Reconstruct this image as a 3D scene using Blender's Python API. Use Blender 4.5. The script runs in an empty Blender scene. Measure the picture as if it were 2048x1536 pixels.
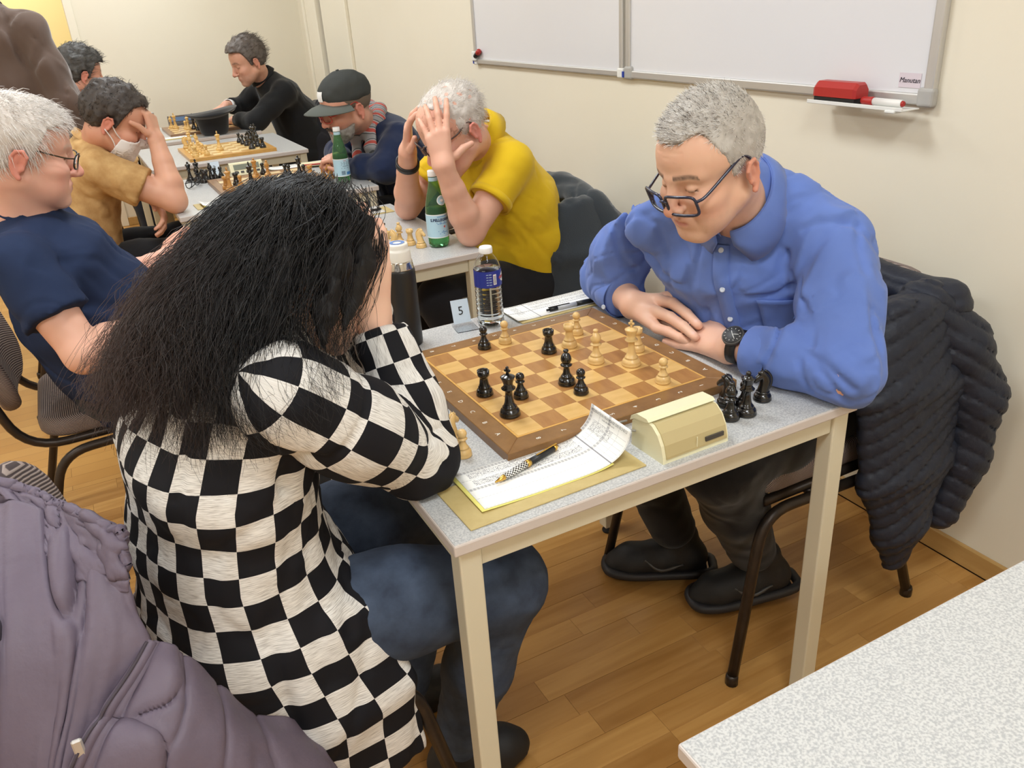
import bpy, bmesh, math, random, colorsys
import numpy as np
from mathutils import Vector, Matrix, Euler

random.seed(7)
rng = np.random.default_rng(11)
scene = bpy.context.scene
C = scene.collection

# ---------------------------------------------------------------- camera, light, exposure
def camera():
    cam = bpy.data.cameras.new('camera')
    o = bpy.data.objects.new('camera', cam)
    C.objects.link(o)
    yaw, pitch, roll = 0.4611, 0.4445, -0.0661
    fwd = Vector((math.sin(yaw)*math.cos(pitch), math.cos(yaw)*math.cos(pitch), -math.sin(pitch)))
    right = Vector((math.cos(yaw), -math.sin(yaw), 0))
    up = right.cross(fwd)
    r2 = math.cos(roll)*right + math.sin(roll)*up
    u2 = -math.sin(roll)*right + math.cos(roll)*up
    m = Matrix((r2, u2, -fwd)).transposed().to_4x4()
    m.translation = Vector((-0.3346, -0.8902, 1.4375))
    o.matrix_world = m
    cam.sensor_fit = 'HORIZONTAL'
    cam.sensor_width = 36.0
    cam.lens = 1645.2/2048*36.0
    cam.clip_start = 0.02
    scene.camera = o
camera()

world = bpy.data.worlds.new('world')
scene.world = world
world.use_nodes = True
world.node_tree.nodes['Background'].inputs[0].default_value = (1.0, 0.95, 0.88, 1)
world.node_tree.nodes['Background'].inputs[1].default_value = 0.05

LAMP_SPOTS = [(0.1, -0.9), (0.1, 1.15), (0.1, 3.2), (0.1, 5.1), (-2.0, -0.9), (-2.0, 1.4), (-2.0, 3.7), (-0.2, -2.5)]  # aisle row added to light the walls, last spot added as fill
LAMP_POWER = 21.0
LAMP_COLOR = (0.86, 0.935, 1.0)
CEIL = 2.62

scene.view_settings.view_transform = 'Standard'
scene.view_settings.look = 'None'
scene.view_settings.gamma = 1.0
scene.view_settings.exposure = 0.0
scene.view_settings.use_curve_mapping = False

# ---------------------------------------------------------------- helpers: materials
def lin(c):
    c = [x/255.0 for x in c]
    return tuple((x/12.92 if x <= 0.04045 else ((x+0.055)/1.055)**2.4) for x in c)

MATS = {}
class NT:
    def __init__(s, m):
        s.t = m.node_tree; s.b = s.t.nodes['Principled BSDF']
    def n(s, typ, **kw):
        nd = s.t.nodes.new(typ)
        for k, v in kw.items():
            if k.startswith('i_'):
                key = k[2:]
                key = int(key) if key.isdigit() else key.replace('_', ' ')
                nd.inputs[key].default_value = v
            else:
                setattr(nd, k, v)
        return nd
    def l(s, a, b):
        s.t.links.new(a, b)

def newmat(name, col=(200, 200, 200), rough=0.5, metal=0.0, spec=0.5, **kw):
    m = bpy.data.materials.new(name); m.use_nodes = True
    nt = NT(m); b = nt.b
    b.inputs['Base Color'].default_value = (*lin(col), 1)
    b.inputs['Roughness'].default_value = rough
    b.inputs['Metallic'].default_value = metal
    b.inputs['Specular IOR Level'].default_value = spec
    if 'coat' in kw: b.inputs['Coat Weight'].default_value = kw['coat']; b.inputs['Coat Roughness'].default_value = kw.get('coat_rough', 0.08)
    if 'sss' in kw:
        b.inputs['Subsurface Weight'].default_value = kw['sss']
        b.inputs['Subsurface Radius'].default_value = (1.0, 0.35, 0.2)
        b.inputs['Subsurface Scale'].default_value = kw.get('sss_scale', 0.006)
    if 'trans' in kw:
        b.inputs['Transmission Weight'].default_value = kw['trans']; b.inputs['IOR'].default_value = kw.get('ior', 1.45)
    if 'sheen' in kw:
        b.inputs['Sheen Weight'].default_value = kw['sheen']; b.inputs['Sheen Roughness'].default_value = 0.5
    if 'emit' in kw:
        b.inputs['Emission Color'].default_value = (*lin(col), 1); b.inputs['Emission Strength'].default_value = kw['emit']
    vec = None
    def coords():
        nonlocal vec
        if vec is None:
            tc = nt.n('ShaderNodeTexCoord')
            mp = nt.n('ShaderNodeMapping')
            mp.inputs['Scale'].default_value = kw.get('stretch', (1, 1, 1))
            nt.l(tc.outputs[kw.get('coord', 'Object')], mp.inputs['Vector'])
            vec = mp.outputs['Vector']
        return vec
    base_out = None
    if 'attr' in kw:
        a = nt.n('ShaderNodeVertexColor', layer_name=kw['attr'])
        base_out = a.outputs['Color']
    if 'var' in kw:     # (scale, second colour, factor)
        sc, c2, f = kw['var'][:3]
        no = nt.n('ShaderNodeTexNoise'); no.inputs['Scale'].default_value = sc
        no.inputs['Detail'].default_value = kw.get('detail', 4); no.inputs['Roughness'].default_value = 0.6
        nt.l(coords(), no.inputs['Vector'])
        rp = nt.n('ShaderNodeMapRange'); rp.inputs['From Min'].default_value = kw.get('lo', 0.3); rp.inputs['From Max'].default_value = kw.get('hi', 0.7)
        rp.inputs['To Max'].default_value = f
        nt.l(no.outputs['Fac'], rp.inputs['Value'])
        mx = nt.n('ShaderNodeMix', data_type='RGBA')
        nt.l(rp.outputs['Result'], mx.inputs[0])
        if base_out is not None: nt.l(base_out, mx.inputs[6])
        else: mx.inputs[6].default_value = (*lin(col), 1)
        mx.inputs[7].default_value = (*lin(c2), 1)
        base_out = mx.outputs[2]
    if base_out is not None: nt.l(base_out, b.inputs['Base Color'])
    if 'bump' in kw:    # list of (scale, strength, distance)
        prev = None
        for sc, st, di in kw['bump']:
            no = nt.n('ShaderNodeTexNoise'); no.inputs['Scale'].default_value = sc; no.inputs['Detail'].default_value = 3
            if 15 < sc < 40:      # cloth creases
                no.noise_type = 'RIDGED_MULTIFRACTAL'; no.inputs['Scale'].default_value = sc*0.42; no.inputs['Detail'].default_value = 1.5; no.inputs['Distortion'].default_value = 0.8; di = di*1.6; st = min(1.0, st*2.0)
            nt.l(coords(), no.inputs['Vector'])
            bp = nt.n('ShaderNodeBump'); bp.inputs['Strength'].default_value = st; bp.inputs['Distance'].default_value = di
            nt.l(no.outputs['Fac'], bp.inputs['Height'])
            if prev is not None: nt.l(prev, bp.inputs['Normal'])
            prev = bp.outputs['Normal']
        nt.l(prev, b.inputs['Normal'])
    MATS[name] = m
    return m

# ---------------------------------------------------------------- helpers: objects
def link(name, mesh, mat=None, parent=None, loc=None, rot=None):
    o = bpy.data.objects.new(name, mesh)
    C.objects.link(o)
    if mat is not None and mesh is not None and len(mesh.materials) == 0:
        for m in (mat if isinstance(mat, (list, tuple)) else [mat]):
            mesh.materials.append(m)
    if parent is not None: o.parent = parent
    if loc is not None: o.location = loc
    if rot is not None: o.rotation_euler = rot
    return o

def tag(o, label, cat, group=None):
    o['label'] = label; o['category'] = cat
    if group: o['group'] = group
    return o

def thing(name, label, cat, loc=(0, 0, 0), rz=0.0, group=None):
    o = bpy.data.objects.new(name, None); C.objects.link(o)
    o.empty_display_size = 0.05
    o.location = loc; o.rotation_euler = (0, 0, rz)
    return tag(o, label, cat, group)

def structure(o):
    o['kind'] = 'structure'; return o

def copy_tree(root):
    r = root.copy(); C.objects.link(r)
    for ch in list(root.children):
        c = ch.copy(); C.objects.link(c); c.parent = r
        for g in list(ch.children):
            d = g.copy(); C.objects.link(d); d.parent = c
    return r

def mesh_np(name, V, F, smooth=True):
    """V (n,3); F list/array of faces (all same length, or list of lists)."""
    me = bpy.data.meshes.new(name)
    if isinstance(F, np.ndarray):
        nf, k = F.shape
        me.vertices.add(len(V)); me.vertices.foreach_set('co', np.asarray(V, np.float32).ravel())
        me.loops.add(nf*k); me.loops.foreach_set('vertex_index', F.astype(np.int32).ravel())
        me.polygons.add(nf)
        me.polygons.foreach_set('loop_start', np.arange(0, nf*k, k, dtype=np.int32))
        me.update(calc_edges=True)
    else:
        me.from_pydata([tuple(map(float, v)) for v in V], [], [list(map(int, f)) for f in F])
    if smooth: me.polygons.foreach_set('use_smooth', np.ones(len(me.polygons), bool))
    me.update()
    return me

def bm_mesh(name, bm, smooth=False):
    me = bpy.data.meshes.new(name); bm.normal_update(); bm.to_mesh(me); bm.free()
    if smooth: me.polygons.foreach_set('use_smooth', np.ones(len(me.polygons), bool))
    return me

def bm_box(bm, lo, hi, bev=0.0, seg=1):
    r = bmesh.ops.create_cube(bm, size=1.0)
    lo = Vector(lo); hi = Vector(hi)
    for v in r['verts']:
        v.co = Vector(((lo.x+hi.x)/2 + v.co.x*(hi.x-lo.x), (lo.y+hi.y)/2 + v.co.y*(hi.y-lo.y), (lo.z+hi.z)/2 + v.co.z*(hi.z-lo.z)))
    if bev > 0:
        es = list({e for v in r['verts'] for e in v.link_edges})
        bmesh.ops.bevel(bm, geom=es, offset=bev, segments=seg, profile=0.5, affect='EDGES')

def box(name, lo, hi, bev=0.0, seg=1):
    bm = bmesh.new(); bm_box(bm, lo, hi, bev, seg); return bm_mesh(name, bm)

def lathe(name, prof, segs=24, z0=0.0):
    """prof: list of (r,z) from bottom to top; r=0 at the ends closes."""
    V, F = [], []
    rings = []
    for r, z in prof:
        if r <= 1e-6:
            rings.append([len(V)]); V.append((0, 0, z+z0))
        else:
            idx = []
            for k in range(segs):
                a = 2*math.pi*k/segs
                idx.append(len(V)); V.append((r*math.cos(a), r*math.sin(a), z+z0))
            rings.append(idx)
    for A, B in zip(rings, rings[1:]):
        if len(A) == 1 and len(B) == 1: continue
        for k in range(segs):
            k2 = (k+1) % segs
            if len(A) == 1: F.append((A[0], B[k2], B[k]))
            elif len(B) == 1: F.append((A[k], A[k2], B[0]))
            else: F.append((A[k], A[k2], B[k2], B[k]))
    return V, F

def catmull(pts, n=8, closed=False):
    P = [np.array(p, float) for p in pts]
    if closed: P = [P[-1]]+P+[P[0], P[1]]
    else: P = [2*P[0]-P[1]]+P+[2*P[-1]-P[-2]]
    out = []
    for i in range(1, len(P)-2):
        for k in range(n):
            t = k/n; t2 = t*t; t3 = t2*t
            out.append(0.5*((2*P[i])+(-P[i-1]+P[i+1])*t+(2*P[i-1]-5*P[i]+4*P[i+1]-P[i+2])*t2+(-P[i-1]+3*P[i]-3*P[i+1]+P[i+2])*t3))
    if not closed: out.append(P[-2])
    return np.array(out)

def fillet(pts, r, n=5):
    """polyline with rounded corners of radius about r"""
    P = [np.array(p, float) for p in pts]
    out = [P[0]]
    for a, b, c in zip(P, P[1:], P[2:]):
        u = (a-b); lu = np.linalg.norm(u); v = (c-b); lv = np.linalg.norm(v)
        d = min(r, lu*0.45, lv*0.45)
        p0 = b+u/lu*d; p1 = b+v/lv*d
        for k in range(n+1):
            t = k/n
            out.append((1-t)**2*p0+2*t*(1-t)*b+t*t*p1)
    out.append(P[-1])
    return np.array(out)

def tube_vf(path, rad, segs=8, closed=False, base=0, cap=True):
    path = np.asarray(path, float); n = len(path)
    rad = np.broadcast_to(np.asarray(rad, float), (n,))
    if closed: T = np.roll(path, -1, 0)-np.roll(path, 1, 0)
    else: T = np.gradient(path, axis=0)
    T /= np.linalg.norm(T, axis=1, keepdims=True)+1e-12
    a = np.array([0, 0, 1.0]) if abs(T[0][2]) < 0.9 else np.array([1.0, 0, 0])
    N = np.cross(T[0], a); N /= np.linalg.norm(N)
    V = []; F = []
    ang = np.arange(segs)*2*np.pi/segs
    for i in range(n):
        N = N-T[i]*np.dot(N, T[i]); N /= np.linalg.norm(N)+1e-12
        B = np.cross(T[i], N)
        for q in ang: V.append(path[i]+rad[i]*(math.cos(q)*N+math.sin(q)*B))
    m = n if closed else n-1
    for i in range(m):
        j = (i+1) % n
        for k in range(segs):
            k2 = (k+1) % segs
            F.append((base+i*segs+k, base+i*segs+k2, base+j*segs+k2, base+j*segs+k))
    if cap and not closed:
        F.append(tuple(base+k for k in reversed(range(segs))))
        F.append(tuple(base+(n-1)*segs+k for k in range(segs)))
    return V, F

def tube(name, path, rad, segs=8, closed=False):
    V, F = tube_vf(path, rad, segs, closed)
    return mesh_np(name, V, F)

def join_vf(*parts):
    V = []; F = []
    for v, f in parts:
        b = len(V); V += list(v); F += [tuple(i+b for i in q) for q in f]
    return V, F

def text_mesh(name, s, size, extrude=0.0003, font_shear=0.0, align='CENTER', bold=0.0):
    cu = bpy.data.curves.new(name, 'FONT'); cu.body = s; cu.size = size
    cu.align_x = align; cu.align_y = 'CENTER'; cu.extrude = extrude; cu.resolution_u = 2; cu.shear = font_shear; cu.offset = bold
    o = bpy.data.objects.new(name, cu); C.objects.link(o)
    bpy.context.view_layer.update()
    me = bpy.data.meshes.new_from_object(o.evaluated_get(bpy.context.evaluated_depsgraph_get()))
    bpy.data.objects.remove(o); bpy.data.curves.remove(cu)
    me.name = name
    return me

def poly_prism(name, pts2, z0, z1, bev=0.0):
    bm = bmesh.new()
    vs = [bm.verts.new((x, y, z0)) for x, y in pts2]
    f = bm.faces.new(vs)
    r = bmesh.ops.extrude_face_region(bm, geom=[f])
    for v in [g for g in r['geom'] if isinstance(g, bmesh.types.BMVert)]: v.co.z = z1
    bmesh.ops.recalc_face_normals(bm, faces=bm.faces)
    return bm_mesh(name, bm)
# ---------------------------------------------------------------- materials: room and furniture
M_wall = newmat('cream_wall_paint', (238, 231, 213), 0.85, spec=0.25, var=(1.3, (234, 225, 205), 0.6), bump=[(160, 0.06, 0.002)])
M_wallY = newmat('yellow_corridor_paint', (238, 226, 186), 0.85, spec=0.2)
M_ceil = newmat('white_ceiling', (235, 233, 226), 0.9)
M_trim = newmat('cream_trim_paint', (240, 233, 214), 0.5)
M_gap = newmat('dark_gap', (60, 48, 38), 0.9)
M_under = newmat('dark_subfloor', (70, 42, 16), 0.9)

def wood_floor():
    m = bpy.data.materials.new('oak_parquet'); m.use_nodes = True; nt = NT(m); b = nt.b
    tc = nt.n('ShaderNodeTexCoord'); oi = nt.n('ShaderNodeObjectInfo')
    geo = nt.n('ShaderNodeNewGeometry')
    add = nt.n('ShaderNodeVectorMath', operation='MULTIPLY_ADD')
    nt.l(geo.outputs['Position'], add.inputs[0]); add.inputs[1].default_value = (2.2, 26, 26)
    sc = nt.n('ShaderNodeMath', operation='MULTIPLY'); nt.l(oi.outputs['Random'], sc.inputs[0]); sc.inputs[1].default_value = 40
    nt.l(sc.outputs[0], add.inputs[2])
    no = nt.n('ShaderNodeTexNoise'); no.inputs['Scale'].default_value = 1.4; no.inputs['Detail'].default_value = 6; no.inputs['Distortion'].default_value = 0.7
    nt.l(add.outputs[0], no.inputs['Vector'])
    r1 = nt.n('ShaderNodeValToRGB')
    r1.color_ramp.elements[0].position = 0.32; r1.color_ramp.elements[0].color = (*lin((182, 134, 72)), 1)
    r1.color_ramp.elements[1].position = 0.7; r1.color_ramp.elements[1].color = (*lin((204, 158, 94)), 1)
    nt.l(no.outputs['Fac'], r1.inputs[0])
    r2 = nt.n('ShaderNodeValToRGB')
    r2.color_ramp.elements[0].color = (*lin((216, 205, 194)), 1); r2.color_ramp.elements[1].color = (1, 0.98, 0.95, 1)
    nt.l(oi.outputs['Random'], r2.inputs[0])
    mx = nt.n('ShaderNodeMix', data_type='RGBA', blend_type='MULTIPLY'); mx.inputs[0].default_value = 1
    nt.l(r1.outputs[0], mx.inputs[6]); nt.l(r2.outputs[0], mx.inputs[7])
    nt.l(mx.outputs[2], b.inputs['Base Color'])
    b.inputs['Roughness'].default_value = 0.33; b.inputs['Specular IOR Level'].default_value = 0.45
    return m
M_floor = wood_floor()
def wood_floor_far():
    m = bpy.data.materials.new('oak_parquet_far'); m.use_nodes = True; nt = NT(m); b = nt.b
    tc = nt.n('ShaderNodeTexCoord')
    br = nt.n('ShaderNodeTexBrick', offset=0.37, offset_frequency=2)
    br.inputs['Scale'].default_value = 1.0; br.inputs['Brick Width'].default_value = 0.45; br.inputs['Row Height'].default_value = 0.068
    br.inputs['Mortar Size'].default_value = 0.0006
    br.inputs['Color1'].default_value = (*lin((196, 148, 82)), 1); br.inputs['Color2'].default_value = (*lin((180, 130, 66)), 1); br.inputs['Mortar'].default_value = (*lin((110, 70, 30)), 1)
    nt.l(tc.outputs['Object'], br.inputs['Vector'])
    nt.l(br.outputs['Color'], b.inputs['Base Color']); b.inputs['Roughness'].default_value = 0.35
    return m
M_floorfar = wood_floor_far()
M_base = newmat('oak_baseboard', (196, 158, 98), 0.45, var=(6, (178, 138, 80), 0.7), stretch=(8, 1, 8))

X0, X1, Y0, Y1 = -3.0, 1.474, -3.0, 6.0
# floor: subfloor slab, individual parquet strips where the photo shows them, plain parquet beyond
fl = structure(link('floor', box('floor', (X0-.1, Y0-.1, -0.1), (X1+.1, Y1+.1, -0.0035)), M_under))
PX0, PX1, PY0, PY1 = -1.32, 1.474, -0.78, 1.94
def floor_rest():
    V = []; F = []
    for (a, b, c, d) in [(X0, PY1, X1, Y1), (X0, Y0, X1, PY0), (X0, PY0, PX0, PY1)]:
        i = len(V); V += [(a, b, 0), (c, b, 0), (c, d, 0), (a, d, 0)]; F.append((i, i+1, i+2, i+3))
    o = link('parquet', mesh_np('parquet', V, F, False), M_floorfar, fl); o['kind'] = 'stuff'
floor_rest()
PLANK = {}
def plank_mesh(L):
    k = round(L, 2)
    if k not in PLANK:
        PLANK[k] = box('plank', (0, 0, -0.0035), (k-0.0004, 0.0676, 0.0), 0.0004); PLANK[k].materials.append(M_floor)
    return PLANK[k]
def planks():
    rnd = random.Random(3)
    row = 0; y = PY0
    lens = (0.36, 0.42, 0.48, 0.56)
    while y < PY1-0.01:
        x = PX0 - rnd.random()*0.0
        first = True
        while x < PX1-0.02:
            L = rnd.choice(lens)
            if first: L = rnd.choice((0.12, 0.2, 0.28, 0.36)); first = False
            L = min(L, PX1-x); L = math.floor(L*50)/50 if L > 0.06 else L
            if L < 0.02: break
            link('plank', plank_mesh(L), None, fl, (x, y+(0.0 if row % 2 == 0 else -0.0008), 0))
            x += round(L, 2)
        y += 0.0684 if row % 2 == 0 else 0.0676
        row += 1
planks()

structure(link('wall_right', box('wall_right', (X1, Y0-.1, 0), (X1+.1, Y1+.1, CEIL)), M_wall))
structure(link('wall_left', box('wall_left', (X0-.1, Y0-.1, 0), (X0, Y1+.1, CEIL)), M_wall))
structure(link('wall_front', box('wall_front', (X0, Y0-.1, 0), (X1, Y0, CEIL)), M_wall))
DOORX = -0.135
bm = bmesh.new()
bm_box(bm, (DOORX, Y1, 0), (X1, Y1+.1, CEIL)); bm_box(bm, (X0, Y1, 0), (DOORX-0.95, Y1+.1, CEIL)); bm_box(bm, (DOORX-0.95, Y1, 2.06), (DOORX, Y1+.1, CEIL))
structure(link('wall_back', bm_mesh('wall_back', bm), M_wall))
structure(link('ceiling', box('ceiling', (X0-.1, Y0-.1, CEIL), (X1+.1, Y1+.1, CEIL+.1)), M_ceil))
# corridor beyond the doorway
bm = bmesh.new()
bm_box(bm, (-2.6, 7.6, 0), (1.6, 7.7, CEIL)); bm_box(bm, (-2.6, Y1+.1, -0.02), (1.6, 7.6, 0.0)); bm_box(bm, (-2.7, Y1+.1, 0), (-2.6, 7.7, CEIL)); bm_box(bm, (1.6, Y1+.1, 0), (1.7, 7.7, CEIL)); bm_box(bm, (-2.7, Y1+.1, CEIL), (1.7, 7.7, CEIL+.1))
structure(link('wall_corridor', bm_mesh('wall_corridor', bm), M_wallY))
# door casing
bm = bmesh.new()
bm_box(bm, (DOORX, Y1-0.014, 0), (DOORX+0.055, Y1+0.0, 2.12), 0.004, 2); bm_box(bm, (DOORX-1.005, Y1-0.014, 0), (DOORX-0.95, Y1, 2.12), 0.004, 2); bm_box(bm, (DOORX-0.95, Y1-0.014, 2.065), (DOORX, Y1, 2.12), 0.004, 2)
structure(link('trim_1', bm_mesh('trim_1', bm), M_trim))
# panel, seam and beads on the right wall near the far corner
bm = bmesh.new()
bm_box(bm, (X1-0.016, 4.785, 0.06), (X1, 5.34, CEIL), 0.003, 1)
structure(link('trim_2', bm_mesh('trim_2', bm), M_wall))
structure(link('trim_3', box('trim_3', (X1-0.022, 4.765, 0.06), (X1, 4.785, CEIL), 0.003), M_trim))
structure(link('trim_4', box('trim_4', (X1-0.004, 5.34, 0.06), (X1, 5.362, CEIL)), M_gap))
structure(link('trim_5', box('trim_5', (X1-0.05, 5.362, 0.06), (X1, 5.62, CEIL), 0.004), M_wall))
structure(link('trim_6', box('trim_6', (X1-0.065, 5.62, 0.06), (X1, 5.66, CEIL), 0.008, 2), M_trim))
structure(link('baseboard_right', box('baseboard_right', (X1-0.013, Y0, 0.0), (X1, Y1, 0.062), 0.003), M_base))
structure(link('baseboard_back', box('baseboard_back', (DOORX+0.056, Y1-0.013, 0.0), (X1-0.014, Y1, 0.062), 0.003), M_base))

# ceiling lamps; aisle row and rear panel are added to brighten the walls
M_lampframe = newmat('lamp_frame', (225, 225, 222), 0.5)
M_diff = newmat('lamp_diffuser', (255, 246, 228), 0.5, emit=3.0)
for i, (x, y) in enumerate(LAMP_SPOTS):
    t = thing('ceiling_light', 'square ceiling light panel above the %s' % ['empty front table', 'second table', 'third table', 'farthest table', 'aisle behind the photographer, added for wall light', 'aisle beside the second table, added for wall light', 'aisle beside the fourth table, added for wall light', 'wall behind the photographer, added as fill light'][i], 'light', (x, y, CEIL-0.045), 0, 'ceiling light panels')
    bm = bmesh.new()
    for a, b in [((-.3, -.3), (.3, -.28)), ((-.3, .28), (.3, .3)), ((-.3, -.28), (-.28, .28)), ((.28, -.28), (.3, .28))]:
        bm_box(bm, (a[0], a[1], 0), (b[0], b[1], 0.045))
    link('frame', bm_mesh('frame', bm), M_lampframe, t)
    link('diffuser', box('diffuser', (-.279, -.279, 0.012), (.279, .279, 0.02)), M_diff, t)
    la = bpy.data.lights.new('panel_light', 'AREA'); la.shape = 'SQUARE'; la.size = 0.54; la.energy = LAMP_POWER; la.color = LAMP_COLOR
    lo = bpy.data.objects.new('panel_light', la); C.objects.link(lo); lo.parent = t; lo.location = (0, 0, 0.008)
lc = bpy.data.lights.new('corridor_light', 'AREA'); lc.size = 0.6; lc.energy = 30; lc.color = (1.0, 0.9, 0.68)
lo = bpy.data.objects.new('corridor_light', lc); C.objects.link(lo); lo.location = (-0.6, 6.9, CEIL-0.03)

# ---------------------------------------------------------------- whiteboards
M_wb = newmat('whiteboard_enamel', (226, 226, 230), 0.22, spec=0.5)
M_alu = newmat('anodised_aluminium', (205, 203, 200), 0.4, metal=0.55)
M_clip = newmat('white_plastic', (232, 232, 228), 0.45)
M_blue = newmat('blue_plastic', (32, 60, 160), 0.45)
M_redp = newmat('red_plastic', (176, 44, 40), 0.4)
M_blackp = newmat('black_plastic', (24, 24, 26), 0.45)
def whiteboard(label, y0, y1, z0, z1, corner):
    t = thing('whiteboard', label, 'whiteboard', (X1, (y0+y1)/2, z0), 0, 'whiteboards on the right wall')
    hw = (y1-y0)/2; H = z1-z0; fr = 0.022 if corner else 0.026
    link('panel', box('panel', (-0.012, -hw+0.004, 0.004), (0, hw-0.004, H-0.004)), M_wb, t)
    for nm, a, b in (('frame_rail', (-0.02, -hw, 0), (0, hw, fr)), ('frame_rail', (-0.02, -hw, H-fr), (0, hw, H)), ('frame_rail', (-0.02, -hw, fr), (0, -hw+fr, H-fr)), ('frame_rail', (-0.02, hw-fr, fr), (0, hw, H-fr))):
        link(nm, box(nm, a, b, 0.004, 2), M_alu, t)
    for s in (-1, 1):
        c = s*hw
        if corner:
            link('corner_cap', box('corner_cap', (-0.024, c-(0.03 if s > 0 else 0.006), -0.004), (0, c+(0.006 if s > 0 else 0.03), 0.03), 0.006, 3), M_clip, t)
            link('corner_plug', box('corner_plug', (-0.0265, c-0.012+s*0.004, 0.0), (-0.02, c-0.002+s*0.004, 0.02), 0.001), M_blue, t)
        else:
            link('corner_cap', box('corner_cap', (-0.024, c-(0.04 if s > 0 else 0.004), -0.004), (0, c+(0.004 if s > 0 else 0.04), 0.04), 0.008, 3), newmat('corner_grey', (176, 174, 170), 0.5), t)
    return t
WZ = 1.138
wbA = whiteboard('smaller whiteboard with white corner caps and blue plugs above the yellow shirt', 1.672, 2.885, WZ+0.002, WZ+0.9, True)
wbB = whiteboard('larger whiteboard with grey frame and pen tray above the blue shirt', 0.430, 1.655, WZ, WZ+1.0, False)
# maker sticker on the larger board
st = thing('sticker', 'small pale sticker reading Manutan at the whiteboard corner', 'sticker', (X1-0.0135, 0.50, WZ+0.053))
link('sticker_paper', box('sticker_paper', (0, -0.03, -0.0165), (0.001, 0.03, 0.0165)), newmat('sticker_paper', (218, 206, 214), 0.6), st)
tm = text_mesh('lettering', 'Manutan', 0.0165, 0.0002, 0.25)
lt = link('lettering', tm, newmat('sticker_ink', (40, 30, 48), 0.6), st, (-0.0006, 0, 0), (math.pi/2, 0, -math.pi/2))
# tray with eraser and pens
tr = thing('pen_tray', 'white metal pen tray clipped under the larger whiteboard', 'tray', (X1-0.024, 0.60, WZ-0.002))
link('shelf', box('shelf', (-0.06, -0.145, -0.006), (0.0, 0.145, -0.003), 0.001), M_clip, tr)
link('lip', box('lip', (-0.062, -0.145, -0.006), (-0.058, 0.145, 0.003), 0.001), M_clip, tr)
link('end_clip', box('end_clip', (-0.066, -0.128, -0.011), (-0.03, -0.10, -0.004), 0.002), M_clip, tr)
er = thing('board_eraser', 'red whiteboard eraser with black felt resting on pen tray', 'eraser', (X1-0.054, 0.666, WZ-0.004))
def eraser():
    V, F = [], []
    # hexagonal-topped body, bevelled ends
    for y, s in ((-0.068, 0.86), (-0.060, 1.0), (0.060, 1.0), (0.068, 0.86)):
        for x, z in ((-0.026, 0.014), (-0.026, 0.036), (-0.014, 0.050), (0.014, 0.050), (0.024, 0.036), (0.024, 0.014)):
            V.append((x*s, y, 0.014+(z-0.014)*s))
    for i in range(3):
        for k in range(6):
            F.append((i*6+k, i*6+(k+1) % 6, (i+1)*6+(k+1) % 6, (i+1)*6+k))
    F.append(tuple(reversed(range(6)))); F.append(tuple(range(18, 24)))
    F = [tuple(reversed(f)) for f in F]
    return mesh_np('eraser_body', V, F, False)
link('eraser_body', eraser(), M_redp, er)
link('felt_pad', box('felt_pad', (-0.025, -0.064, 0.002), (0.023, 0.064, 0.0145), 0.002), M_blackp, er)
def marker(label, loc, rz, cap=M_redp, L=0.115):
    t = thing('board_marker', label, 'marker', loc, rz)
    V, F = lathe('b', [(0, -L*.5), (0.0085, -L*.5), (0.009, -L*.48), (0.009, L*0.2), (0, L*0.2)], 16)
    r = lambda me: me
    def along(V): return [(v[0], v[2], v[1]) for v in V]
    link('barrel', mesh_np('barrel', along(V), [tuple(reversed(f)) for f in F]), newmat('marker_white', (236, 234, 230), 0.35), t)
    V, F = lathe('c', [(0.0, L*0.2), (0.0098, L*0.2), (0.0105, L*0.24), (0.0095, L*0.47), (0.008, L*.5), (0, L*.5)], 16)
    link('cap', mesh_np('cap', along(V), [tuple(reversed(f)) for f in F]), cap, t)
    V, F = lathe('d', [(0, -L*.54), (0.006, -L*.54), (0.0075, -L*.5), (0, -L*.5)], 12)
    link('end_plug', mesh_np('end_plug', along(V), [tuple(reversed(f)) for f in F]), cap, t)
    return t
marker('white board marker with red cap lying on pen tray beside eraser', (X1-0.06, 0.533, WZ+0.0065), 0.0)
# small magnets / marker stub at far corner of the first board
mg = thing('board_magnet', 'black and red marker stub held at the smaller whiteboard corner', 'marker', (X1-0.026, 2.855, WZ+0.035))
V, F = lathe('m', [(0, 0), (0.011, 0), (0.011, 0.03), (0, 0.03)], 14)
link('stub_body', mesh_np('stub_body', [(v[0], -v[2], v[1]) for v in V], F), M_blackp, mg, None, (-0.5, 0, 0))
V, F = lathe('m', [(0, 0.03), (0.012, 0.03), (0.012, 0.05), (0.006, 0.056), (0, 0.056)], 14)
link('stub_cap', mesh_np('stub_cap', [(v[0], -v[2], v[1]) for v in V], F), M_redp, mg, None, (-0.5, 0, 0))
link('holder_clip', box('holder_clip', (-0.006, -0.005, -0.02), (0.006, 0.03, 0.022), 0.003), M_clip, mg)

# ---------------------------------------------------------------- tables
def table_mats():
    m = bpy.data.materials.new('speckled_laminate'); m.use_nodes = True; nt = NT(m); b = nt.b
    tc = nt.n('ShaderNodeTexCoord')
    no = nt.n('ShaderNodeTexNoise'); no.inputs['Scale'].default_value = 330; no.inputs['Detail'].default_value = 2
    nt.l(tc.outputs['Object'], no.inputs['Vector'])
    rp = nt.n('ShaderNodeValToRGB')
    rp.color_ramp.elements[0].position = 0.38; rp.color_ramp.elements[0].color = (*lin((170, 171, 172)), 1)
    rp.color_ramp.elements[1].position = 0.6; rp.color_ramp.elements[1].color = (*lin((200, 200, 198)), 1)
    nt.l(no.outputs['Fac'], rp.inputs[0]); nt.l(rp.outputs[0], b.inputs['Base Color'])
    b.inputs['Roughness'].default_value = 0.32; b.inputs['Specular IOR Level'].default_value = 0.5
    return m
M_lam = table_mats()
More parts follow.
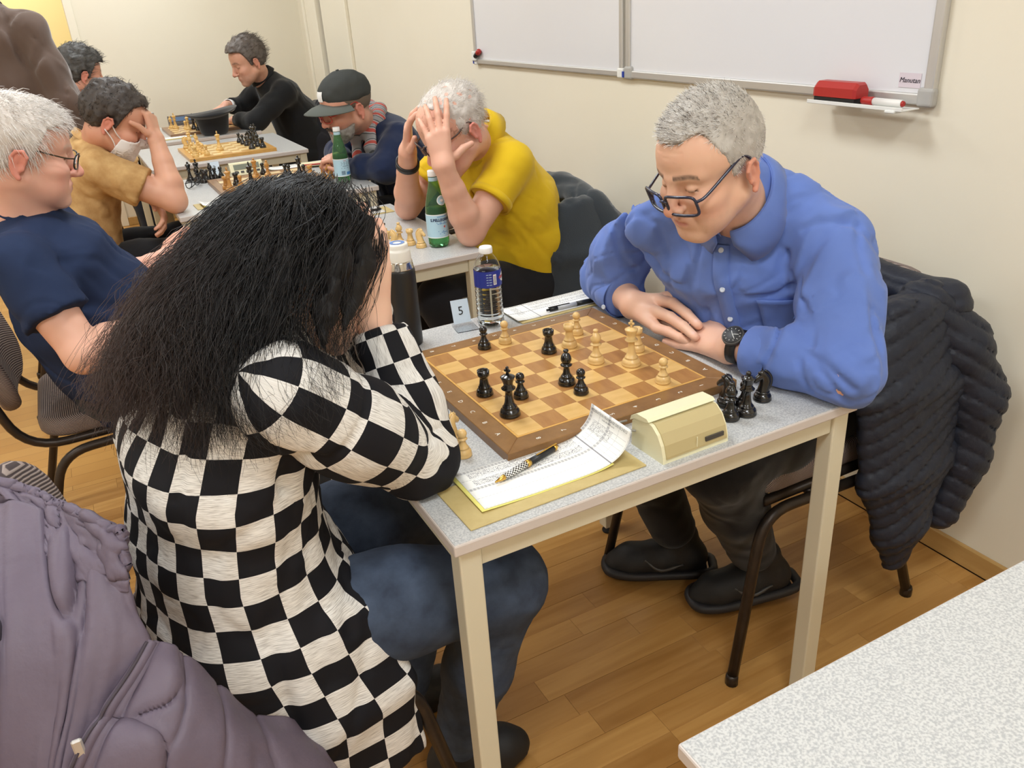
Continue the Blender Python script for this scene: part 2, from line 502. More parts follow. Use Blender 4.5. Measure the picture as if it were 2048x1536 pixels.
M_edge = newmat('laminate_edge_band', (206, 196, 190), 0.45)
M_leg = newmat('cream_painted_steel', (214, 206, 182), 0.42, spec=0.5)
M_foot = newmat('black_rubber_foot', (28, 28, 28), 0.7)
TW, TD, TH = 0.80, 0.80, 0.74
def make_table(label, x, y):
    t = thing('table', label, 'table', (x, y, 0), 0, 'square white tables')
    # top laminate slightly inset from the edge band
    link('edge_band', box('edge_band', (0, 0, TH-0.021), (TW, TD, TH-0.0008), 0.003, 2), M_edge, t)
    link('tabletop', box('tabletop', (0.0022, 0.0022, TH-0.003), (TW-0.0022, TD-0.0022, TH), 0.0006), M_lam, t)
    i = 0.010; w = 0.036
    for lx in (i, TW-i-w):
        for ly in (i, TD-i-w):
            l = link('leg', box('leg', (lx, ly, 0.022), (lx+w, ly+w, TH-0.0212), 0.003, 2), M_leg, t)
            V, F = lathe('f', [(0, 0), (0.016, 0), (0.017, 0.006), (0.011, 0.010), (0.011, 0.024), (0, 0.024)], 14)
            link('leg_foot', mesh_np('leg_foot', [(v[0]+lx+w/2, v[1]+ly+w/2, v[2]) for v in V], F), M_foot, l)
    a0 = TH-0.0212-0.040
    for a, b in (((i+w, i+0.006), (TW-i-w, i+0.026)), ((i+w, TD-i-0.026), (TW-i-w, TD-i-0.006)), ((i+0.006, i+w), (i+0.026, TD-i-w)), ((TW-i-0.026, i+w), (TW-i-0.006, TD-i-w))):
        link('apron', box('apron', (a[0], a[1], a0), (b[0], b[1], TH-0.0212), 0.002), M_leg, t)
    return t
TABLES = {5: (0.0, 0.0), 4: (-0.115, 1.295), 3: (-0.035, 2.45), 2: (-0.005, 3.655), 1: (-0.04, 4.62), 6: (0.0575, -1.223)}
make_table('white speckled table with board five between checkered top and blue shirt', *TABLES[5])
make_table('white table behind the woman, holding the yellow-shirted player\'s elbows', *TABLES[4])
make_table('white table with the brown-bordered board and digital clock', *TABLES[3])
make_table('white table with the plain yellow board, nobody seated', *TABLES[2])
make_table('farthest white table, under the black suit player\'s arm', *TABLES[1])
make_table('empty white speckled table at the bottom right corner', *TABLES[6])

# ---------------------------------------------------------------- chairs
M_tube = newmat('brown_black_steel_tube', (62, 52, 44), 0.38, metal=0.5, var=(40, (44, 38, 34), 0.8))
def ribbed():
    m = bpy.data.materials.new('ribbed_upholstery'); m.use_nodes = True; nt = NT(m); b = nt.b
    tc = nt.n('ShaderNodeTexCoord')
    wv = nt.n('ShaderNodeTexWave', wave_type='BANDS', bands_direction='Z', wave_profile='SIN'); wv.inputs['Scale'].default_value = 62; wv.inputs['Distortion'].default_value = 0.25; wv.inputs['Detail'].default_value = 1
    sp = nt.n('ShaderNodeSeparateXYZ'); nt.l(tc.outputs['Object'], sp.inputs[0])
    sm = nt.n('ShaderNodeMath', operation='MULTIPLY'); sm.inputs[1].default_value = 1.0
    nt.l(sp.outputs['X'], sm.inputs[0])
    ad = nt.n('ShaderNodeMath', operation='ADD'); nt.l(sp.outputs['Z'], ad.inputs[0]); nt.l(sm.outputs[0], ad.inputs[1])
    cb = nt.n('ShaderNodeCombineXYZ'); nt.l(ad.outputs[0], cb.inputs['Z'])
    nt.l(cb.outputs[0], wv.inputs['Vector'])
    rp = nt.n('ShaderNodeValToRGB'); rp.color_ramp.elements[0].position = 0.35; rp.color_ramp.elements[1].position = 0.65
    rp.color_ramp.elements[0].color = (*lin((74, 62, 62)), 1); rp.color_ramp.elements[1].color = (*lin((162, 146, 138)), 1)
    nt.l(wv.outputs['Fac'], rp.inputs[0]); nt.l(rp.outputs[0], b.inputs['Base Color'])
    bp = nt.n('ShaderNodeBump'); bp.inputs['Strength'].default_value = 0.5; bp.inputs['Distance'].default_value = 0.002
    nt.l(wv.outputs['Fac'], bp.inputs['Height']); nt.l(bp.outputs[0], b.inputs['Normal'])
    b.inputs['Roughness'].default_value = 0.9
    return m
M_rib = ribbed()
def pad(name, pts, thick, n=4, round_=0.02):
    pass
def rounded_slab(w, d, h, r=0.05, edge=0.012):
    """soft rectangular cushion centred on origin, w along y, d along x, h along z"""
    bm = bmesh.new()
    n = 6
    pts = []
    for cx, cy, a0 in ((d/2-r, w/2-r, 0), (-d/2+r, w/2-r, 90), (-d/2+r, -w/2+r, 180), (d/2-r, -w/2+r, 270)):
        for k in range(n+1):
            a = math.radians(a0+90*k/n); pts.append((cx+r*math.cos(a), cy+r*math.sin(a)))
    rings = []
    m = 4
    prof = [(1-math.cos(math.radians(90*k/m)), math.sin(math.radians(90*k/m))) for k in range(m+1)]
    def ring(inset, z):
        vs = []
        for x, y in pts:
            l = math.hypot(x, y); vs.append(bm.verts.new((x-x/l*inset, y-y/l*inset, z)))
        return vs
    for k in range(m+1):
        ins, zz = prof[m-k]; 
        a = math.radians(90*k/m)
        rings.append(ring(edge*(1-math.sin(a)), -h/2+edge*(1-math.cos(a))))
    for k in range(m+1):
        a = math.radians(90*k/m)
        rings.append(ring(edge*(1-math.cos(a)), h/2-edge+edge*math.sin(a)))
    N = len(pts)
    for A, B in zip(rings, rings[1:]):
        for k in range(N): bm.faces.new((A[k], A[(k+1) % N], B[(k+1) % N], B[k]))
    bm.faces.new(list(reversed(rings[0])))
    top = rings[-1]
    c = bm.verts.new((0, 0, h/2+0.006))
    for k in range(N): bm.faces.new((top[k], top[(k+1) % N], c))
    return bm
def make_chair(label):
    t = thing('chair', label, 'chair', (0, 0, 0), 0, 'ribbed stacking chairs')
    for s in (-1, 1):
        p = fillet([(0.285, s*0.25, 0.012), (0.205, s*0.226, 0.415), (-0.16, s*0.226, 0.40), (-0.285, s*0.25, 0.012)], 0.075, 7)
        lg = link('leg_frame', tube('leg_frame', p, 0.0125, 10), M_tube, t)
        for q in ((0.285, s*0.25), (-0.285, s*0.25)):
            V, F = lathe('f', [(0, 0), (0.0145, 0), (0.0145, 0.02), (0.0128, 0.026), (0, 0.026)], 12)
            link('foot_cap', mesh_np('foot_cap', [(v[0]+q[0], v[1]+q[1], v[2]) for v in V], F), M_tube, lg)
    for s in (-1, 1):
        p = fillet([(0.19, s*0.205, 0.428), (-0.235, s*0.205, 0.425), (-0.318, s*0.195, 0.76)], 0.10, 7)
        link('back_tube', tube('back_tube', p, 0.0118, 10), M_tube, t)
    link('cross_bar', tube('cross_bar', [(0.06, -0.226, 0.412), (0.06, 0.226, 0.412)], 0.009, 8), M_tube, t)
    bm = rounded_slab(0.42, 0.42, 0.055, 0.075, 0.022)
    bmesh.ops.translate(bm, verts=bm.verts, vec=(0.015, 0, 0.462))
    link('seat', bm_mesh('seat', bm, True), M_rib, t)
    bm = rounded_slab(0.42, 0.32, 0.05, 0.11, 0.022)
    bmesh.ops.subdivide_edges(bm, edges=[e for e in bm.edges if e.calc_length() > 0.1], cuts=3)
    for v in bm.verts:      # curve around the sitter
        v.co.z += 0.9*(v.co.y**2)
    R = Matrix.Rotation(math.radians(-102), 4, 'Y')
    bmesh.ops.transform(bm, matrix=Matrix.Translation((-0.283, 0, 0.665)) @ Matrix.Rotation(math.radians(78), 4, 'Y'), verts=bm.verts)
    link('backrest', bm_mesh('backrest', bm, True), M_rib, t)
    return t
CH = {}
CH['blue'] = make_chair('chair under the man in blue shirt with quilted jacket over its back')
CH['blue'].location = (0.965, 0.39, 0); CH['blue'].rotation_euler = (0, 0, math.pi)
def chair_copy(key, label, x, y, rz):
    c = copy_tree(CH['blue']); c['label'] = label; c.location = (x, y, 0); c.rotation_euler = (0, 0, rz); CH[key] = c
chair_copy('woman', 'ribbed chair under the woman, mauve jacket over its backrest', -0.262, 0.345, 0.0)
chair_copy('navy', 'ribbed chair under the man in navy t-shirt', -0.40, 1.60, 0.0)
chair_copy('yellow', 'chair under the man in yellow polo with dark fleece over it', 0.90, 1.66, math.pi)
chair_copy('tan', 'chair under the masked man in tan t-shirt', -0.42, 2.85, 0.0)
chair_copy('cap', 'chair under the man in grey cap', 1.02, 2.86, math.pi)
chair_copy('suit', 'chair under the man in black suit with dark coat over it', 1.00, 5.02, math.pi)
chair_copy('dark', 'chair under the dark-haired man beyond the masked player', -0.42, 5.0, 0.0)
# ---------------------------------------------------------------- chess pieces
M_ebony = newmat('black_lacquered_wood', (20, 18, 17), 0.22, spec=0.55, coat=0.4)
M_box = newmat('boxwood', (226, 190, 128), 0.34, spec=0.4, coat=0.2, var=(30, (212, 172, 108), 0.7), stretch=(1, 1, 0.2))
M_boxdk = newmat('honey_boxwood', (200, 148, 80), 0.34, spec=0.4, coat=0.2, var=(30, (180, 126, 62), 0.7), stretch=(1, 1, 0.2))
M_boxlt = newmat('pale_boxwood', (228, 190, 120), 0.36, var=(30, (214, 172, 104), 0.6))
PSEG = 22
def base_prof(r):
    return [(0, 0), (r*0.93, 0), (r, 0.0012), (r, 0.004), (r*0.95, 0.0052), (r*0.965, 0.0065), (r*0.93, 0.010), (r*0.78, 0.0135), (r*0.62, 0.0152)]
def pawn_m():
    r = 0.0145
    p = base_prof(r)+[(0.0098, 0.0155), (0.0098, 0.0170), (0.0085, 0.0182), (0.0064, 0.0225), (0.0050, 0.0285), (0.0048, 0.0305), (0.0085, 0.0318), (0.0088, 0.0330), (0.0060, 0.0345), (0.0050, 0.0355)]
    for k in range(1, 9):
        a = -60+150*k/8; p.append((0.0085*math.cos(math.radians(a)), 0.0420+0.0085*math.sin(math.radians(a))))
    p[-1] = (0, p[-1][1]); return lathe('pawn', p, PSEG)
def bishop_m():
    r = 0.0170
    p = base_prof(r)+[(0.0112, 0.0155), (0.0112, 0.0172), (0.0094, 0.0185), (0.0070, 0.0240), (0.0056, 0.0330), (0.0054, 0.0370), (0.0105, 0.0385), (0.0115, 0.0398), (0.0080, 0.0412), (0.0062, 0.0430)]
    p += [(0.0088, 0.0458), (0.0104, 0.0500), (0.0106, 0.0535), (0.0092, 0.0580), (0.0066, 0.0620), (0.0040, 0.0645), (0.0036, 0.0655), (0.0052, 0.0672), (0.0054, 0.0690), (0.0038, 0.0712), (0, 0.0718)]
    V, F = lathe('bishop', p, PSEG)
    # slanted cleft: press vertices of the mitre inward
    W = []
    for x, y, z in V:
        if 0.0455 < z < 0.0625 and x > 0:
            d = abs((z-0.0565)-0.55*(x-0.006))
            if d < 0.0022: x, y = x*0.6, y*0.75
        W.append((x, y, z))
    return W, F
def rook_m():
    r = 0.0165
    p = base_prof(r)+[(0.0118, 0.0155), (0.0118, 0.0172), (0.0104, 0.0185), (0.0088, 0.0240), (0.0078, 0.0320), (0.0078, 0.0365), (0.0100, 0.0385), (0.0112, 0.0400), (0.0116, 0.0500), (0.0084, 0.0500), (0.0080, 0.0452), (0, 0.0452)]
    V, F = lathe('rook', p, 24)
    W = list(V)
    # crenels: lower the crown top in four notches
    out = []
    for x, y, z in W:
        if z > 0.0499:
            a = math.degrees(math.atan2(y, x)) % 60
            if a < 14: z -= 0.0032
        out.append((x, y, z))
    return out, F
def queen_m():
    r = 0.0185
    p = base_prof(r)+[(0.0126, 0.0158), (0.0126, 0.0175), (0.0104, 0.0190), (0.0080, 0.0260), (0.0062, 0.0380), (0.0060, 0.0470), (0.0118, 0.0490), (0.0124, 0.0505), (0.0080, 0.0520), (0.0095, 0.0535), (0.0072, 0.0555), (0.0085, 0.0610), (0.0118, 0.0700), (0.0126, 0.0715), (0.0100, 0.0722), (0.0078, 0.0728), (0.0070, 0.0745), (0.0040, 0.0762)]
    for k in range(0, 7):
        a = -55+145*k/6; p.append((0.0046*math.cos(math.radians(a)), 0.0795+0.0046*math.sin(math.radians(a))))
    p[-1] = (0, p[-1][1])
    V, F = lathe('queen', p, 24); out = []
    for x, y, z in V:
        if 0.0705 < z < 0.0718:
            a = math.degrees(math.atan2(y, x)) % 45
            if a < 10: z -= 0.003; x *= 0.93; y *= 0.93
        out.append((x, y, z))
    return out, F
def king_m():
    r = 0.0190
    p = base_prof(r)+[(0.0130, 0.0160), (0.0130, 0.0178), (0.0108, 0.0192), (0.0084, 0.0270), (0.0066, 0.0400), (0.0064, 0.0500), (0.0122, 0.0520), (0.0130, 0.0536), (0.0086, 0.0552), (0.0100, 0.0568), (0.0078, 0.0588), (0.0092, 0.0650), (0.0128, 0.0740), (0.0132, 0.0752), (0.0110, 0.0766), (0.0060, 0.0790), (0.0040, 0.0796), (0, 0.0800)]
    V, F = lathe('king', p, 24)
    bm = bmesh.new()
    bm_box(bm, (-0.0022, -0.0022, 0.0785), (0.0022, 0.0022, 0.0945), 0.0006); bm_box(bm, (-0.0022, -0.0058, 0.0848), (0.0022, 0.0058, 0.0893), 0.0006)
    v2 = [tuple(v.co) for v in bm.verts]; bm.verts.index_update(); f2 = [tuple(v.index for v in f.verts) for f in bm.faces]; bm.free()
    return join_vf((V, F), (v2, f2))
def knight_m():
    r = 0.0168
    V, F = lathe('kb', base_prof(r)+[(0.0125, 0.0155), (0.0125, 0.0175), (0.0108, 0.0190), (0.0, 0.0195)], PSEG)
    # horse head: lofted cross sections along an arched spine (side view in x-z)
    prof = [  # spine x, z, half-length along x-ish, half thickness
        ((0.0, 0.018), 0.0112, 0.0100), ((-0.0012, 0.024), 0.0108, 0.0088), ((-0.0032, 0.032), 0.0104, 0.0076),
        ((-0.0040, 0.039), 0.0105, 0.0066), ((-0.0022, 0.046), 0.0108, 0.0060), ((0.0012, 0.0515), 0.0098, 0.0056), ((0.0040, 0.0555), 0.0072, 0.0046), ((0.0035, 0.0585), 0.003, 0.003)]
    V2 = []; F2 = []; n = 12
    for (c, a, b) in prof:
        for k in range(n):
            t = 2*math.pi*k/n
            V2.append((c[0]+a*math.cos(t), b*math.sin(t), c[1]))
    for i in range(len(prof)-1):
        for k in range(n): F2.append((i*n+k, i*n+(k+1) % n, (i+1)*n+(k+1) % n, (i+1)*n+k))
    F2.append(tuple(range((len(prof)-1)*n, len(prof)*n)))
    # muzzle: tapered block from the head forward and down
    m = [((0.000, 0.0490), 0.0088, 0.0055), ((0.0065, 0.0465), 0.0072, 0.0050), ((0.0120, 0.0425), 0.0058, 0.0044), ((0.0165, 0.0385), 0.0050, 0.0040), ((0.0182, 0.0370), 0.0028, 0.0028)]
    V3 = []; F3 = []
    for (c, a, b) in m:
        for k in range(n):
            t = 2*math.pi*k/n
            V3.append((c[0]+a*0.62*math.cos(t), b*math.sin(t), c[1]+a*0.78*math.cos(t)))
    for i in range(len(m)-1):
        for k in range(n): F3.append((i*n+(k+1) % n, i*n+k, (i+1)*n+k, (i+1)*n+(k+1) % n))
    F3.append(tuple(reversed(range((len(m)-1)*n, len(m)*n))))
    ears = []
    for s in (-1, 1):
        b = [(0.0015, s*0.0022, 0.056), (0.0062, s*0.0022, 0.055), (0.0040, s*0.0050, 0.055), (0.0030, s*0.0032, 0.0635)]
        ears.append((b, [(0, 1, 3), (1, 2, 3), (2, 0, 3), (0, 2, 1)]))
    # mane ridge
    V4, F4 = tube_vf(catmull([(-0.0115, 0, 0.022), (-0.0145, 0, 0.034), (-0.0135, 0, 0.045), (-0.0075, 0, 0.0545), (-0.001, 0, 0.0585)], 4), 0.0026, 6)
    return join_vf((V, F), (V2, F2), (V3, F3), *ears, (V4, F4))
GEOM = dict(pawn=pawn_m(), bishop=bishop_m(), rook=rook_m(), queen=queen_m(), king=king_m(), knight=knight_m())
PM = {}
def piece(kind, mat, x, y, z, label, rz=0.0, scale=1.0, group=None, tip=None):
    key = (kind, mat.name)
    if key not in PM:
        V, F = GEOM[kind]; PM[key] = mesh_np('chess_'+kind, V, F); PM[key].materials.append(mat)
    o = link('chess_'+kind, PM[key], None, None, (x, y, z), (0, 0, rz))
    o.scale = (scale,)*3
    if tip: o.rotation_euler = tip
    tag(o, label, 'chess piece', group)
    return o

# ---------------------------------------------------------------- chess boards
def wood(name, c1, c2, rough=0.35, scale=22, st=(1, 6, 1)):
    return newmat(name, c1, rough, spec=0.4, var=(scale, c2, 0.9), stretch=st, coat=0.15, coat_rough=0.2)
M_sqL = wood('light_maple_square', (222, 182, 116), (204, 160, 90), scale=14, st=(1, 4, 1))
M_sqD = wood('dark_cherry_square', (176, 128, 72), (154, 104, 56), scale=14, st=(1, 4, 1))
M_frame = wood('walnut_board_frame', (144, 106, 64), (122, 86, 48), scale=16, st=(2, 2, 2))
M_inlay = wood('maple_inlay', (220, 172, 92), (206, 154, 78))
M_sqL3 = wood('pale_square', (236, 214, 168), (222, 194, 142)); M_sqD3 = wood('brown_square', (166, 122, 78), (142, 100, 62))
M_frame3 = wood('brown_border', (150, 114, 82), (128, 94, 66))
M_sqL2 = wood('cream_square', (238, 214, 158), (226, 196, 134)); M_sqD2 = wood('honey_square', (206, 162, 92), (190, 144, 74))
M_frame2 = wood('honey_border', (204, 156, 84), (186, 136, 68))
M_white = newmat('white_print', (236, 232, 220), 0.6)
def chess_board(label, cx, cy, ang, sq, margin, mats, letters, inlay=0.004):
    h = 0.018
    t = thing('chess_board', label, 'chess board', (cx, cy, TH), ang, 'wooden chess boards')
    half = 4*sq; out = half+margin
    mL, mD, mF = mats
    link('board_core', box('board_core', (-half-0.002, -half-0.002, 0.001), (half+0.002, half+0.002, h-0.0022)), mF, t)
    for k in range(4):     # mitred frame rails
        a = k*math.pi/2
        i2 = half+inlay
        pts = [(-out, -out), (out, -out), (i2, -i2), (-i2, -i2)]
        P = [(x*math.cos(a)-y*math.sin(a), x*math.sin(a)+y*math.cos(a)) for x, y in pts]
        me = poly_prism('frame_rail', P, 0.0, h-0.0002)
        bm = bmesh.new(); bm.from_mesh(me)
        bmesh.ops.bevel(bm, geom=[e for e in bm.edges if all(v.co.z > h-0.001 for v in e.verts)], offset=0.0012, segments=1, affect='EDGES')
        link('frame_rail', bm_mesh('frame_rail', bm), mF, t)
        if inlay:
            pts = [(-i2, -i2), (i2, -i2), (half, -half), (-half, -half)]
            P = [(x*math.cos(a)-y*math.sin(a), x*math.sin(a)+y*math.cos(a)) for x, y in pts]
            link('inlay_strip', poly_prism('inlay_strip', P, 0.004, h-0.0003), M_inlay, t)
    sL = box('square', (-sq/2+.0001, -sq/2+.0001, -0.003), (sq/2-.0001, sq/2-.0001, 0), 0.00015); sL.materials.append(mL)
    sD = sL.copy(); sD.materials.clear(); sD.materials.append(mD)
    for i in range(8):
        for j in range(8):
            link('square', sL if (i+j) % 2 == 0 else sD, None, t, ((i-3.5)*sq, (j-3.5)*sq, h), (0, 0, (math.pi/2)*((i*3+j*5) % 4)))
    if letters:
        ring = half+0.026
        for k in range(8):
            for side in (0, 1):
                # letters A-H run along y (A near), turned to each player; digits 8..1 run along x
                me = text_mesh('coordinate_letter', 'ABCDEFGH'[k], 0.0125, 0.0001)
                link('coordinate_letter', me, M_white, t, ((-ring if side == 0 else ring), (k-3.5)*sq, h), (0, 0, -math.pi/2 if side == 0 else math.pi/2))
                me = text_mesh('coordinate_digit', str(8-k), 0.0125, 0.0001)
                link('coordinate_digit', me, M_white, t, ((k-3.5)*sq, (-ring if side == 0 else ring), h), (0, 0, math.pi/2 if side == 0 else -math.pi/2))
    def at(i, j):
        x, y = (i-3.5)*sq, (j-3.5)*sq
        return cx+x*math.cos(ang)-y*math.sin(ang), cy+x*math.sin(ang)+y*math.cos(ang), TH+h
    return at
BA = 0.0079
bcx = 0.2131+0.2*math.cos(BA)-0.2*math.sin(BA); bcy = 0.2015+0.2*math.sin(BA)+0.2*math.cos(BA)
at5 = chess_board('walnut framed chess board with white coordinates on the nearest table', bcx, bcy, BA, 0.05, 0.044, (M_sqL, M_sqD, M_frame), True)
B5 = [('pawn', 'b', 2, 7, 'black pawn on the nearest board beside the far edge, left of a white pawn', 0, -.1),
      ('pawn', 'w', 3, 7, 'white pawn on the nearest board, beside the black pawn at the far edge', 0, 0),
      ('rook', 'b', 4, 5, 'black rook with a pale nick on the nearest board, beside a white rook', 0, 0),
      ('rook', 'w', 5, 5, 'white rook on the nearest board, facing a black rook', 0, 0),
      ('pawn', 'w', 6, 6, 'white pawn directly behind the white rook on the nearest board', 0, 0),
      ('bishop', 'w', 5, 3, 'white bishop in the middle of the nearest board', 2.2, 0),
      ('bishop', 'b', 3, 2, 'black bishop in the middle of the nearest board', 1.0, 0),
      ('pawn', 'b', 3, 1, 'black pawn just in front of the black bishop on the nearest board', 0, 0),
      ('rook', 'b', 0, 3, 'black rook on the nearest board beside the checkered sleeve', 0, 0),
      ('king', 'b', 0, 1, 'black king near the front corner of the nearest board', 0.5, 0),
      ('pawn', 'b', 1, 2, 'black pawn just right of the black king on the nearest board', 0, 0),
      ('king', 'w', 6, 2, 'white king on the nearest board below the folded hands', 0.6, 0),
      ('rook', 'w', 7, 3, 'white rook hidden behind the white king on the nearest board', 0, 0),
      ('pawn', 'w', 6, 0, 'lone white pawn near the right corner of the nearest board', 0, 0)]
for k, c, i, j, lab, rz, _ in B5:
    x, y, z = at5(i, j)
    piece(k, M_ebony if c == 'b' else M_box, x, y, z, lab, rz)
# pieces taken off the nearest board
for k, c, x, y, lab, rz in [
        ('knight', 'b', 0.594, 0.118, 'black knight seen from behind between the board and the clock', 1.9),
        ('pawn', 'b', 0.612, 0.136, 'taken black pawn beside the right board corner', 0),
        ('pawn', 'b', 0.618, 0.098, 'taken black pawn hidden behind the taken bishop', 0),
        ('bishop', 'b', 0.566, 0.075, 'taken black bishop in front, next to the clock', 0),
        ('queen', 'b', 0.600, 0.072, 'taken black queen beside the clock', 0),
        ('knight', 'b', 0.662, 0.098, 'taken black knight with raised mane by the blue sleeve', 2.75),
        ('pawn', 'w', 0.119, 0.222, 'taken white pawn beside the checkered elbow', 0),
        ('knight', 'w', 0.122, 0.268, 'taken white knight half hidden behind the checkered elbow', 0.6)]:
    piece(k, M_ebony if c == 'b' else M_box, x, y, TH, lab, rz)

# second table (behind the woman)
at4 = chess_board('chess board mostly hidden behind the woman\'s hair on the second table', 0.235, 1.80, 0.0, 0.05, 0.03, (M_sqL3, M_sqD3, M_frame3), False)
for k, c, x, y, lab, rz in [('king', 'b', 0.452, 1.525, 'black king among taken pieces behind the thermos', 0.3), ('knight', 'w', 0.474, 1.494, 'pale knight leaning toward the thermos on the second table', 2.2),
                            ('bishop', 'w', 0.506, 1.523, 'pale bishop behind the thermos cap on the second table', 3.0), ('rook', 'w', 0.532, 1.500, 'pale rook between bishop and knight on the second table', 0),
                            ('knight', 'w', 0.548, 1.452, 'pale knight beside the nearer green bottle', 5.3), ('queen', 'w', 0.436, 1.440, 'pale queen behind the woman\'s raised hand', 0),
                            ('bishop', 'b', -0.035, 2.03, 'black bishop at the left corner of the second table', 0), ('knight', 'b', 0.005, 2.055, 'black knight at the far left of the second table', 2.6),
                            ('queen', 'b', 0.035, 2.06, 'black queen behind the black knight by the woman\'s hair', 0), ('rook', 'b', 0.012, 2.0, 'black rook among taken pieces by the woman\'s hair', 0),
                            ('pawn', 'b', 0.045, 2.01, 'black pawn among taken pieces by the woman\'s hair', 0)]:
    piece(k, M_ebony if c == 'b' else M_box, x, y, TH, lab, rz)

# third table
at3 = chess_board('brown-bordered chess board in front of the masked man', 0.392, 2.828, 0.0, 0.047, 0.034, (M_sqL3, M_sqD3, M_frame3), False, 0)
H3 = TH+0.018
for k, c, x, y, z, lab, rz in [
        ('king', 'w', 0.211, 2.716, H3, 'honey king at the front left corner of the brown-bordered board', 0.4), ('rook', 'w', 0.206, 2.775, H3, 'honey rook behind the honey king', 0),
        ('rook', 'b', 0.258, 2.825, H3, 'black rook on the brown-bordered board beside a honey pawn', 0), ('pawn', 'w', 0.264, 2.760, H3, 'honey pawn right of the honey king', 0),
        ('king', 'b', 0.312, 2.775, H3, 'black king on the brown-bordered board', 0.2), ('pawn', 'w', 0.317, 2.710, H3, 'honey pawn in front of the black king', 0),
        ('queen', 'w', 0.362, 2.921, H3, 'tall honey queen in front of the digital clock', 0), ('pawn', 'b', 0.408, 2.985, H3, 'black pawn right of the digital clock', 0),
        ('bishop', 'w', 0.411, 2.898, H3, 'honey bishop right of the honey queen', 0), ('pawn', 'w', 0.368, 2.712, H3, 'honey pawn touching the woman\'s hair outline', 0),
        ('pawn', 'b', 0.482, 2.870, H3, 'left of two black pawns peeping over the hair', 0), ('pawn', 'b', 0.492, 2.842, H3, 'right of two black pawns peeping over the hair', 0),
        ('queen', 'b', 0.535, 2.827, H3, 'tall black queen peeping over the hair', 0), ('pawn', 'b', 0.546, 2.794, H3, 'black pawn close to the tall black queen', 0),
        ('rook', 'w', 0.563, 2.752, H3, 'honey rook low behind the hair near the far bottle', 0), ('rook', 'w', 0.628, 2.790, TH, 'taken honey rook left of the farther green bottle', 0),
        ('knight', 'w', 0.646, 2.745, TH, 'taken honey knight touching the farther green bottle', 2.4)]:
    piece(k, M_ebony if c == 'b' else M_boxdk, x, y, z, lab, rz, 1.04)
for n, (k, x, y) in enumerate([('queen', 0.118, 3.19), ('king', 0.150, 3.17), ('bishop', 0.140, 3.12), ('knight', 0.162, 3.095), ('rook', 0.178, 3.12), ('bishop', 0.205, 3.155), ('pawn', 0.222, 3.15), ('pawn', 0.250, 3.16)]):
    piece(k, M_ebony, x, y, TH, ['taken black queen nearest the masked man\'s elbow', 'taken black king beside the masked man\'s forearm', 'taken black bishop behind the folded glasses', 'taken black knight behind the folded glasses', 'taken black rook left of the number card',
          'taken black bishop in front of the number card', 'taken black pawn in front of the number card', 'taken black pawn right of the number card'][n], n*0.7, 1.04)

# fourth table: pieces set aside at both ends
at2 = chess_board('plain yellow chess board on the unoccupied table', 0.418, 3.947, 0.0, 0.0485, 0.03, (M_sqL2, M_sqD2, M_frame2), False, 0)
for n, (k, x, y) in enumerate([('knight', .238, 4.134), ('queen', .262, 4.14), ('bishop', .251, 4.049), ('pawn', .242, 3.93), ('rook', .233, 3.777), ('bishop', .294, 4.10), ('pawn', .283, 3.985), ('pawn', .284, 3.905), ('pawn', .284, 3.851), ('pawn', .293, 3.789), ('knight', .245, 3.86), ('king', .378, 3.898)]):
    lab = ['pale knight farthest back at the left end of the yellow board', 'pale queen at the back left of the yellow board', 'pale bishop behind the pawns at the left end of the yellow board', 'pale pawn beside the left border of the yellow board', 'pale rook nearest the front left corner of the yellow board', 'pale bishop in the inner row at the left of the yellow board', 'backmost pawn of the inner pale row on the yellow board', 'second pawn from the back of the inner pale row', 'third pawn from the back of the inner pale row', 'front pawn of the inner pale row on the yellow board', 'pale knight just behind the pale front rook', 'white king alone in the middle of the plain yellow board'][n]
    piece(k, M_boxlt, x, y, TH+0.018, lab, n*1.1, 1.06, None if k == 'king' else 'pale pieces at the left end of the yellow board')
for n, (k, x, y) in enumerate([('pawn', .520, 4.088), ('pawn', .523, 4.0), ('pawn', .529, 3.93), ('bishop', .528, 3.789), ('rook', .585, 3.782), ('bishop', .573, 3.845), ('knight', .576, 3.955), ('knight', .570, 4.05), ('queen', .600, 4.09), ('king', .602, 4.03), ('pawn', .540, 3.86)]):
    lab = ['backmost black pawn of the inner row on the yellow board', 'second black pawn from the back on the yellow board', 'third black pawn from the back on the yellow board', 'black bishop at the front of the inner row, yellow board', 'black rook at the front right corner of the yellow board', 'black bishop behind the front black rook, yellow board', 'nearer of two black knights on the yellow board', 'farther of two black knights on the yellow board', 'black queen at the back right of the yellow board', 'black king at the right edge of the yellow board', 'black pawn just behind the front black bishop, yellow board'][n]
    piece(k, M_ebony, x, y, TH+0.018, lab, n*1.3, 1.06, 'black pieces at the right end of the yellow board')
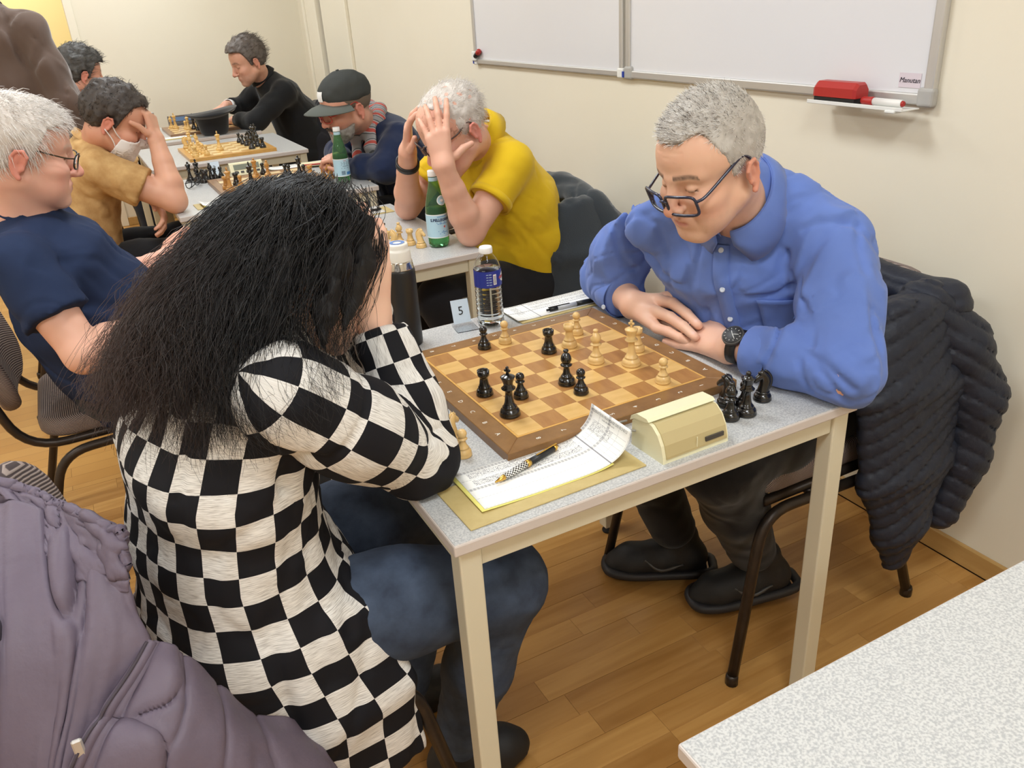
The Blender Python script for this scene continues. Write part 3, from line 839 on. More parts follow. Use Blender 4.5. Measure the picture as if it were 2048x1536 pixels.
# farthest table
at1 = chess_board('farthest chess board under the suited man\'s hand', 0.462, 5.03, 0.0, 0.0485, 0.03, (M_sqL2, M_sqD3, M_frame3), False, 0)
for k, c, x, y, lab in [('king', 'w', .311, 5.10, 'pale king in front of the dark clock on the farthest board'), ('bishop', 'w', .292, 5.16, 'pale bishop left of the dark clock on the farthest board'), ('queen', 'w', .372, 4.96, 'pale queen right of the dark clock on the farthest board'), ('pawn', 'w', .362, 5.01, 'pale pawn beside the pale queen on the farthest board'),
                        ('king', 'b', .405, 4.95, 'black king at the hat brim on the farthest board'), ('bishop', 'b', .416, 4.86, 'black bishop below the hat brim on the farthest board'), ('rook', 'w', .453, 5.135, 'pale rook peeping over the hat brim, farthest board'), ('knight', 'w', .474, 5.11, 'pale knight peeping over the hat brim, farthest board'),
                        ('pawn', 'b', .50, 5.10, 'black pawn peeping over the hat on the farthest board'), ('knight', 'b', .535, 5.09, 'black knight peeping over the hat on the farthest board'), ('pawn', 'w', .575, 5.09, 'pale pawn under the suited man\'s fingers'), ('pawn', 'b', .60, 5.05, 'black pawn under the suited man\'s fingers')]:
    piece(k, M_ebony if c == 'b' else M_boxlt, x, y, TH+0.018, lab, 0.5, 1.04)
# ---------------------------------------------------------------- chess clocks
M_cream = newmat('cream_plastic', (232, 226, 190), 0.42)
M_tanp = newmat('smoked_tan_plastic', (190, 174, 128), 0.2, coat=0.5)
M_lcd = newmat('lcd_grey', (128, 134, 120), 0.2)
M_dkgrey = newmat('dark_grey_plastic', (70, 68, 66), 0.4)
M_cable = newmat('grey_cable', (150, 146, 138), 0.5)
def extrude_x(prof, x0, x1):
    n = len(prof)
    V = [(x0, y, z) for y, z in prof]+[(x1, y, z) for y, z in prof]
    F = [(k, (k+1) % n, n+(k+1) % n, n+k) for k in range(n)]
    F += [tuple(reversed(range(n))), tuple(range(n, 2*n))]
    return V, F
ck = thing('chess_clock', 'cream chess clock with smoked curved cover on the nearest table', 'clock', (0.442, 0.058, TH), 0.02)
body = [(0.042, 0.0), (0.040, 0.046), (0.030, 0.056), (0.004, 0.060), (-0.012, 0.057), (-0.026, 0.046), (-0.036, 0.030), (-0.041, 0.012), (-0.042, 0.0)]
V, F = extrude_x(body, -0.068, 0.068)
link('clock_body', mesh_np('clock_body', V, F, False), M_cream, ck)
cov = [(0.002, 0.058), (-0.013, 0.0595), (-0.028, 0.048), (-0.0385, 0.031), (-0.0435, 0.012), (-0.0435, 0.008), (-0.038, 0.008), (-0.035, 0.02)]
V, F = extrude_x(cov, -0.062, 0.064)
link('front_cover', mesh_np('front_cover', V, F, False), M_tanp, ck)
V, F = extrude_x([(0.044, 0.046), (0.040, 0.056), (0.026, 0.0645), (0.000, 0.0655), (-0.006, 0.0615), (0.002, 0.0585), (0.03, 0.054)], -0.070, 0.069)
link('rocker_top', mesh_np('rocker_top', V, F, False), M_cream, ck)
link('maker_plate', box('maker_plate', (0.018, -0.0445, 0.016), (0.056, -0.0415, 0.0235)), M_dkgrey, ck)
link('cover_seam', box('cover_seam', (-0.0006, -0.0440, 0.012), (0.0006, -0.0425, 0.03)), M_cream, ck)
link('cable_stub', tube('cable_stub', catmull([(-0.068, 0.03, 0.03), (-0.09, 0.045, 0.035), (-0.08, 0.07, 0.03), (-0.05, 0.08, 0.022)], 6), 0.0018, 6), M_cable, ck)
def lcd_clock(label, x, y, rz, bodym, facem, s=1.0, digits=True):
    t = thing('chess_clock', label, 'clock', (x, y, TH), rz)
    prof = [(0.03, 0.0), (0.03, 0.045), (0.015, 0.062), (0.0, 0.060), (-0.03, 0.012), (-0.032, 0.0)]
    V, F = extrude_x([(a*s, b*s) for a, b in prof], -0.075*s, 0.075*s)
    link('clock_body', mesh_np('clock_body', V, F, False), bodym, t)
    d = Vector((0, -0.03, -0.048)).normalized(); n = Vector((0, -0.848, 0.53))
    def face(u0, u1, v0, v1, nm, m, off):
        o = Vector((0, 0.0, 0.060)); P = []
        for u, v in ((u0, v0), (u1, v0), (u1, v1), (u0, v1)): P.append((o+d*v*0.0566+n*off)*s+Vector((u*s, 0, 0)))
        Q = [p-n*0.002*s for p in P]
        V = [tuple(p) for p in P+Q]; F = [(3, 2, 1, 0), (0, 1, 5, 4), (1, 2, 6, 5), (2, 3, 7, 6), (3, 0, 4, 7)]
        link(nm, mesh_np(nm, V, F, False), m, t)
    face(-0.058, 0.058, 0.12, 0.58, 'display', facem, 0.0012)
    for k in range(5): face(-0.055+k*0.024, -0.040+k*0.024, 0.70, 0.86, 'button', M_dkgrey, 0.0018)
    face(-0.058, -0.045, 0.66, 0.92, 'button', M_blackp, 0.0016)
    return t
lcd_clock('cream digital chess clock with grey display on the third table', 0.362, 3.125, 0.0, M_cream, M_lcd)
M_bluelcd = newmat('blue_display', (84, 108, 140), 0.25)
lcd_clock('dark digital chess clock with blue display on the farthest table', 0.385, 5.355, -0.05, newmat('dark_brown_plastic', (62, 50, 44), 0.4), M_bluelcd, 1.15)

# ---------------------------------------------------------------- score sheets, clipboards, pens
M_hard = newmat('hardboard_tan', (196, 176, 120), 0.6, var=(50, (184, 162, 106), 0.8), bump=[(300, 0.1, 0.0005)])
M_yel = newmat('yellow_copy_paper', (238, 230, 130), 0.7)
def sheet_mat():
    m = bpy.data.materials.new('printed_score_sheet'); m.use_nodes = True; nt = NT(m); b = nt.b
    uv = nt.n('ShaderNodeUVMap'); sp = nt.n('ShaderNodeSeparateXYZ'); nt.l(uv.outputs[0], sp.inputs[0])
    U, Vv = sp.outputs['X'], sp.outputs['Y']
    def band(x, c, w):
        a = nt.n('ShaderNodeMath', operation='SUBTRACT'); nt.l(x, a.inputs[0]); a.inputs[1].default_value = c
        a2 = nt.n('ShaderNodeMath', operation='ABSOLUTE'); nt.l(a.outputs[0], a2.inputs[0])
        a3 = nt.n('ShaderNodeMath', operation='LESS_THAN'); nt.l(a2.outputs[0], a3.inputs[0]); a3.inputs[1].default_value = w
        return a3.outputs[0]
    def op(o, a, c):
        n = nt.n('ShaderNodeMath', operation=o)
        for k, v in enumerate((a, c)):
            if isinstance(v, (int, float)): n.inputs[k].default_value = v
            else: nt.l(v, n.inputs[k])
        return n.outputs[0]
    ink = None
    for c, w, s in ((0.955, 0.028, 0.45), (0.50, 0.028, 0.5), (0.745, 0.004, 0.5), (0.26, 0.004, 0.4), (0.015, 0.004, 0.4)):
        x = op('MULTIPLY', band(Vv, c, w), s); ink = x if ink is None else op('MAXIMUM', ink, x)
    # dashes inside the grey bands
    fr = op('FRACT', op('MULTIPLY', U, 46.0), 0); dash = op('GREATER_THAN', fr, 0.45)
    ink = op('MULTIPLY', ink, op('ADD', op('MULTIPLY', dash, 0.55), 0.45))
    for c in (0.80, 0.83, 0.86, 0.89, 0.92):
        ink = op('MAXIMUM', ink, op('MULTIPLY', op('MULTIPLY', band(Vv, 0.45, 0.4), band(U, c, 0.0012)), 0.35))
    ink = op('MAXIMUM', ink, op('MULTIPLY', band(U, 0.775, 0.004), 0.75))
    # handwriting
    mp = nt.n('ShaderNodeMapping'); mp.inputs['Scale'].default_value = (110, 52, 1); nt.l(uv.outputs[0], mp.inputs[0])
    no = nt.n('ShaderNodeTexNoise'); no.inputs['Scale'].default_value = 1.0; no.inputs['Detail'].default_value = 1; nt.l(mp.outputs[0], no.inputs['Vector'])
    hw = op('LESS_THAN', op('ABSOLUTE', op('SUBTRACT', no.outputs['Fac'], 0.5), 0), 0.038)
    reg = op('MULTIPLY', band(U, 0.40, 0.34), op('MAXIMUM', band(Vv, 0.84, 0.07), band(Vv, 0.64, 0.07)))
    ink = op('MAXIMUM', ink, op('MULTIPLY', op('MULTIPLY', hw, reg), 0.9))
    reg2 = op('MULTIPLY', band(U, 0.885, 0.035), band(Vv, 0.62, 0.25))
    ink = op('MAXIMUM', ink, op('MULTIPLY', op('MULTIPLY', hw, reg2), 0.7))
    mx = nt.n('ShaderNodeMix', data_type='RGBA'); nt.l(ink, mx.inputs[0])
    mx.inputs[6].default_value = (*lin((242, 241, 236)), 1); mx.inputs[7].default_value = (*lin((62, 58, 78)), 1)
    nt.l(mx.outputs[2], b.inputs['Base Color']); b.inputs['Roughness'].default_value = 0.65
    return m
M_sheet = sheet_mat()
def paper(name, prof, w, n=4, sag=0.0):
    """paper strip: prof list of (x,z) along length; width w along +y; thin double surface"""
    P = catmull([(x, 0, z) for x, z in prof], 5)
    m = len(P); L = np.concatenate([[0], np.cumsum(np.linalg.norm(np.diff(P, axis=0), axis=1))]); L /= L[-1]
    V = []; uv = []; F = []
    for layer in (0, 1):
        for i in range(m):
            for k in range(n+1):
                t = k/n
                V.append((P[i][0], w*t, P[i][2]+sag*math.sin(math.pi*t)-layer*0.0004)); uv.append((L[i], t))
    N = m*(n+1)
    for i in range(m-1):
        for k in range(n):
            a = i*(n+1)+k
            F.append((a, a+n+1, a+n+2, a+1)); F.append((N+a, N+a+1, N+a+n+2, N+a+n+1))
    edge = [k for k in range(n+1)]+[i*(n+1)+n for i in range(1, m)]+[(m-1)*(n+1)+k for k in range(n-1, -1, -1)]+[i*(n+1) for i in range(m-2, 0, -1)]
    for a, b2 in zip(edge, edge[1:]+edge[:1]): F.append((a, b2, N+b2, N+a))
    me = mesh_np(name, V, F)
    ul = me.uv_layers.new(name='UVMap')
    vi = np.zeros(len(me.loops), np.int32); me.loops.foreach_get('vertex_index', vi)
    ul.data.foreach_set('uv', np.array(uv, np.float32)[vi].ravel())
    return me
def clipboard(label, x, y, rz, L, W):
    t = tag(link('clipboard', box('clipboard', (0, 0, 0), (L, W, 0.003), 0.0012, 2), M_hard, None, (x, y, TH), (0, 0, rz)), label, 'clipboard')
    return t
clipboard('tan hardboard clipboard under the score sheet at the near table edge', 0.036, 0.020, 0.02, 0.315, 0.122)
sh = thing('score_sheet', 'score sheet of the woman curling up against the cream clock', 'paper', (0.074, 0.050, TH+0.003), 0.0)
me = paper('top_sheet', [(0, 0.0045), (0.07, 0.0022), (0.14, 0.0018), (0.20, 0.0035), (0.235, 0.012), (0.256, 0.031), (0.264, 0.056)], 0.115, 6)
o = link('top_sheet', me, M_sheet, sh)
me = paper('copy_sheet', [(-0.004, 0.0035), (0.07, 0.0008), (0.14, 0.0006), (0.20, 0.0015), (0.232, 0.006)], 0.115, 4)
link('copy_sheet', me, M_yel, sh, (-0.002, -0.003, 0), (0, 0, 0.006))
M_ink = newmat('print_ink', (58, 58, 62), 0.7)
# header lettering on the curled end
def on_curl(me, u0, v0, flip=1):
    """lay a flat text mesh (x right, y up) on the curled end: text right -> -y, text up -> up the curl"""
    for v in me.vertices:
        s = v.co.y+u0; t = v.co.x
        # curl end is close to straight from (0.256,0.031) to (0.264,0.056)
        k = (s)/0.0265
        x = 0.2555+0.0085*k; z = 0.030+0.0255*k
        v.co = Vector((x-0.0012-v.co.z, v0-t, z+0.0006))
for body_, size, u0 in (('FEDERATION FRANÇAISE DES ÉCHECS', 0.0060, 0.019), ('feuille officielle de partie', 0.0036, 0.013)):
    me = text_mesh('header_lettering', body_, size, 0.0); on_curl(me, u0, 0.0575)
    link('header_lettering', me, M_ink, sh)
def pen_parts(t, L, segs):
    """segs: list of (name, [(r, t)...], material); axis along +x from tip at 0"""
    for nm, prof, m in segs:
        V, F = lathe(nm, [(r, q*L) for r, q in prof], 14)
        link(nm, mesh_np(nm, [(v[2], v[0], v[1]) for v in V], F), m, t)
M_gold = newmat('brass_gold', (214, 172, 84), 0.25, metal=0.9)
def pen_check():
    m = bpy.data.materials.new('checkered_pen_enamel'); m.use_nodes = True; nt = NT(m); b = nt.b
    tc = nt.n('ShaderNodeTexCoord'); sp = nt.n('ShaderNodeSeparateXYZ'); nt.l(tc.outputs['Object'], sp.inputs[0])
    at = nt.n('ShaderNodeMath', operation='ARCTAN2'); nt.l(sp.outputs['Z'], at.inputs[0]); nt.l(sp.outputs['Y'], at.inputs[1])
    s1 = nt.n('ShaderNodeMath', operation='MULTIPLY'); nt.l(at.outputs[0], s1.inputs[0]); s1.inputs[1].default_value = 7/math.pi
    s2 = nt.n('ShaderNodeMath', operation='MULTIPLY'); nt.l(sp.outputs['X'], s2.inputs[0]); s2.inputs[1].default_value = 330
    cb = nt.n('ShaderNodeCombineXYZ'); nt.l(s1.outputs[0], cb.inputs[0]); nt.l(s2.outputs[0], cb.inputs[1]); cb.inputs[2].default_value = 0.5
    ch = nt.n('ShaderNodeTexChecker'); ch.inputs['Scale'].default_value = 1.0; nt.l(cb.outputs[0], ch.inputs['Vector'])
    ch.inputs['Color1'].default_value = (*lin((236, 234, 228)), 1); ch.inputs['Color2'].default_value = (*lin((20, 20, 22)), 1)
    nt.l(ch.outputs['Color'], b.inputs['Base Color']); b.inputs['Roughness'].default_value = 0.25
    return m
pn = thing('pen', 'checkered ballpoint pen with gold tip on the score sheet', 'pen', (0.118, 0.1015, TH+0.0118), math.atan2(0.042, 0.137))
pen_parts(pn, 0.144, [('gold_tip', [(0, 0), (0.0012, 0.0), (0.0046, 0.12), (0.0048, 0.135), (0, 0.135)], M_gold), ('checkered_barrel', [(0, 0.135), (0.0046, 0.135), (0.0058, 0.3), (0.0056, 0.48), (0, 0.48)], pen_check()),
                     ('gold_ring', [(0, 0.48), (0.0062, 0.48), (0.0062, 0.535), (0, 0.535)], M_gold), ('black_cap', [(0, 0.535), (0.0056, 0.535), (0.0052, 0.93), (0, 0.93)], M_blackp), ('gold_end', [(0, 0.93), (0.0055, 0.93), (0.005, 0.965), (0.0025, 1.0), (0, 1.0)], M_gold)])
link('pocket_clip', box('pocket_clip', (0.093, -0.0012, 0.0054), (0.142, 0.0012, 0.0072), 0.0006), M_gold, pn)
# opponent's sheet and pen at the far edge
clipboard('tan hardboard clipboard under the score sheet beside the blue sleeve', 0.488, 0.690, 0.0, 0.285, 0.105)
sh2 = thing('score_sheet', 'score sheet with clicker pen at the far edge beside the blue sleeve', 'paper', (0.486, 0.700, TH+0.003), 0.0)
o = link('top_sheet', paper('top_sheet', [(0.27, 0.003), (0.18, 0.0015), (0.08, 0.0015), (0.03, 0.001), (-0.004, 0.004)], 0.10, 4), M_sheet, sh2)
# flip so the print side faces up whichever way the strip runs
pn2 = thing('pen', 'black and clear clicker pen on the score sheet beside the blue cuff', 'pen', (0.566, 0.712, TH+0.0105), -0.055)
M_clear = newmat('clear_grey_plastic', (190, 192, 196), 0.15)
pen_parts(pn2, 0.142, [('clicker', [(0, 0), (0.0028, 0), (0.003, 0.06), (0, 0.06)], M_blackp), ('black_upper', [(0, 0.06), (0.005, 0.06), (0.0052, 0.2), (0, 0.2)], M_blackp), ('clear_barrel', [(0, 0.2), (0.0052, 0.2), (0.0055, 0.56), (0, 0.56)], M_clear),
                       ('rubber_grip', [(0, 0.56), (0.0058, 0.56), (0.006, 0.7), (0.0056, 0.88), (0.003, 0.97), (0, 0.97)], M_blackp), ('tip', [(0, 0.97), (0.0018, 0.97), (0.0006, 1.0), (0, 1.0)], M_clear)])
link('pocket_clip', box('pocket_clip', (0.004, -0.0018, 0.0048), (0.062, 0.0018, 0.0066), 0.0006), M_blackp, pn2)
# other tables
def sheet_thing(label, x, y, rz, L, W, copy=True):
    t = thing('score_sheet', label, 'paper', (x, y, TH+0.0032), rz)
    link('top_sheet', paper('top_sheet', [(0, 0.012), (L*.1, 0.004), (L*.4, 0.0015), (L, 0.0015)], W, 4), M_sheet, t)
    if copy: link('copy_sheet', paper('copy_sheet', [(0.004, 0.006), (L*.12, 0.001), (L*.4, 0.0006), (L, 0.0006)], W, 4), M_yel, t, (0, -0.004, 0))
    return t
clipboard('tan clipboard under papers in front of the masked man', 0.045, 2.525, 0.02, 0.31, 0.11)
sheet_thing('score sheet with blue pen in front of the masked man', 0.068, 2.53, 0.02, 0.28, 0.10)
pn3 = thing('pen', 'clear ballpoint with blue cap beside the brown-bordered board', 'pen', (0.122, 2.598, TH+0.013), 0.07)
pen_parts(pn3, 0.16, [('barrel', [(0, 0), (0.0008, 0), (0.0035, 0.08), (0.004, 0.62), (0, 0.62)], M_clear), ('blue_cap', [(0, 0.62), (0.0052, 0.62), (0.005, 0.98), (0.003, 1.0), (0, 1.0)], newmat('blue_cap', (40, 44, 170), 0.4))])
clipboard('tan clipboard under papers by the capped man', 0.47, 3.115, -0.1, 0.26, 0.10)
sheet_thing('loose score sheet in front of the man in grey cap', 0.46, 3.13, -0.1, 0.24, 0.09, False)
fo = thing('folder', 'cream folder with red spine in front of the man in grey cap', 'folder', (0.60, 3.085, TH+0.0075), -0.25)
link('folder_cover', box('folder_cover', (0, 0, 0), (0.13, 0.085, 0.008), 0.003, 2), M_cream, fo)
link('red_band', box('red_band', (0.02, -0.001, 0.0045), (0.12, 0.018, 0.0095), 0.001), M_redp, fo)
clipboard('tan clipboard by the yellow-shirted man\'s far elbow', 0.43, 1.955, 0.0, 0.22, 0.10)
sheet_thing('crumpled white score sheet by the yellow-shirted man\'s far elbow', 0.42, 1.96, 0.0, 0.2, 0.09, False)
pn4 = thing('pen', 'dark pen lying on the sheet by the yellow-shirted man\'s elbow', 'pen', (0.47, 1.985, TH+0.012), 0.0)
pen_parts(pn4, 0.14, [('barrel', [(0, 0), (0.001, 0), (0.0045, 0.1), (0.005, 0.95), (0.003, 1.0), (0, 1.0)], M_blackp)])
clipboard('clipboard at the left of the farthest table', 0.10, 4.70, 0.05, 0.28, 0.10)
sheet_thing('score sheets at the left of the farthest table', 0.10, 4.72, 0.05, 0.26, 0.10)
clipboard('clipboard held near the navy-shirted man\'s hand', -0.10, 1.885, 0.0, 0.1, 0.1)

# ---------------------------------------------------------------- number cards
M_acr = newmat('clear_acrylic', (240, 244, 248), 0.05, trans=1.0, ior=1.08)
M_card = newmat('pale_blue_card', (214, 228, 240), 0.6)
def number_card(label, txt, x, y, rz, s=1.0):
    t = thing('number_card', label, 'sign', (x, y, TH+0.0006), rz)
    V = []
    a = math.radians(18)
    th = 0.0015
    prof = [(-0.045, 0), (0.0, 0), (0.0+0.062*math.sin(a), 0.062*math.cos(a)), (0.062*math.sin(a)-th, 0.062*math.cos(a)), (-th, th), (-0.045, th)]
    Vv, F = extrude_x([(p*s, q*s) for p, q in prof], -0.026*s, 0.026*s)
    link('stand', mesh_np('stand', Vv, F, False), M_acr, t)
    R = Matrix.Translation((0, -0.0022*s, 0.003*s)) @ Matrix.Rotation(math.pi/2-a, 4, 'X')
    c = link('card', box('card', (-0.021*s, 0.003*s, -0.0004), (0.021*s, 0.058*s, 0.0004)), M_card, t); c.matrix_local = R
    n = link('numeral', text_mesh('numeral', txt, 0.028*s, 0.0002), newmat('numeral_ink', (20, 20, 24), 0.6), t); n.matrix_local = R @ Matrix.Translation((0, 0.031*s, 0.0008))
    return t
number_card('clear stand with card numbered 5 at the far edge of the nearest table', '5', 0.372, 0.770, -0.12)
number_card('small number card behind the taken black pawns on the third table', '3', 0.236, 3.215, -0.05, 1.1)

# ---------------------------------------------------------------- bottles and flask
M_pet = newmat('green_pet', (178, 226, 186), 0.04, trans=0.95, ior=1.22)
M_petw = newmat('green_water', (170, 222, 180), 0.03, trans=0.95, ior=1.25)
M_label = newmat('pale_blue_label', (176, 208, 222), 0.5)
M_capw = newmat('white_cap', (240, 240, 238), 0.4)
M_navy = newmat('navy_ink', (34, 50, 86), 0.6); M_redink = newmat('red_ink', (206, 66, 52), 0.6); M_blueink = newmat('blue_ink', (70, 130, 190), 0.6); M_whiteink = newmat('white_ink', (238, 238, 236), 0.6)
def wrap(me, R, z, a0=0.0):
    for v in me.vertices:
        a = a0+v.co.x/R
        r = R+0.0003+v.co.z
        zz = z+v.co.y
        v.co = Vector((r*math.sin(a), -r*math.cos(a), zz))
    return me
def band(name, R, z0, z1, a0=-math.pi, a1=math.pi, n=40):
    V = []; F = []
    for k in range(n+1):
        a = a0+(a1-a0)*k/n
        for z in (z0, z1): V.append((R*math.sin(a), -R*math.cos(a), z))
        for z in (z0, z1): V.append(((R-0.0004)*math.sin(a), -(R-0.0004)*math.cos(a), z))
    for k in range(n):
        b = 4*k
        F.append((b, b+4, b+5, b+1)); F.append((b+2, b+3, b+7, b+6))
    return mesh_np(name, V, F)
def disc_patch(name, R, z, rx, rz_, n=24, a0=0.0):
    V = [(0, 0, 0)]; F = []
    for k in range(n):
        t = 2*math.pi*k/n
        V.append((rx*math.cos(t), rz_*math.sin(t), 0))
    for k in range(n): F.append((0, 1+k, 1+(k+1) % n))
    me = mesh_np(name, V, F, False); return wrap(me, R, z, a0)
def green_bottle(label, x, y, rz, front):
    t = thing('water_bottle', label, 'bottle', (x, y, TH), rz)
    outer = [(0, 0.004), (0.014, 0.002), (0.022, 0.0), (0.029, 0.003), (0.0325, 0.012), (0.0328, 0.030), (0.0325, 0.10), (0.032, 0.118), (0.029, 0.138), (0.024, 0.158), (0.019, 0.176), (0.0155, 0.192), (0.0138, 0.204), (0.0132, 0.214), (0.0132, 0.220)]
    inner = [(max(r-0.0012, 0), z+0.0012) for r, z in reversed(outer) if r > 0]
    V, F = lathe('b', outer+inner+[(0, 0.0062)], 36)
    link('bottle_wall', mesh_np('bottle_wall', V, F), M_pet, t)
    lvl = 0.120
    wl = [(0, 0.006)]+[(r-0.0016, z+0.0015) for r, z in outer[2:] if z < lvl-0.002]+[(0.0300, lvl), (0, lvl)]
    V, F = lathe('w', wl, 30); link('water', mesh_np('water', V, F), M_petw, t)
    V, F = lathe('c', [(0, 0.214), (0.0148, 0.214), (0.0150, 0.216), (0.0150, 0.2295), (0.0138, 0.2315), (0, 0.2318)], 28)
    link('cap', mesh_np('cap', V, F), M_capw, t)
    lb = link('label', band('label', 0.0333, 0.034, 0.102), M_label, t)
    link('label_border', band('label_border', 0.0334, 0.032, 0.0345), M_capw, lb); link('label_border', band('label_border', 0.0334, 0.1015, 0.104), M_capw, lb)
    nk = link('neck_label', band('neck_label', 0.0142, 0.200, 0.212), M_label, t)
    if front:
        me = wrap(text_mesh('brand_lettering', 'S.PELLEGRINO', 0.0115, 0.0, bold=0.0005), 0.0334, 0.087, -0.30); link('brand_lettering', me, M_navy, lb)
        # five-pointed star
        V = [(0, 0, 0)]; 
        for k in range(10):
            r = 0.0052 if k % 2 == 0 else 0.0021; a = math.pi/2+k*math.pi/5; V.append((r*math.cos(a), r*math.sin(a), 0))
        st_ = mesh_np('star', V, [(0, 1+k, 1+(k+1) % 10) for k in range(10)], False); link('star', wrap(st_, 0.0334, 0.066, -0.10), M_redink, lb)
        for k, (zz, ww, aa) in enumerate(((0.079, 0.040, -0.25), (0.0755, 0.034, -0.25), (0.053, 0.05, 0.0), (0.0495, 0.022, -0.1), (0.045, 0.045, 0.05), (0.097, 0.03, -0.3))):
            me = mesh_np('fine_print', [(-ww/2, -0.0009, 0), (-ww/6, -0.0009, 0), (ww/6, -0.0009, 0), (ww/2, -0.0009, 0), (ww/2, 0.0009, 0), (ww/6, 0.0009, 0), (-ww/6, 0.0009, 0), (-ww/2, 0.0009, 0)], [(0, 1, 6, 7), (1, 2, 5, 6), (2, 3, 4, 5)], False)
            link('fine_print', wrap(me, 0.0334, zz, aa), M_blueink, lb)
        # shoulder medallion
        R = 0.0268
        for nm, rx, m, off in (('medallion_rim', 0.0150, M_capw, 0.0012), ('medallion', 0.0128, M_label, 0.0016), ('medallion_emblem', 0.006, M_whiteink, 0.0020)):
            me = disc_patch(nm, R, 0.1445, rx, rx*0.97 if nm != 'medallion_emblem' else 0.004, 28, -0.05)
            for v in me.vertices:
                r = math.hypot(v.co.x, v.co.y); rr = np.interp(v.co.z, [0.118, 0.138, 0.158, 0.176], [0.0325, 0.0295, 0.0245, 0.0195])+off
                v.co.x *= rr/r; v.co.y *= rr/r
            link(nm, me, m, t)
    else:
        for k in range(8):
            w = 0.0007+0.0004*(k % 3)
            x0 = -0.026+k*0.0022
            me = mesh_np('barcode_bar', [(x0, -0.008, 0), (x0+w, -0.008, 0), (x0+w, 0.008, 0), (x0, 0.008, 0)], [(0, 1, 2, 3)], False); link('barcode_bar', wrap(me, 0.0334, 0.047, 0.1), M_navy, lb)
        me = mesh_np('blue_panel', [(-0.012+0.006*k, s*0.006, 0) for s in (-1, 1) for k in range(5)], [(k, k+1, k+6, k+5) for k in range(4)], False); link('blue_panel', wrap(me, 0.0334, 0.044, 0.35), M_blueink, lb)
        for k, (zz, ww, aa) in enumerate(((0.096, 0.012, -0.1), (0.090, 0.040, 0.0), (0.085, 0.036, 0.0), (0.080, 0.040, 0.0), (0.074, 0.03, 0.0), (0.066, 0.042, 0.0))):
            me = mesh_np('fine_print', [(-ww/2, -0.0007, 0), (-ww/6, -0.0007, 0), (ww/6, -0.0007, 0), (ww/2, -0.0007, 0), (ww/2, 0.0007, 0), (ww/6, 0.0007, 0), (-ww/6, 0.0007, 0), (-ww/2, 0.0007, 0)], [(0, 1, 6, 7), (1, 2, 5, 6), (2, 3, 4, 5)], False)
            link('fine_print', wrap(me, 0.0334, zz, aa), M_redink if k == 0 else M_navy, lb)
    return t
green_bottle('green sparkling water bottle with medallion beside the yellow-shirted man', 0.600, 1.432, 0.40, True)
green_bottle('green sparkling water bottle turned backwards in front of the capped man', 0.665, 2.612, 0.30, False)
# clear bottle
M_clearpet = newmat('clear_pet', (250, 252, 253), 0.03, trans=1.0, ior=1.16)
M_water = newmat('clear_water', (248, 251, 252), 0.02, trans=1.0, ior=1.33)
wb_ = thing('water_bottle', 'clear plastic water bottle with dark blue label on the nearest table', 'bottle', (0.430, 0.737, TH), 0.40)
prof = [(0, 0.005), (0.012, 0.003), (0.020, 0.0), (0.028, 0.002), (0.031, 0.008)]
zz = 0.010
for k in range(8): prof += [(0.0312, zz+0.002), (0.0292, zz+0.0055), (0.0312, zz+0.009)]; zz += 0.0105
prof += [(0.0305, 0.098), (0.0310, 0.102), (0.0310, 0.134), (0.0305, 0.140), (0.0285, 0.148), (0.0215, 0.160), (0.0145, 0.170), (0.0125, 0.174), (0.0125, 0.180)]
inner = [(max(r-0.0010, 0), z+0.0010) for r, z in reversed(prof) if r > 0]
V, F = lathe('b', prof+inner+[(0, 0.0062)], 36)
link('bottle_wall', mesh_np('bottle_wall', V, F), M_clearpet, wb_)
V, F = lathe('w', [(0, 0.007)]+[(r-0.0014, z+0.001) for r, z in prof[2:] if z < 0.135]+[(0.0285, 0.137), (0, 0.137)], 30)
link('water', mesh_np('water', V, F), M_water, wb_)
V, F = lathe('c', [(0, 0.172), (0.0150, 0.172), (0.0152, 0.174), (0.0150, 0.184), (0.0138, 0.1865), (0, 0.187)], 28)
link('cap', mesh_np('cap', V, F), M_capw, wb_)
lb = link('label', band('label', 0.0317, 0.098, 0.136), newmat('royal_blue_label', (40, 56, 150), 0.35), wb_)
link('white_oval', disc_patch('white_oval', 0.0318, 0.1175, 0.0145, 0.011, 24, 0.62), M_whiteink, lb)
me = wrap(text_mesh('brand_lettering', 'CRISTALINE', 0.0075, 0.0, bold=0.0003), 0.0320, 0.118, 0.66); link('brand_lettering', me, M_redink, lb)
me = mesh_np('barcode_panel', [(-0.004, -0.012, 0), (0.004, -0.012, 0), (0.004, 0.012, 0), (-0.004, 0.012, 0)], [(0, 1, 2, 3)], False); link('barcode_panel', wrap(me, 0.0318, 0.1165, -0.32), M_whiteink, lb)
for k in range(6):
    zk = -0.009+k*0.0032
    me = mesh_np('barcode_bar', [(-0.003, zk, 0), (0.003, zk, 0), (0.003, zk+0.0014, 0), (-0.003, zk+0.0014, 0)], [(0, 1, 2, 3)], False); link('barcode_bar', wrap(me, 0.0320, 0.1165, -0.32), M_navy, lb)
for k in range(5):
    me = mesh_np('fine_print', [(-0.006, -0.0007, 0), (0.006, -0.0007, 0), (0.006, 0.0007, 0), (-0.006, 0.0007, 0)], [(0, 1, 2, 3)], False); link('fine_print', wrap(me, 0.0319, 0.105+k*0.006, -0.75), M_label, lb)
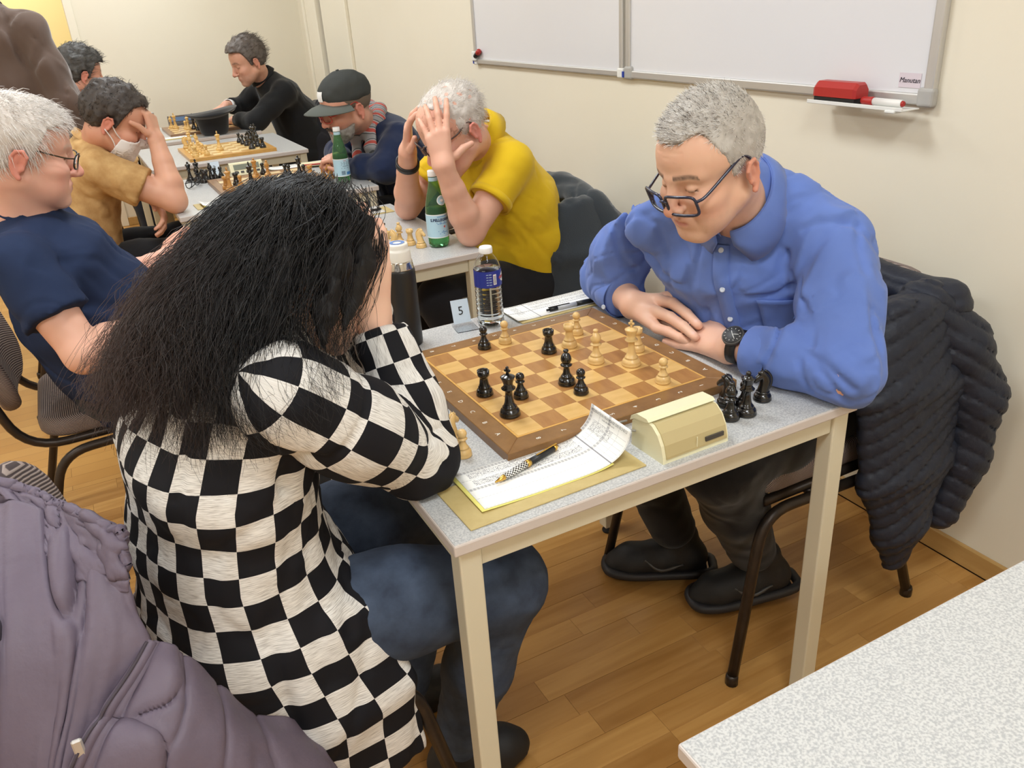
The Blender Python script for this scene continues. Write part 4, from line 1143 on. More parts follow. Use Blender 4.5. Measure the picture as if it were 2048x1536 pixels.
# thermos
tf = thing('vacuum_flask', 'matte black vacuum flask with white cap beside the number card', 'flask', (0.226, 0.742, TH), 0.0)
V, F = lathe('b', [(0, 0), (0.0285, 0), (0.0310, 0.002), (0.0320, 0.008), (0.0320, 0.165), (0.0316, 0.172), (0.0300, 0.176), (0, 0.176)], 40)
link('flask_body', mesh_np('flask_body', V, F), newmat('matte_black_coating', (26, 24, 23), 0.42), tf)
V, F = lathe('n', [(0.0298, 0.175), (0.0302, 0.178), (0.0290, 0.181), (0.0295, 0.184), (0.0280, 0.187), (0.0284, 0.191), (0.0268, 0.194), (0, 0.194)], 40)
link('steel_neck', mesh_np('steel_neck', V, F), newmat('polished_steel', (200, 196, 190), 0.15, metal=1.0), tf)
V, F = lathe('c', [(0, 0.190), (0.0262, 0.190), (0.0266, 0.194), (0.0262, 0.214), (0.0248, 0.218), (0.0232, 0.2195), (0.0228, 0.222), (0.0226, 0.228), (0.0212, 0.2312), (0, 0.2318)], 40)
cp = link('cap', mesh_np('cap', V, F), newmat('ivory_cap', (236, 232, 222), 0.4), tf)
V = []; F = []
for k in range(32):
    a = 2*math.pi*k/32
    for r in (0.009, 0.0165): V.append((r*math.cos(a), r*math.sin(a), 0.2322))
for k in range(32): F.append((2*k, 2*k+1, (2*k+3) % 64, (2*k+2) % 64))
link('blue_ring', mesh_np('blue_ring', V, F, False), newmat('ring_blue', (96, 128, 184), 0.5), cp)

# ---------------------------------------------------------------- hat and folded spectacles
ht = thing('hat', 'black felt hat lying upside down on the farthest table', 'hat', (0.492, 4.715, TH), 0.1)
V, F = lathe('h', [(0, 0.002), (0.055, 0.0), (0.074, 0.006), (0.082, 0.02), (0.090, 0.06), (0.096, 0.090), (0.100, 0.094), (0.125, 0.100), (0.152, 0.112), (0.153, 0.114), (0.124, 0.104), (0.098, 0.098), (0.092, 0.092), (0.078, 0.02), (0, 0.012)], 40)
V = [(x*1.05, y*0.92, z*1.12+(0.018*(x/0.15)**2 if z > 0.09 else 0)+(0.012*x/0.15 if z > 0.09 else 0)) for x, y, z in V]
link('hat_shell', mesh_np('hat_shell', V, F), newmat('black_felt', (16, 16, 20), 0.9, sheen=0.3), ht)
link('hat_tag', box('hat_tag', (-0.03, 0.06, 0.075), (0.02, 0.064, 0.086)), M_label, ht, None, (0.1, 0, 0))
gl = thing('spectacles', 'folded black spectacles on the table by the masked man\'s elbow', 'glasses', (0.105, 3.02, TH), 0.9)
for s in (-1, 1):
    p = [(s*0.034+0.024*math.cos(a), 0.0, 0.022+0.018*math.sin(a)) for a in np.linspace(0, 2*math.pi, 20, endpoint=False)]
    link('lens_rim', tube('lens_rim', p, 0.002, 6, True), M_blackp, gl)
    link('temple_arm', tube('temple_arm', catmull([(s*0.06, 0, 0.03), (s*0.03, -0.012-0.006*s, 0.028), (-s*0.055, -0.016-0.006*s, 0.012)], 5), 0.0022, 6), M_blackp, gl)
link('bridge', tube('bridge', catmull([(-0.010, 0, 0.026), (0, 0, 0.029), (0.010, 0, 0.026)], 4), 0.0018, 6), M_blackp, gl)
# ---------------------------------------------------------------- implicit-surface modelling for bodies and cloth
f32 = np.float32
def A3(p): return np.asarray(p, f32)
def smin(a, b, k):
    if k <= 0: return np.minimum(a, b)
    h = np.clip(0.5+0.5*(b-a)/k, 0, 1)
    return b+(a-b)*h-k*h*(1-h)
def smax(a, b, k): return -smin(-a, -b, k)
def d_sphere(P, c, r): return np.linalg.norm(P-A3(c), axis=1)-r
def d_cone(P, a, b, ra, rb):
    a = A3(a); b = A3(b); ba = b-a; l2 = float(ba@ba)+1e-12
    t = np.clip(((P-a)@ba)/l2, 0, 1)
    return np.linalg.norm(P-(a+t[:, None]*ba), axis=1)-(ra+(rb-ra)*t)
def d_chain(P, pts, rad, k=0.0):
    d = None
    for i in range(len(pts)-1):
        q = d_cone(P, pts[i], pts[i+1], rad[i], rad[i+1])
        d = q if d is None else smin(d, q, k)
    return d
def rotm(rx=0, ry=0, rz=0):
    return np.array(Euler((math.radians(rx), math.radians(ry), math.radians(rz))).to_matrix(), f32)
def d_ell(P, c, r, R=None):
    q = P-A3(c)
    if R is not None: q = q@R      # R columns are the local axes
    r = A3(r)
    k0 = np.linalg.norm(q/r, axis=1); k1 = np.linalg.norm(q/(r*r), axis=1)+1e-9
    return k0*(k0-1)/k1
def d_box(P, c, h, R=None, r=0.0):
    q = P-A3(c)
    if R is not None: q = q@R
    q = np.abs(q)-(A3(h)-r)
    return np.linalg.norm(np.maximum(q, 0), axis=1)+np.minimum(q.max(1), 0)-r
def loft_coords(P, nodes):
    """nodes: list of (centre, half_side, half_front, side_vec). Returns dist, arclength, angle."""
    best = None; s0 = 0.0
    n = len(nodes)
    for i in range(n-1):
        a = A3(nodes[i][0]); b = A3(nodes[i+1][0]); ba = b-a; L = float(np.linalg.norm(ba)); ax = ba/L
        t = np.clip(((P-a)@ba)/(L*L), 0, 1)
        T = t[:, None]
        sv = A3(nodes[i][3])*(1-T)+A3(nodes[i+1][3])*T
        sv = sv-(sv@ax)[:, None]*ax; sv /= np.linalg.norm(sv, axis=1, keepdims=True)+1e-9
        fv = np.cross(np.broadcast_to(ax, sv.shape), sv)
        rel = P-(a+T*ba)
        u = np.einsum('ij,ij->i', rel, sv); v = np.einsum('ij,ij->i', rel, fv); w = rel@ax
        ha = nodes[i][1]*(1-t)+nodes[i+1][1]*t; hb = nodes[i][2]*(1-t)+nodes[i+1][2]*t
        hc = np.minimum(ha, hb)*0.7
        k0 = np.sqrt((u/ha)**2+(v/hb)**2+(w/hc)**2)
        k1 = np.sqrt((u/ha**2)**2+(v/hb**2)**2+(w/hc**2)**2)+1e-9
        d = k0*(k0-1)/k1
        ang = np.arctan2(v, u)
        s = s0+t*L
        if best is None: best = [d, s, ang, ha, hb]
        else:
            m = d < best[0]
            for q, val in enumerate((d, s, ang, ha, hb)): best[q] = np.where(m, val, best[q])
        s0 += L
    return best
def d_loft(P, nodes, k=0.02):
    d = None
    n = len(nodes)
    for i in range(n-1):
        q = loft_coords(P, nodes[i:i+2])[0]
        d = q if d is None else smin(d, q, k)
    return d
# hash noise
def vnoise(P, seed=0):
    Pi = np.floor(P).astype(np.int64); f = (P-Pi).astype(f32); f = f*f*(3-2*f)
    def h(ix, iy, iz):
        n = (ix*374761393+iy*668265263+iz*2147483647+seed*1274126177) & 0x7fffffff
        n = ((n ^ (n >> 13))*1274126177) & 0x7fffffff
        n = n ^ (n >> 16)
        return ((n & 0xffff)/65535.0).astype(f32)
    x, y, z = Pi[:, 0], Pi[:, 1], Pi[:, 2]
    r = 0
    for dx in (0, 1):
        wx = f[:, 0] if dx else 1-f[:, 0]
        for dy in (0, 1):
            wy = f[:, 1] if dy else 1-f[:, 1]
            for dz in (0, 1):
                wz = f[:, 2] if dz else 1-f[:, 2]
                r = r+wx*wy*wz*h(x+dx, y+dy, z+dz)
    return r*2-1
def folds(P, dirv, freq, amp, seed=0, stretch=0.25):
    """cloth folds: ridged noise, long along dirv"""
    d = A3(dirv); d = d/np.linalg.norm(d)
    a = P@d
    Q = (P-a[:, None]*d)*freq+(a*freq*stretch)[:, None]*d
    n = vnoise(Q+vnoise(Q*0.6, seed+5)[:, None]*0.5, seed)
    return amp*(0.5*(np.abs(n)*2-0.7)+0.8*np.exp(-(n/0.10)**2))
def crease(P, pts, depth, width):
    """sunken line along a polyline"""
    d = d_chain(P, pts, [0]*len(pts))
    return depth*np.exp(-(d/width)**2)

def polygonise(fn, lo, hi, h):
    """surface nets on a narrow band; returns V, F(quads)"""
    lo = np.array(lo, float); hi = np.array(hi, float)
    B = 4
    n = np.ceil((hi-lo)/(h*B)).astype(int)
    g = [lo[k]+(np.arange(n[k])+0.5)*h*B for k in range(3)]
    Pc = np.stack(np.meshgrid(*g, indexing='ij'), -1).reshape(-1, 3).astype(f32)
    dc = fn(Pc).reshape(n)
    keep = np.abs(dc) < h*B*0.87*1.5+h*1.5
    N = n*B+1
    D = np.full(tuple(N), 1e3, f32)
    sg = np.where(dc < 0, -1e3, 1e3).astype(f32)
    D[:-1, :-1, :-1] = np.repeat(np.repeat(np.repeat(sg, B, 0), B, 1), B, 2)
    D[-1] = 1e3; D[:, -1] = 1e3; D[:, :, -1] = 1e3
    ci = np.argwhere(keep)
    off = np.stack(np.meshgrid(*[np.arange(B+1)]*3, indexing='ij'), -1).reshape(-1, 3)
    mark = np.zeros(tuple(N), bool)
    for o in off:
        q = ci*B+o; mark[q[:, 0], q[:, 1], q[:, 2]] = True
    idx = np.argwhere(mark)
    vals = np.empty(len(idx), f32)
    CH = 400000
    for s in range(0, len(idx), CH):
        vals[s:s+CH] = fn((lo+idx[s:s+CH]*h).astype(f32))
    D[idx[:, 0], idx[:, 1], idx[:, 2]] = vals
    ins = D < 0
    cnt = sum(ins[i:N[0]-1+i, j:N[1]-1+j, k:N[2]-1+k].astype(np.int8) for i in (0, 1) for j in (0, 1) for k in (0, 1))
    cells = np.argwhere((cnt > 0) & (cnt < 8))
    acc = np.zeros((len(cells), 3), f32); num = np.zeros(len(cells), f32)
    corners = [(i, j, k) for i in (0, 1) for j in (0, 1) for k in (0, 1)]
    val = {c: D[cells[:, 0]+c[0], cells[:, 1]+c[1], cells[:, 2]+c[2]] for c in corners}
    for c in corners:
        for ax in range(3):
            if c[ax] == 0:
                e = list(c); e[ax] = 1; e = tuple(e)
                a, b = val[c], val[e]
                m = (a < 0) != (b < 0)
                t = np.clip(np.where(m, a/(a-b+1e-12*(a == b)), 0), 0, 1)
                p = np.array(c, f32)[None]+np.zeros((len(cells), 3), f32); p[:, ax] = t
                acc += p*m[:, None]; num += m
    V = lo+(cells+acc/np.maximum(num, 1)[:, None])*h
    vid = np.full(tuple(N-1), -1, np.int64); vid[cells[:, 0], cells[:, 1], cells[:, 2]] = np.arange(len(cells))
    F = []
    for ax in range(3):
        sl0 = [slice(None)]*3; sl1 = [slice(None)]*3; sl0[ax] = slice(0, -1); sl1[ax] = slice(1, None)
        a = ins[tuple(sl0)]; b = ins[tuple(sl1)]
        ed = np.argwhere(a != b)
        u, w = [(1, 2), (2, 0), (0, 1)][ax]
        ok = (ed[:, u] > 0) & (ed[:, w] > 0) & (ed[:, u] < N[u]-1) & (ed[:, w] < N[w]-1)
        ed = ed[ok]
        def g_(du, dw):
            q = ed.copy(); q[:, u] -= du; q[:, w] -= dw
            return vid[q[:, 0], q[:, 1], q[:, 2]]
        q = np.stack([g_(1, 1), g_(0, 1), g_(0, 0), g_(1, 0)], 1)
        flip = ~a[ed[:, 0], ed[:, 1], ed[:, 2]]
        q[flip] = q[flip][:, ::-1]
        F.append(q)
    F = np.concatenate(F)
    F = F[(F >= 0).all(1)]
    return V.astype(f32), F
def set_color(me, col, name='Col'):
    a = me.color_attributes.new(name, 'FLOAT_COLOR', 'POINT')
    c = np.ones((len(me.vertices), 4), f32); c[:, :3] = col
    a.data.foreach_set('color', c.ravel())
def merge_np(parts):
    Vs = []; Fs = []; b = 0
    for V, F in parts:
        Vs.append(V); Fs.append(F+b); b += len(V)
    return np.concatenate(Vs), np.concatenate(Fs)
class Frame:
    """local frame: origin o, columns X (right), Y (forward), Z (up)"""
    def __init__(s, o, fwd, up, roll=0.0, scale=1.0):
        o = np.array(o, float); y = np.array(fwd, float); y /= np.linalg.norm(y)
        z = np.array(up, float); z = z-y*(z@y); z /= np.linalg.norm(z)
        x = np.cross(y, z)
        if roll:
            c, q = math.cos(math.radians(roll)), math.sin(math.radians(roll))
            x, z = c*x+q*z, -q*x+c*z
        s.o = o; s.R = np.stack([x, y, z], 1); s.s = scale
    def loc(s, P): return (((P-s.o.astype(f32))@s.R.astype(f32))/s.s).astype(f32)
    def w(s, p): return s.o+s.R@(np.array(p, float)*s.s)
    def wv(s, V): return (s.o+(np.asarray(V, float)*s.s)@s.R.T)
    def dirw(s, d): return s.R@np.array(d, float)

# ---------------------------------------------------------------- head
def head_sdf(P, o):
    """P in head space (metres, x right of the person, y forward, z up; eye line at z=0). o: options"""
    X = P.copy(); X[:, 0] = np.abs(X[:, 0])      # symmetric
    jw = o.get('jaw', 1.0); ck = o.get('cheek', 1.0); nl = o.get('nose', 1.0)
    d = d_ell(X, (0, -0.014, 0.036), (0.0775, 0.098, 0.084))
    d = smin(d, d_ell(X, (0, 0.030, 0.038), (0.066, 0.058, 0.056)), 0.03)            # forehead
    d = smin(d, d_ell(X, (0, 0.030, -0.040), (0.0585*jw, 0.058, 0.068)), 0.03)          # mid face
    d = smin(d, d_cone(X, (0.050*jw, -0.004, -0.052), (0.020*jw, 0.066, -0.098), 0.019, 0.017), 0.028)   # jaw line
    d = smin(d, d_ell(X, (0, 0.074, -0.099), (0.021*jw, 0.016, 0.015)), 0.018)         # chin
    d = smin(d, d_ell(X, (0.042, 0.055, -0.030), (0.026*ck, 0.030, 0.022)), 0.020)     # cheekbone
    d = smin(d, d_ell(X, (0.036, 0.052, -0.066), (0.024*ck, 0.026, 0.026)), 0.022)     # cheek
    d = smin(d, d_cone(X, (0.010, 0.085, 0.018), (0.046, 0.066, 0.022), 0.009, 0.009), 0.014)  # brow
    d = smax(d, -d_ell(X, (0.032, 0.096, -0.002), (0.020, 0.017, 0.013)), 0.014)         # eye socket
    d = smin(d, d_ell(X, (0.031, 0.0715, -0.001), (0.0145, 0.0135, 0.0115)), 0.004)      # lidded eyeball
    e = d_cone(X, (0.019, 0.083, -0.0035), (0.044, 0.075, -0.0035), 0.0010, 0.0010); d = smax(d, -e+0.0006, 0.0035)  # lid line
    # nose
    d = smin(d, d_cone(X, (0, 0.0875, 0.014), (0, 0.106*nl+(1-nl)*0.02, -0.030), 0.0075, 0.0105), 0.012)
    d = smin(d, d_ell(X, (0, 0.1085*nl+(1-nl)*0.08, -0.036), (0.0125, 0.0115, 0.0105)), 0.008)
    d = smin(d, d_ell(X, (0.0125, 0.098, -0.039), (0.0085, 0.0105, 0.0075)), 0.006)
    d = smax(d, -d_ell(X, (0.0065, 0.1035, -0.0475), (0.0035, 0.005, 0.004)), 0.004)
    # mouth
    d = smin(d, d_ell(X, (0, 0.0775, -0.066), (0.026, 0.017, 0.018)), 0.014)
    m = [(0, 0.0945, -0.0665), (0.013, 0.0905, -0.0670), (0.0245, 0.0800, -0.0700)]
    d = smin(d, d_chain(X, [(0, 0.0905, -0.0630), (0.012, 0.0875, -0.0635), (0.022, 0.079, -0.0685)], [0.0040, 0.0036, 0.0015]), 0.006)
    d = smin(d, d_chain(X, [(0, 0.0885, -0.0722), (0.012, 0.0855, -0.0720), (0.021, 0.079, -0.0705)], [0.0050, 0.0044, 0.0015]), 0.006)
    d = d+crease(X, m, 0.0032, 0.0026)
    d = d+crease(X, [(0.018, 0.095, -0.042), (0.028, 0.083, -0.058), (0.032, 0.074, -0.074)], 0.0018*o.get('fold', 1.0), 0.005)   # nasolabial
    d = d+crease(X, [(0, 0.083, -0.084), (0.015, 0.080, -0.084)], 0.0022, 0.006)
    if o.get('wrinkle', 0):
        for zz in (0.048, 0.058, 0.068): d = d+crease(X, [(0, 0.09, zz), (0.03, 0.08, zz-0.002)], 0.0008*o['wrinkle'], 0.002)
        d = d+crease(X, [(0.018, 0.084, -0.018), (0.034, 0.080, -0.022), (0.046, 0.07, -0.018)], 0.0012*o['wrinkle'], 0.004)
    # ears
    er = o.get('ear', 1.0)
    Re = rotm(-14, 0, -22)
    c = np.array([0.0785, -0.016, -0.016], f32)
    q = (X-c)@Re
    rim = d_chain(q, [np.array(p) for p in [(0.002, 0.012, 0.006), (0.006, 0.015, 0.020), (0.009, 0.006, 0.031*er), (0.0105, -0.008, 0.027*er), (0.0095, -0.015, 0.012), (0.0075, -0.0125, -0.006), (0.0045, -0.004, -0.020), (0.003, 0.006, -0.028*er)]], [0.0035, 0.0036, 0.0036, 0.0036, 0.0036, 0.0036, 0.0045, 0.0055], 0.002)
    bowl = d_ell(q, (0.002, -0.001, 0.003), (0.0055, 0.0145, 0.026))
    bowl = smax(bowl, -d_ell(q, (0.010, 0.002, 0.002), (0.0065, 0.0085, 0.014)), 0.004)
    ea = smin(bowl, rim, 0.005)
    ea = smin(ea, d_ell(q, (0.005, -0.003, 0.012), (0.003, 0.003, 0.012)), 0.004)
    ea = smin(ea, d_ell(q, (0.004, 0.011, -0.006), (0.0035, 0.004, 0.006)), 0.004)
    d = smin(d, ea, 0.005)
    if 'hook' in o: d = o['hook'](P, d)
    return d
def head_color(Q, o):
    """Q: verts in head space -> skin colours (linear)"""
    n = len(Q); X = Q.copy(); X[:, 0] = np.abs(X[:, 0])
    skin = np.array(lin(o.get('skin', (214, 168, 142)))); red = np.array(lin(o.get('red', (206, 130, 112))))
    col = np.tile(skin, (n, 1))
    def mix(c, w):
        nonlocal col
        w = np.clip(w, 0, 1)[:, None]; col = col*(1-w)+np.array(c)*w
    def blob(c, r): return np.exp(-np.sum(((X-np.array(c))/np.array(r))**2, 1))
    rf = o.get('redness', 0.6)
    mix(red, rf*0.9*blob((0, 0.112, -0.036), (0.022, 0.02, 0.02)))
    mix(red, rf*0.7*blob((0.044, 0.06, -0.04), (0.026, 0.03, 0.026)))
    ear = (X[:, 0] > 0.0745) & (np.abs(X[:, 1]+0.016) < 0.028) & (np.abs(X[:, 2]+0.016) < 0.04)
    mix(red, np.where(ear, rf*1.0, 0))
    mix(red, 0.25*rf*(vnoise(Q*60, 3)*0.5+0.5))
    if o.get('spots'): mix(lin((150, 104, 82)), np.clip((vnoise(Q*140, 9)-0.5)*3, 0, 0.5)*(X[:, 2] > 0.0))
    lip = np.array(lin(o.get('lip', (178, 104, 96))))
    mix(lip, 0.8*np.exp(-((X[:, 2]+0.0678)/0.0062)**2-(X[:, 0]/0.020)**4)*(X[:, 1] > 0.070))
    # brows
    bc = np.array(lin(o.get('brow', (92, 78, 68))))
    bz = 0.0235+0.10*np.clip(X[:, 0]-0.016, 0, 1)-6.0*np.clip(X[:, 0]-0.034, 0, 1)**2*3
    mix(bc, o.get('brow_w', 0.85)*np.exp(-((X[:, 2]-bz)/0.0045)**4)*((X[:, 0] > 0.012) & (X[:, 0] < 0.054) & (X[:, 1] > 0.04))*(0.75+0.25*vnoise(Q*400, 4)))
    # lash line
    mix(np.array(lin((70, 48, 40))), 0.75*np.exp(-((X[:, 2]+0.0038+0.05*np.abs(X[:, 0]-0.031))/0.0018)**2)*((X[:, 0] > 0.018) & (X[:, 0] < 0.045) & (X[:, 1] > 0.06)))
    st = o.get('stubble')
    if st:
        c, w = st
        j = np.clip((-0.042-X[:, 2]-0.35*np.clip(0.03-X[:, 1], 0, 1))/0.02, 0, 1)*np.clip((X[:, 1]+0.02)/0.03, 0, 1)
        j = j*(1-np.exp(-((X[:, 2]+0.0678)/0.007)**2-(X[:, 0]/0.022)**4))
        mix(np.array(lin(c)), w*j*(0.7+0.3*vnoise(Q*500, 8)))
    if o.get('scalp'):     # hair-coloured scalp under sparse hair
        c, w, zmin = o['scalp']
        k = np.clip((X[:, 2]-zmin+0.9*np.clip(-X[:, 1], -0.06, 0.1))/0.02, 0, 1)*(X[:, 0] < 0.0785)
        mix(np.array(lin(c)), w*k)
    return col
def hair_sdf(P, o, thick=0.012, line=0.062, seed=1, rough=0.004, freq=90, temple=0.0, back=-0.075, side=-0.005, fringe=0.0, topk=0.0):
    """cap of hair around the skull; hair line given by simple planes in head space"""
    X = P.copy(); X[:, 0] = np.abs(X[:, 0])
    d = d_ell(X, (0, -0.014, 0.036), (0.0775, 0.098, 0.084))
    d = smin(d, d_ell(X, (0, 0.030, 0.038), (0.066, 0.058, 0.056)), 0.03)
    th = thick+topk*np.clip(X[:, 2]-0.06, 0, 0.1)
    d = d-th+rough*vnoise(X*freq*np.array([1, 1, 0.5], f32), seed)+rough*0.5*vnoise(X*freq*2.1, seed+1)
    # forehead cut: keep z above line in front; side burn line in front of ear; behind the ear go down to back
    zl = np.where(X[:, 1] > 0.035, line-1.5*np.clip(X[:, 0]-0.03, 0, 1)*(1-temple), 0)
    y = X[:, 1]
    zcut = np.interp(y, [-0.12, -0.06, -0.035, -0.02, 0.012, 0.022, 0.045, 0.07, 0.10], [back, back+0.005, back*0.4+side*0.6, side+0.02, side, line*0.35+side*0.5, line*0.85-fringe, line-fringe, line-fringe]).astype(f32)
    zcut = zcut+temple*np.exp(-((X[:, 0]-0.052)/0.020)**2)*np.clip((y-0.02)/0.03, 0, 1)+0.004*vnoise(X*70, seed+3)
    d = smax(d, zcut-X[:, 2], 0.006)
    ear = d_ell(X, (0.086, -0.016, -0.014), (0.014, 0.024, 0.036))
    d = smax(d, -ear, 0.004)
    return d
M_skin = newmat('skin', (214, 168, 142), 0.48, spec=0.4, attr='Col', sss=0.12, sss_scale=0.004, bump=[(420, 0.12, 0.0006)])
# ---------------------------------------------------------------- people: shared builders
def bbox(pts, pad):
    p = np.array(pts, float); return p.min(0)-pad, p.max(0)+pad
def arm_sdf(P, sh, el, wr, s=1.0, k=0.02):
    sh, el, wr = map(np.array, (sh, el, wr))
    m1 = sh*.55+el*.45; f1 = el*.72+wr*.28; f2 = el*.35+wr*.65
    d = d_chain(P, [sh, m1, el], [0.056*s, 0.049*s, 0.040*s], 0.01)
    d = smin(d, d_chain(P, [el, f1, f2, wr], [0.040*s, 0.044*s, 0.034*s, 0.0275*s], 0.01), k)
    return d
def hand_chains(fr, curl=(20, 30, 25), spread=6.0, thumb=((0.030, 0.028, -0.010), (0.046, 0.055, -0.018), (0.050, 0.082, -0.022)), side=1, curls=None, scale=1.0):
    """fr: Frame at the wrist, Y toward fingers, Z back of hand; thumb on side*X. Returns palm chains, finger chains"""
    S = scale
    xs = [0.026, 0.009, -0.009, -0.026]; ln = [(0.044, 0.026, 0.020), (0.048, 0.030, 0.021), (0.044, 0.028, 0.020), (0.034, 0.021, 0.018)]
    kn = [0.088, 0.091, 0.086, 0.078]
    palm = []; fingers = []
    for i in range(4):
        x = side*xs[i]
        palm.append(([fr.w((x*0.55*S, 0.004*S, 0)), fr.w((x*S, kn[i]*S, 0.002*S))], [0.0150*S, 0.0112*S]))
        a = math.radians(side*spread*(1.5-i)*0.8)
        p = np.array([x, kn[i], 0.002]); pts = [fr.w(p*S)]; ang = 0.0
        c = curls[i] if curls is not None else curl
        for q in range(3):
            ang += math.radians(c[q]); L = ln[i][q]
            dv = np.array([math.sin(a)*math.cos(ang), math.cos(a)*math.cos(ang), -math.sin(ang)])
            p = p+dv*L; pts.append(fr.w(p*S))
        fingers.append((pts, [0.0098*S, 0.0090*S, 0.0082*S, 0.0070*S] if i < 3 else [0.0088*S, 0.0078*S, 0.0070*S, 0.0062*S]))
    th = [fr.w((side*0.016*S, 0.018*S, -0.004*S))]+[fr.w((side*t[0]*S, t[1]*S, t[2]*S)) for t in thumb]
    fingers.append((th, [0.0150*S, 0.0120*S, 0.0105*S, 0.0085*S]))
    return palm, fingers
def hand_sdf(P, palm, fingers, d=None, k=0.014):
    h = None
    for pts, r in palm:
        q = d_chain(P, pts, r); h = q if h is None else smin(h, q, 0.012)
    if h is None: h = d
    elif d is not None: h = smin(d, h, 0.02)
    f = None
    for pts, r in fingers:
        q = d_chain(P, pts, r, 0.003); f = q if f is None else np.minimum(f, q)
    return smin(h, f, 0.004)
def foot_mesh_sdf(P, heel, toe, up=(0, 0, 1), s=1.0):
    heel = np.array(heel, float); toe = np.array(toe, float)
    fwd = toe-heel; L = np.linalg.norm(fwd)
    fr = Frame(heel, fwd, up)
    q = fr.loc(P)
    d = d_chain(q, [(0, 0.02, 0.045), (0, L*.45, 0.040), (0, L*.78, 0.030), (0, L*.95, 0.022)], [0.038*s, 0.042*s, 0.042*s, 0.030*s], 0.03)
    d = smin(d, d_cone(q, (0, 0.035, 0.05), (0, 0.045, 0.11), 0.037*s, 0.040*s), 0.03)
    sole = d_loft(q, [((0, -0.012, 0.010), 0.036, 0.010, (1, 0, 0)), ((0, L*.4, 0.010), 0.040, 0.010, (1, 0, 0)), ((0, L*.8, 0.012), 0.046, 0.011, (1, 0, 0)), ((0, L, 0.016), 0.034, 0.010, (1, 0, 0))], 0.01)
    d = smin(d, sole, 0.006)
    return smax(d, -q[:, 2]+0.001, 0.003)
class Person:
    def __init__(s, label, origin):
        s.o = np.array(origin, float)
        s.root = thing('person', label, 'person', origin)
        s.skin = []; s.skincol = []
    def add_skin(s, V, F, col): s.skin.append((V, F)); s.skincol.append(col)
    def finish_body(s):
        V, F = merge_np(s.skin)
        me = mesh_np('body', V-s.o, F); set_color(me, np.concatenate(s.skincol))
        s.body = link('body', me, M_skin, s.root); return s.body
    def mesh(s, name, V, F, mat, parent=None, smooth=True):
        me = mesh_np(name, np.asarray(V)-s.o, F if isinstance(F, np.ndarray) else F, smooth)
        return link(name, me, mat, parent or s.root)
    def sdf(s, name, fn, lo, hi, h, mat, parent=None):
        V, F = polygonise(fn, lo, hi, h); s.last = (V, F)
        return s.mesh(name, V, F, mat, parent)
    def head(s, fr, o, neck, h=0.003, neck_r=(0.054, 0.060)):
        """neck: base point in world"""
        s.fr = fr; s.ho = o
        nk = fr.loc(np.array([neck], f32))[0]
        def fn(Q):
            d = head_sdf(Q, o)
            a = np.array([0, -0.028, -0.050]); 
            n = d_chain(Q, [a, (a+nk)*0.5+np.array([0, 0.004, 0]), nk], [neck_r[0], neck_r[0]*0.98, neck_r[1]], 0.01)
            d = smin(d, n, 0.022)
            return d
        lo = np.minimum([-0.105, -0.125, -0.135], nk-0.065); hi = np.maximum([0.105, 0.135, 0.135], nk+0.065)
        V, F = polygonise(fn, lo, hi, h)
        s.add_skin(fr.wv(V), F, head_color(V, o))
    def hair_cap(s, mat, h=0.004, name='hair', **kw):
        V, F = polygonise(lambda Q: hair_sdf(Q, s.ho, **kw), (-0.13, -0.16, -0.14), (0.13, 0.14, 0.19), h)
        s.hairV = V
        return s.mesh(name, s.fr.wv(V), F, mat)
    def arm(s, sh, el, wr, palm, fingers, skin=(212, 164, 138), h=0.004, sc=1.0, red=(200, 128, 108), nails=None, start=0.35):
        sh, el, wr = map(np.array, (sh, el, wr))
        def fn(P): return hand_sdf(P, palm, fingers, arm_sdf(P, sh, el, wr, sc))
        pts = [sh*(1-start)+el*start, el, wr]+[p for c in palm+fingers for p in c[0]]
        lo, hi = bbox(pts, 0.06)
        V, F = polygonise(fn, lo, hi, h)
        c = np.tile(np.array(lin(skin)), (len(V), 1)); r = np.array(lin(red))
        w = 0.22*(vnoise(V*45, 2)*0.5+0.5)
        for pts, rad in fingers:
            for p, q in zip(pts[:3], (0.35, 0.45, 0.25)): w = np.maximum(w, q*np.exp(-np.sum((V-p)**2, 1)/0.010**2))
            w = np.maximum(w, 0.5*np.exp(-np.sum((V-pts[-1])**2, 1)/0.010**2))
        w = np.maximum(w, 0.5*np.exp(-np.sum((V-el)**2, 1)/0.035**2))
        c = c*(1-w[:, None])+r*w[:, None]
        if nails:
            nc = np.array(lin((232, 190, 176)))
            for p in nails:
                q = np.clip(1.6-np.linalg.norm(V-np.array(p), axis=1)/0.0042, 0, 1)*0.85
                c = c*(1-q[:, None])+nc*q[:, None]
        s.add_skin(V, F, c)
    def torso_under(s, nodes, h=0.014):
        lo, hi = bbox([n[0] for n in nodes], 0.2)
        V, F = polygonise(lambda P: d_loft(P, nodes, 0.05)+0.022, lo, hi, h)
        s.add_skin(V, F, np.tile(np.array(lin((212, 164, 138))), (len(V), 1)))
    def strands(s, mat, n, length, comb, V=None, jitter=0.35, lift=0.4, rad=0.0006, seed=5, keep=None, segs=2, curl=0.0, name='hair_strands', parent=None, side=1.0):
        """short hairs standing on the hair cap; comb(Q)->direction in head space"""
        V = s.hairV if V is None else V
        r = np.random.default_rng(seed)
        Q = V[r.integers(0, len(V), n)]
        if keep is not None: Q = Q[keep(Q)]
        n = len(Q)
        nrm = Q-np.array([0, -0.005, 0.02]); nrm /= np.linalg.norm(nrm, axis=1, keepdims=True)
        D = comb(Q); D = D/np.linalg.norm(D, axis=1, keepdims=True)
        D = D*(1-lift)+nrm*lift+r.normal(0, jitter, (n, 3)); D /= np.linalg.norm(D, axis=1, keepdims=True)
        L = length*(0.6+0.8*r.random(n))*(side+(1-side)*np.clip((Q[:, 2]-0.045)/0.05, 0, 1))
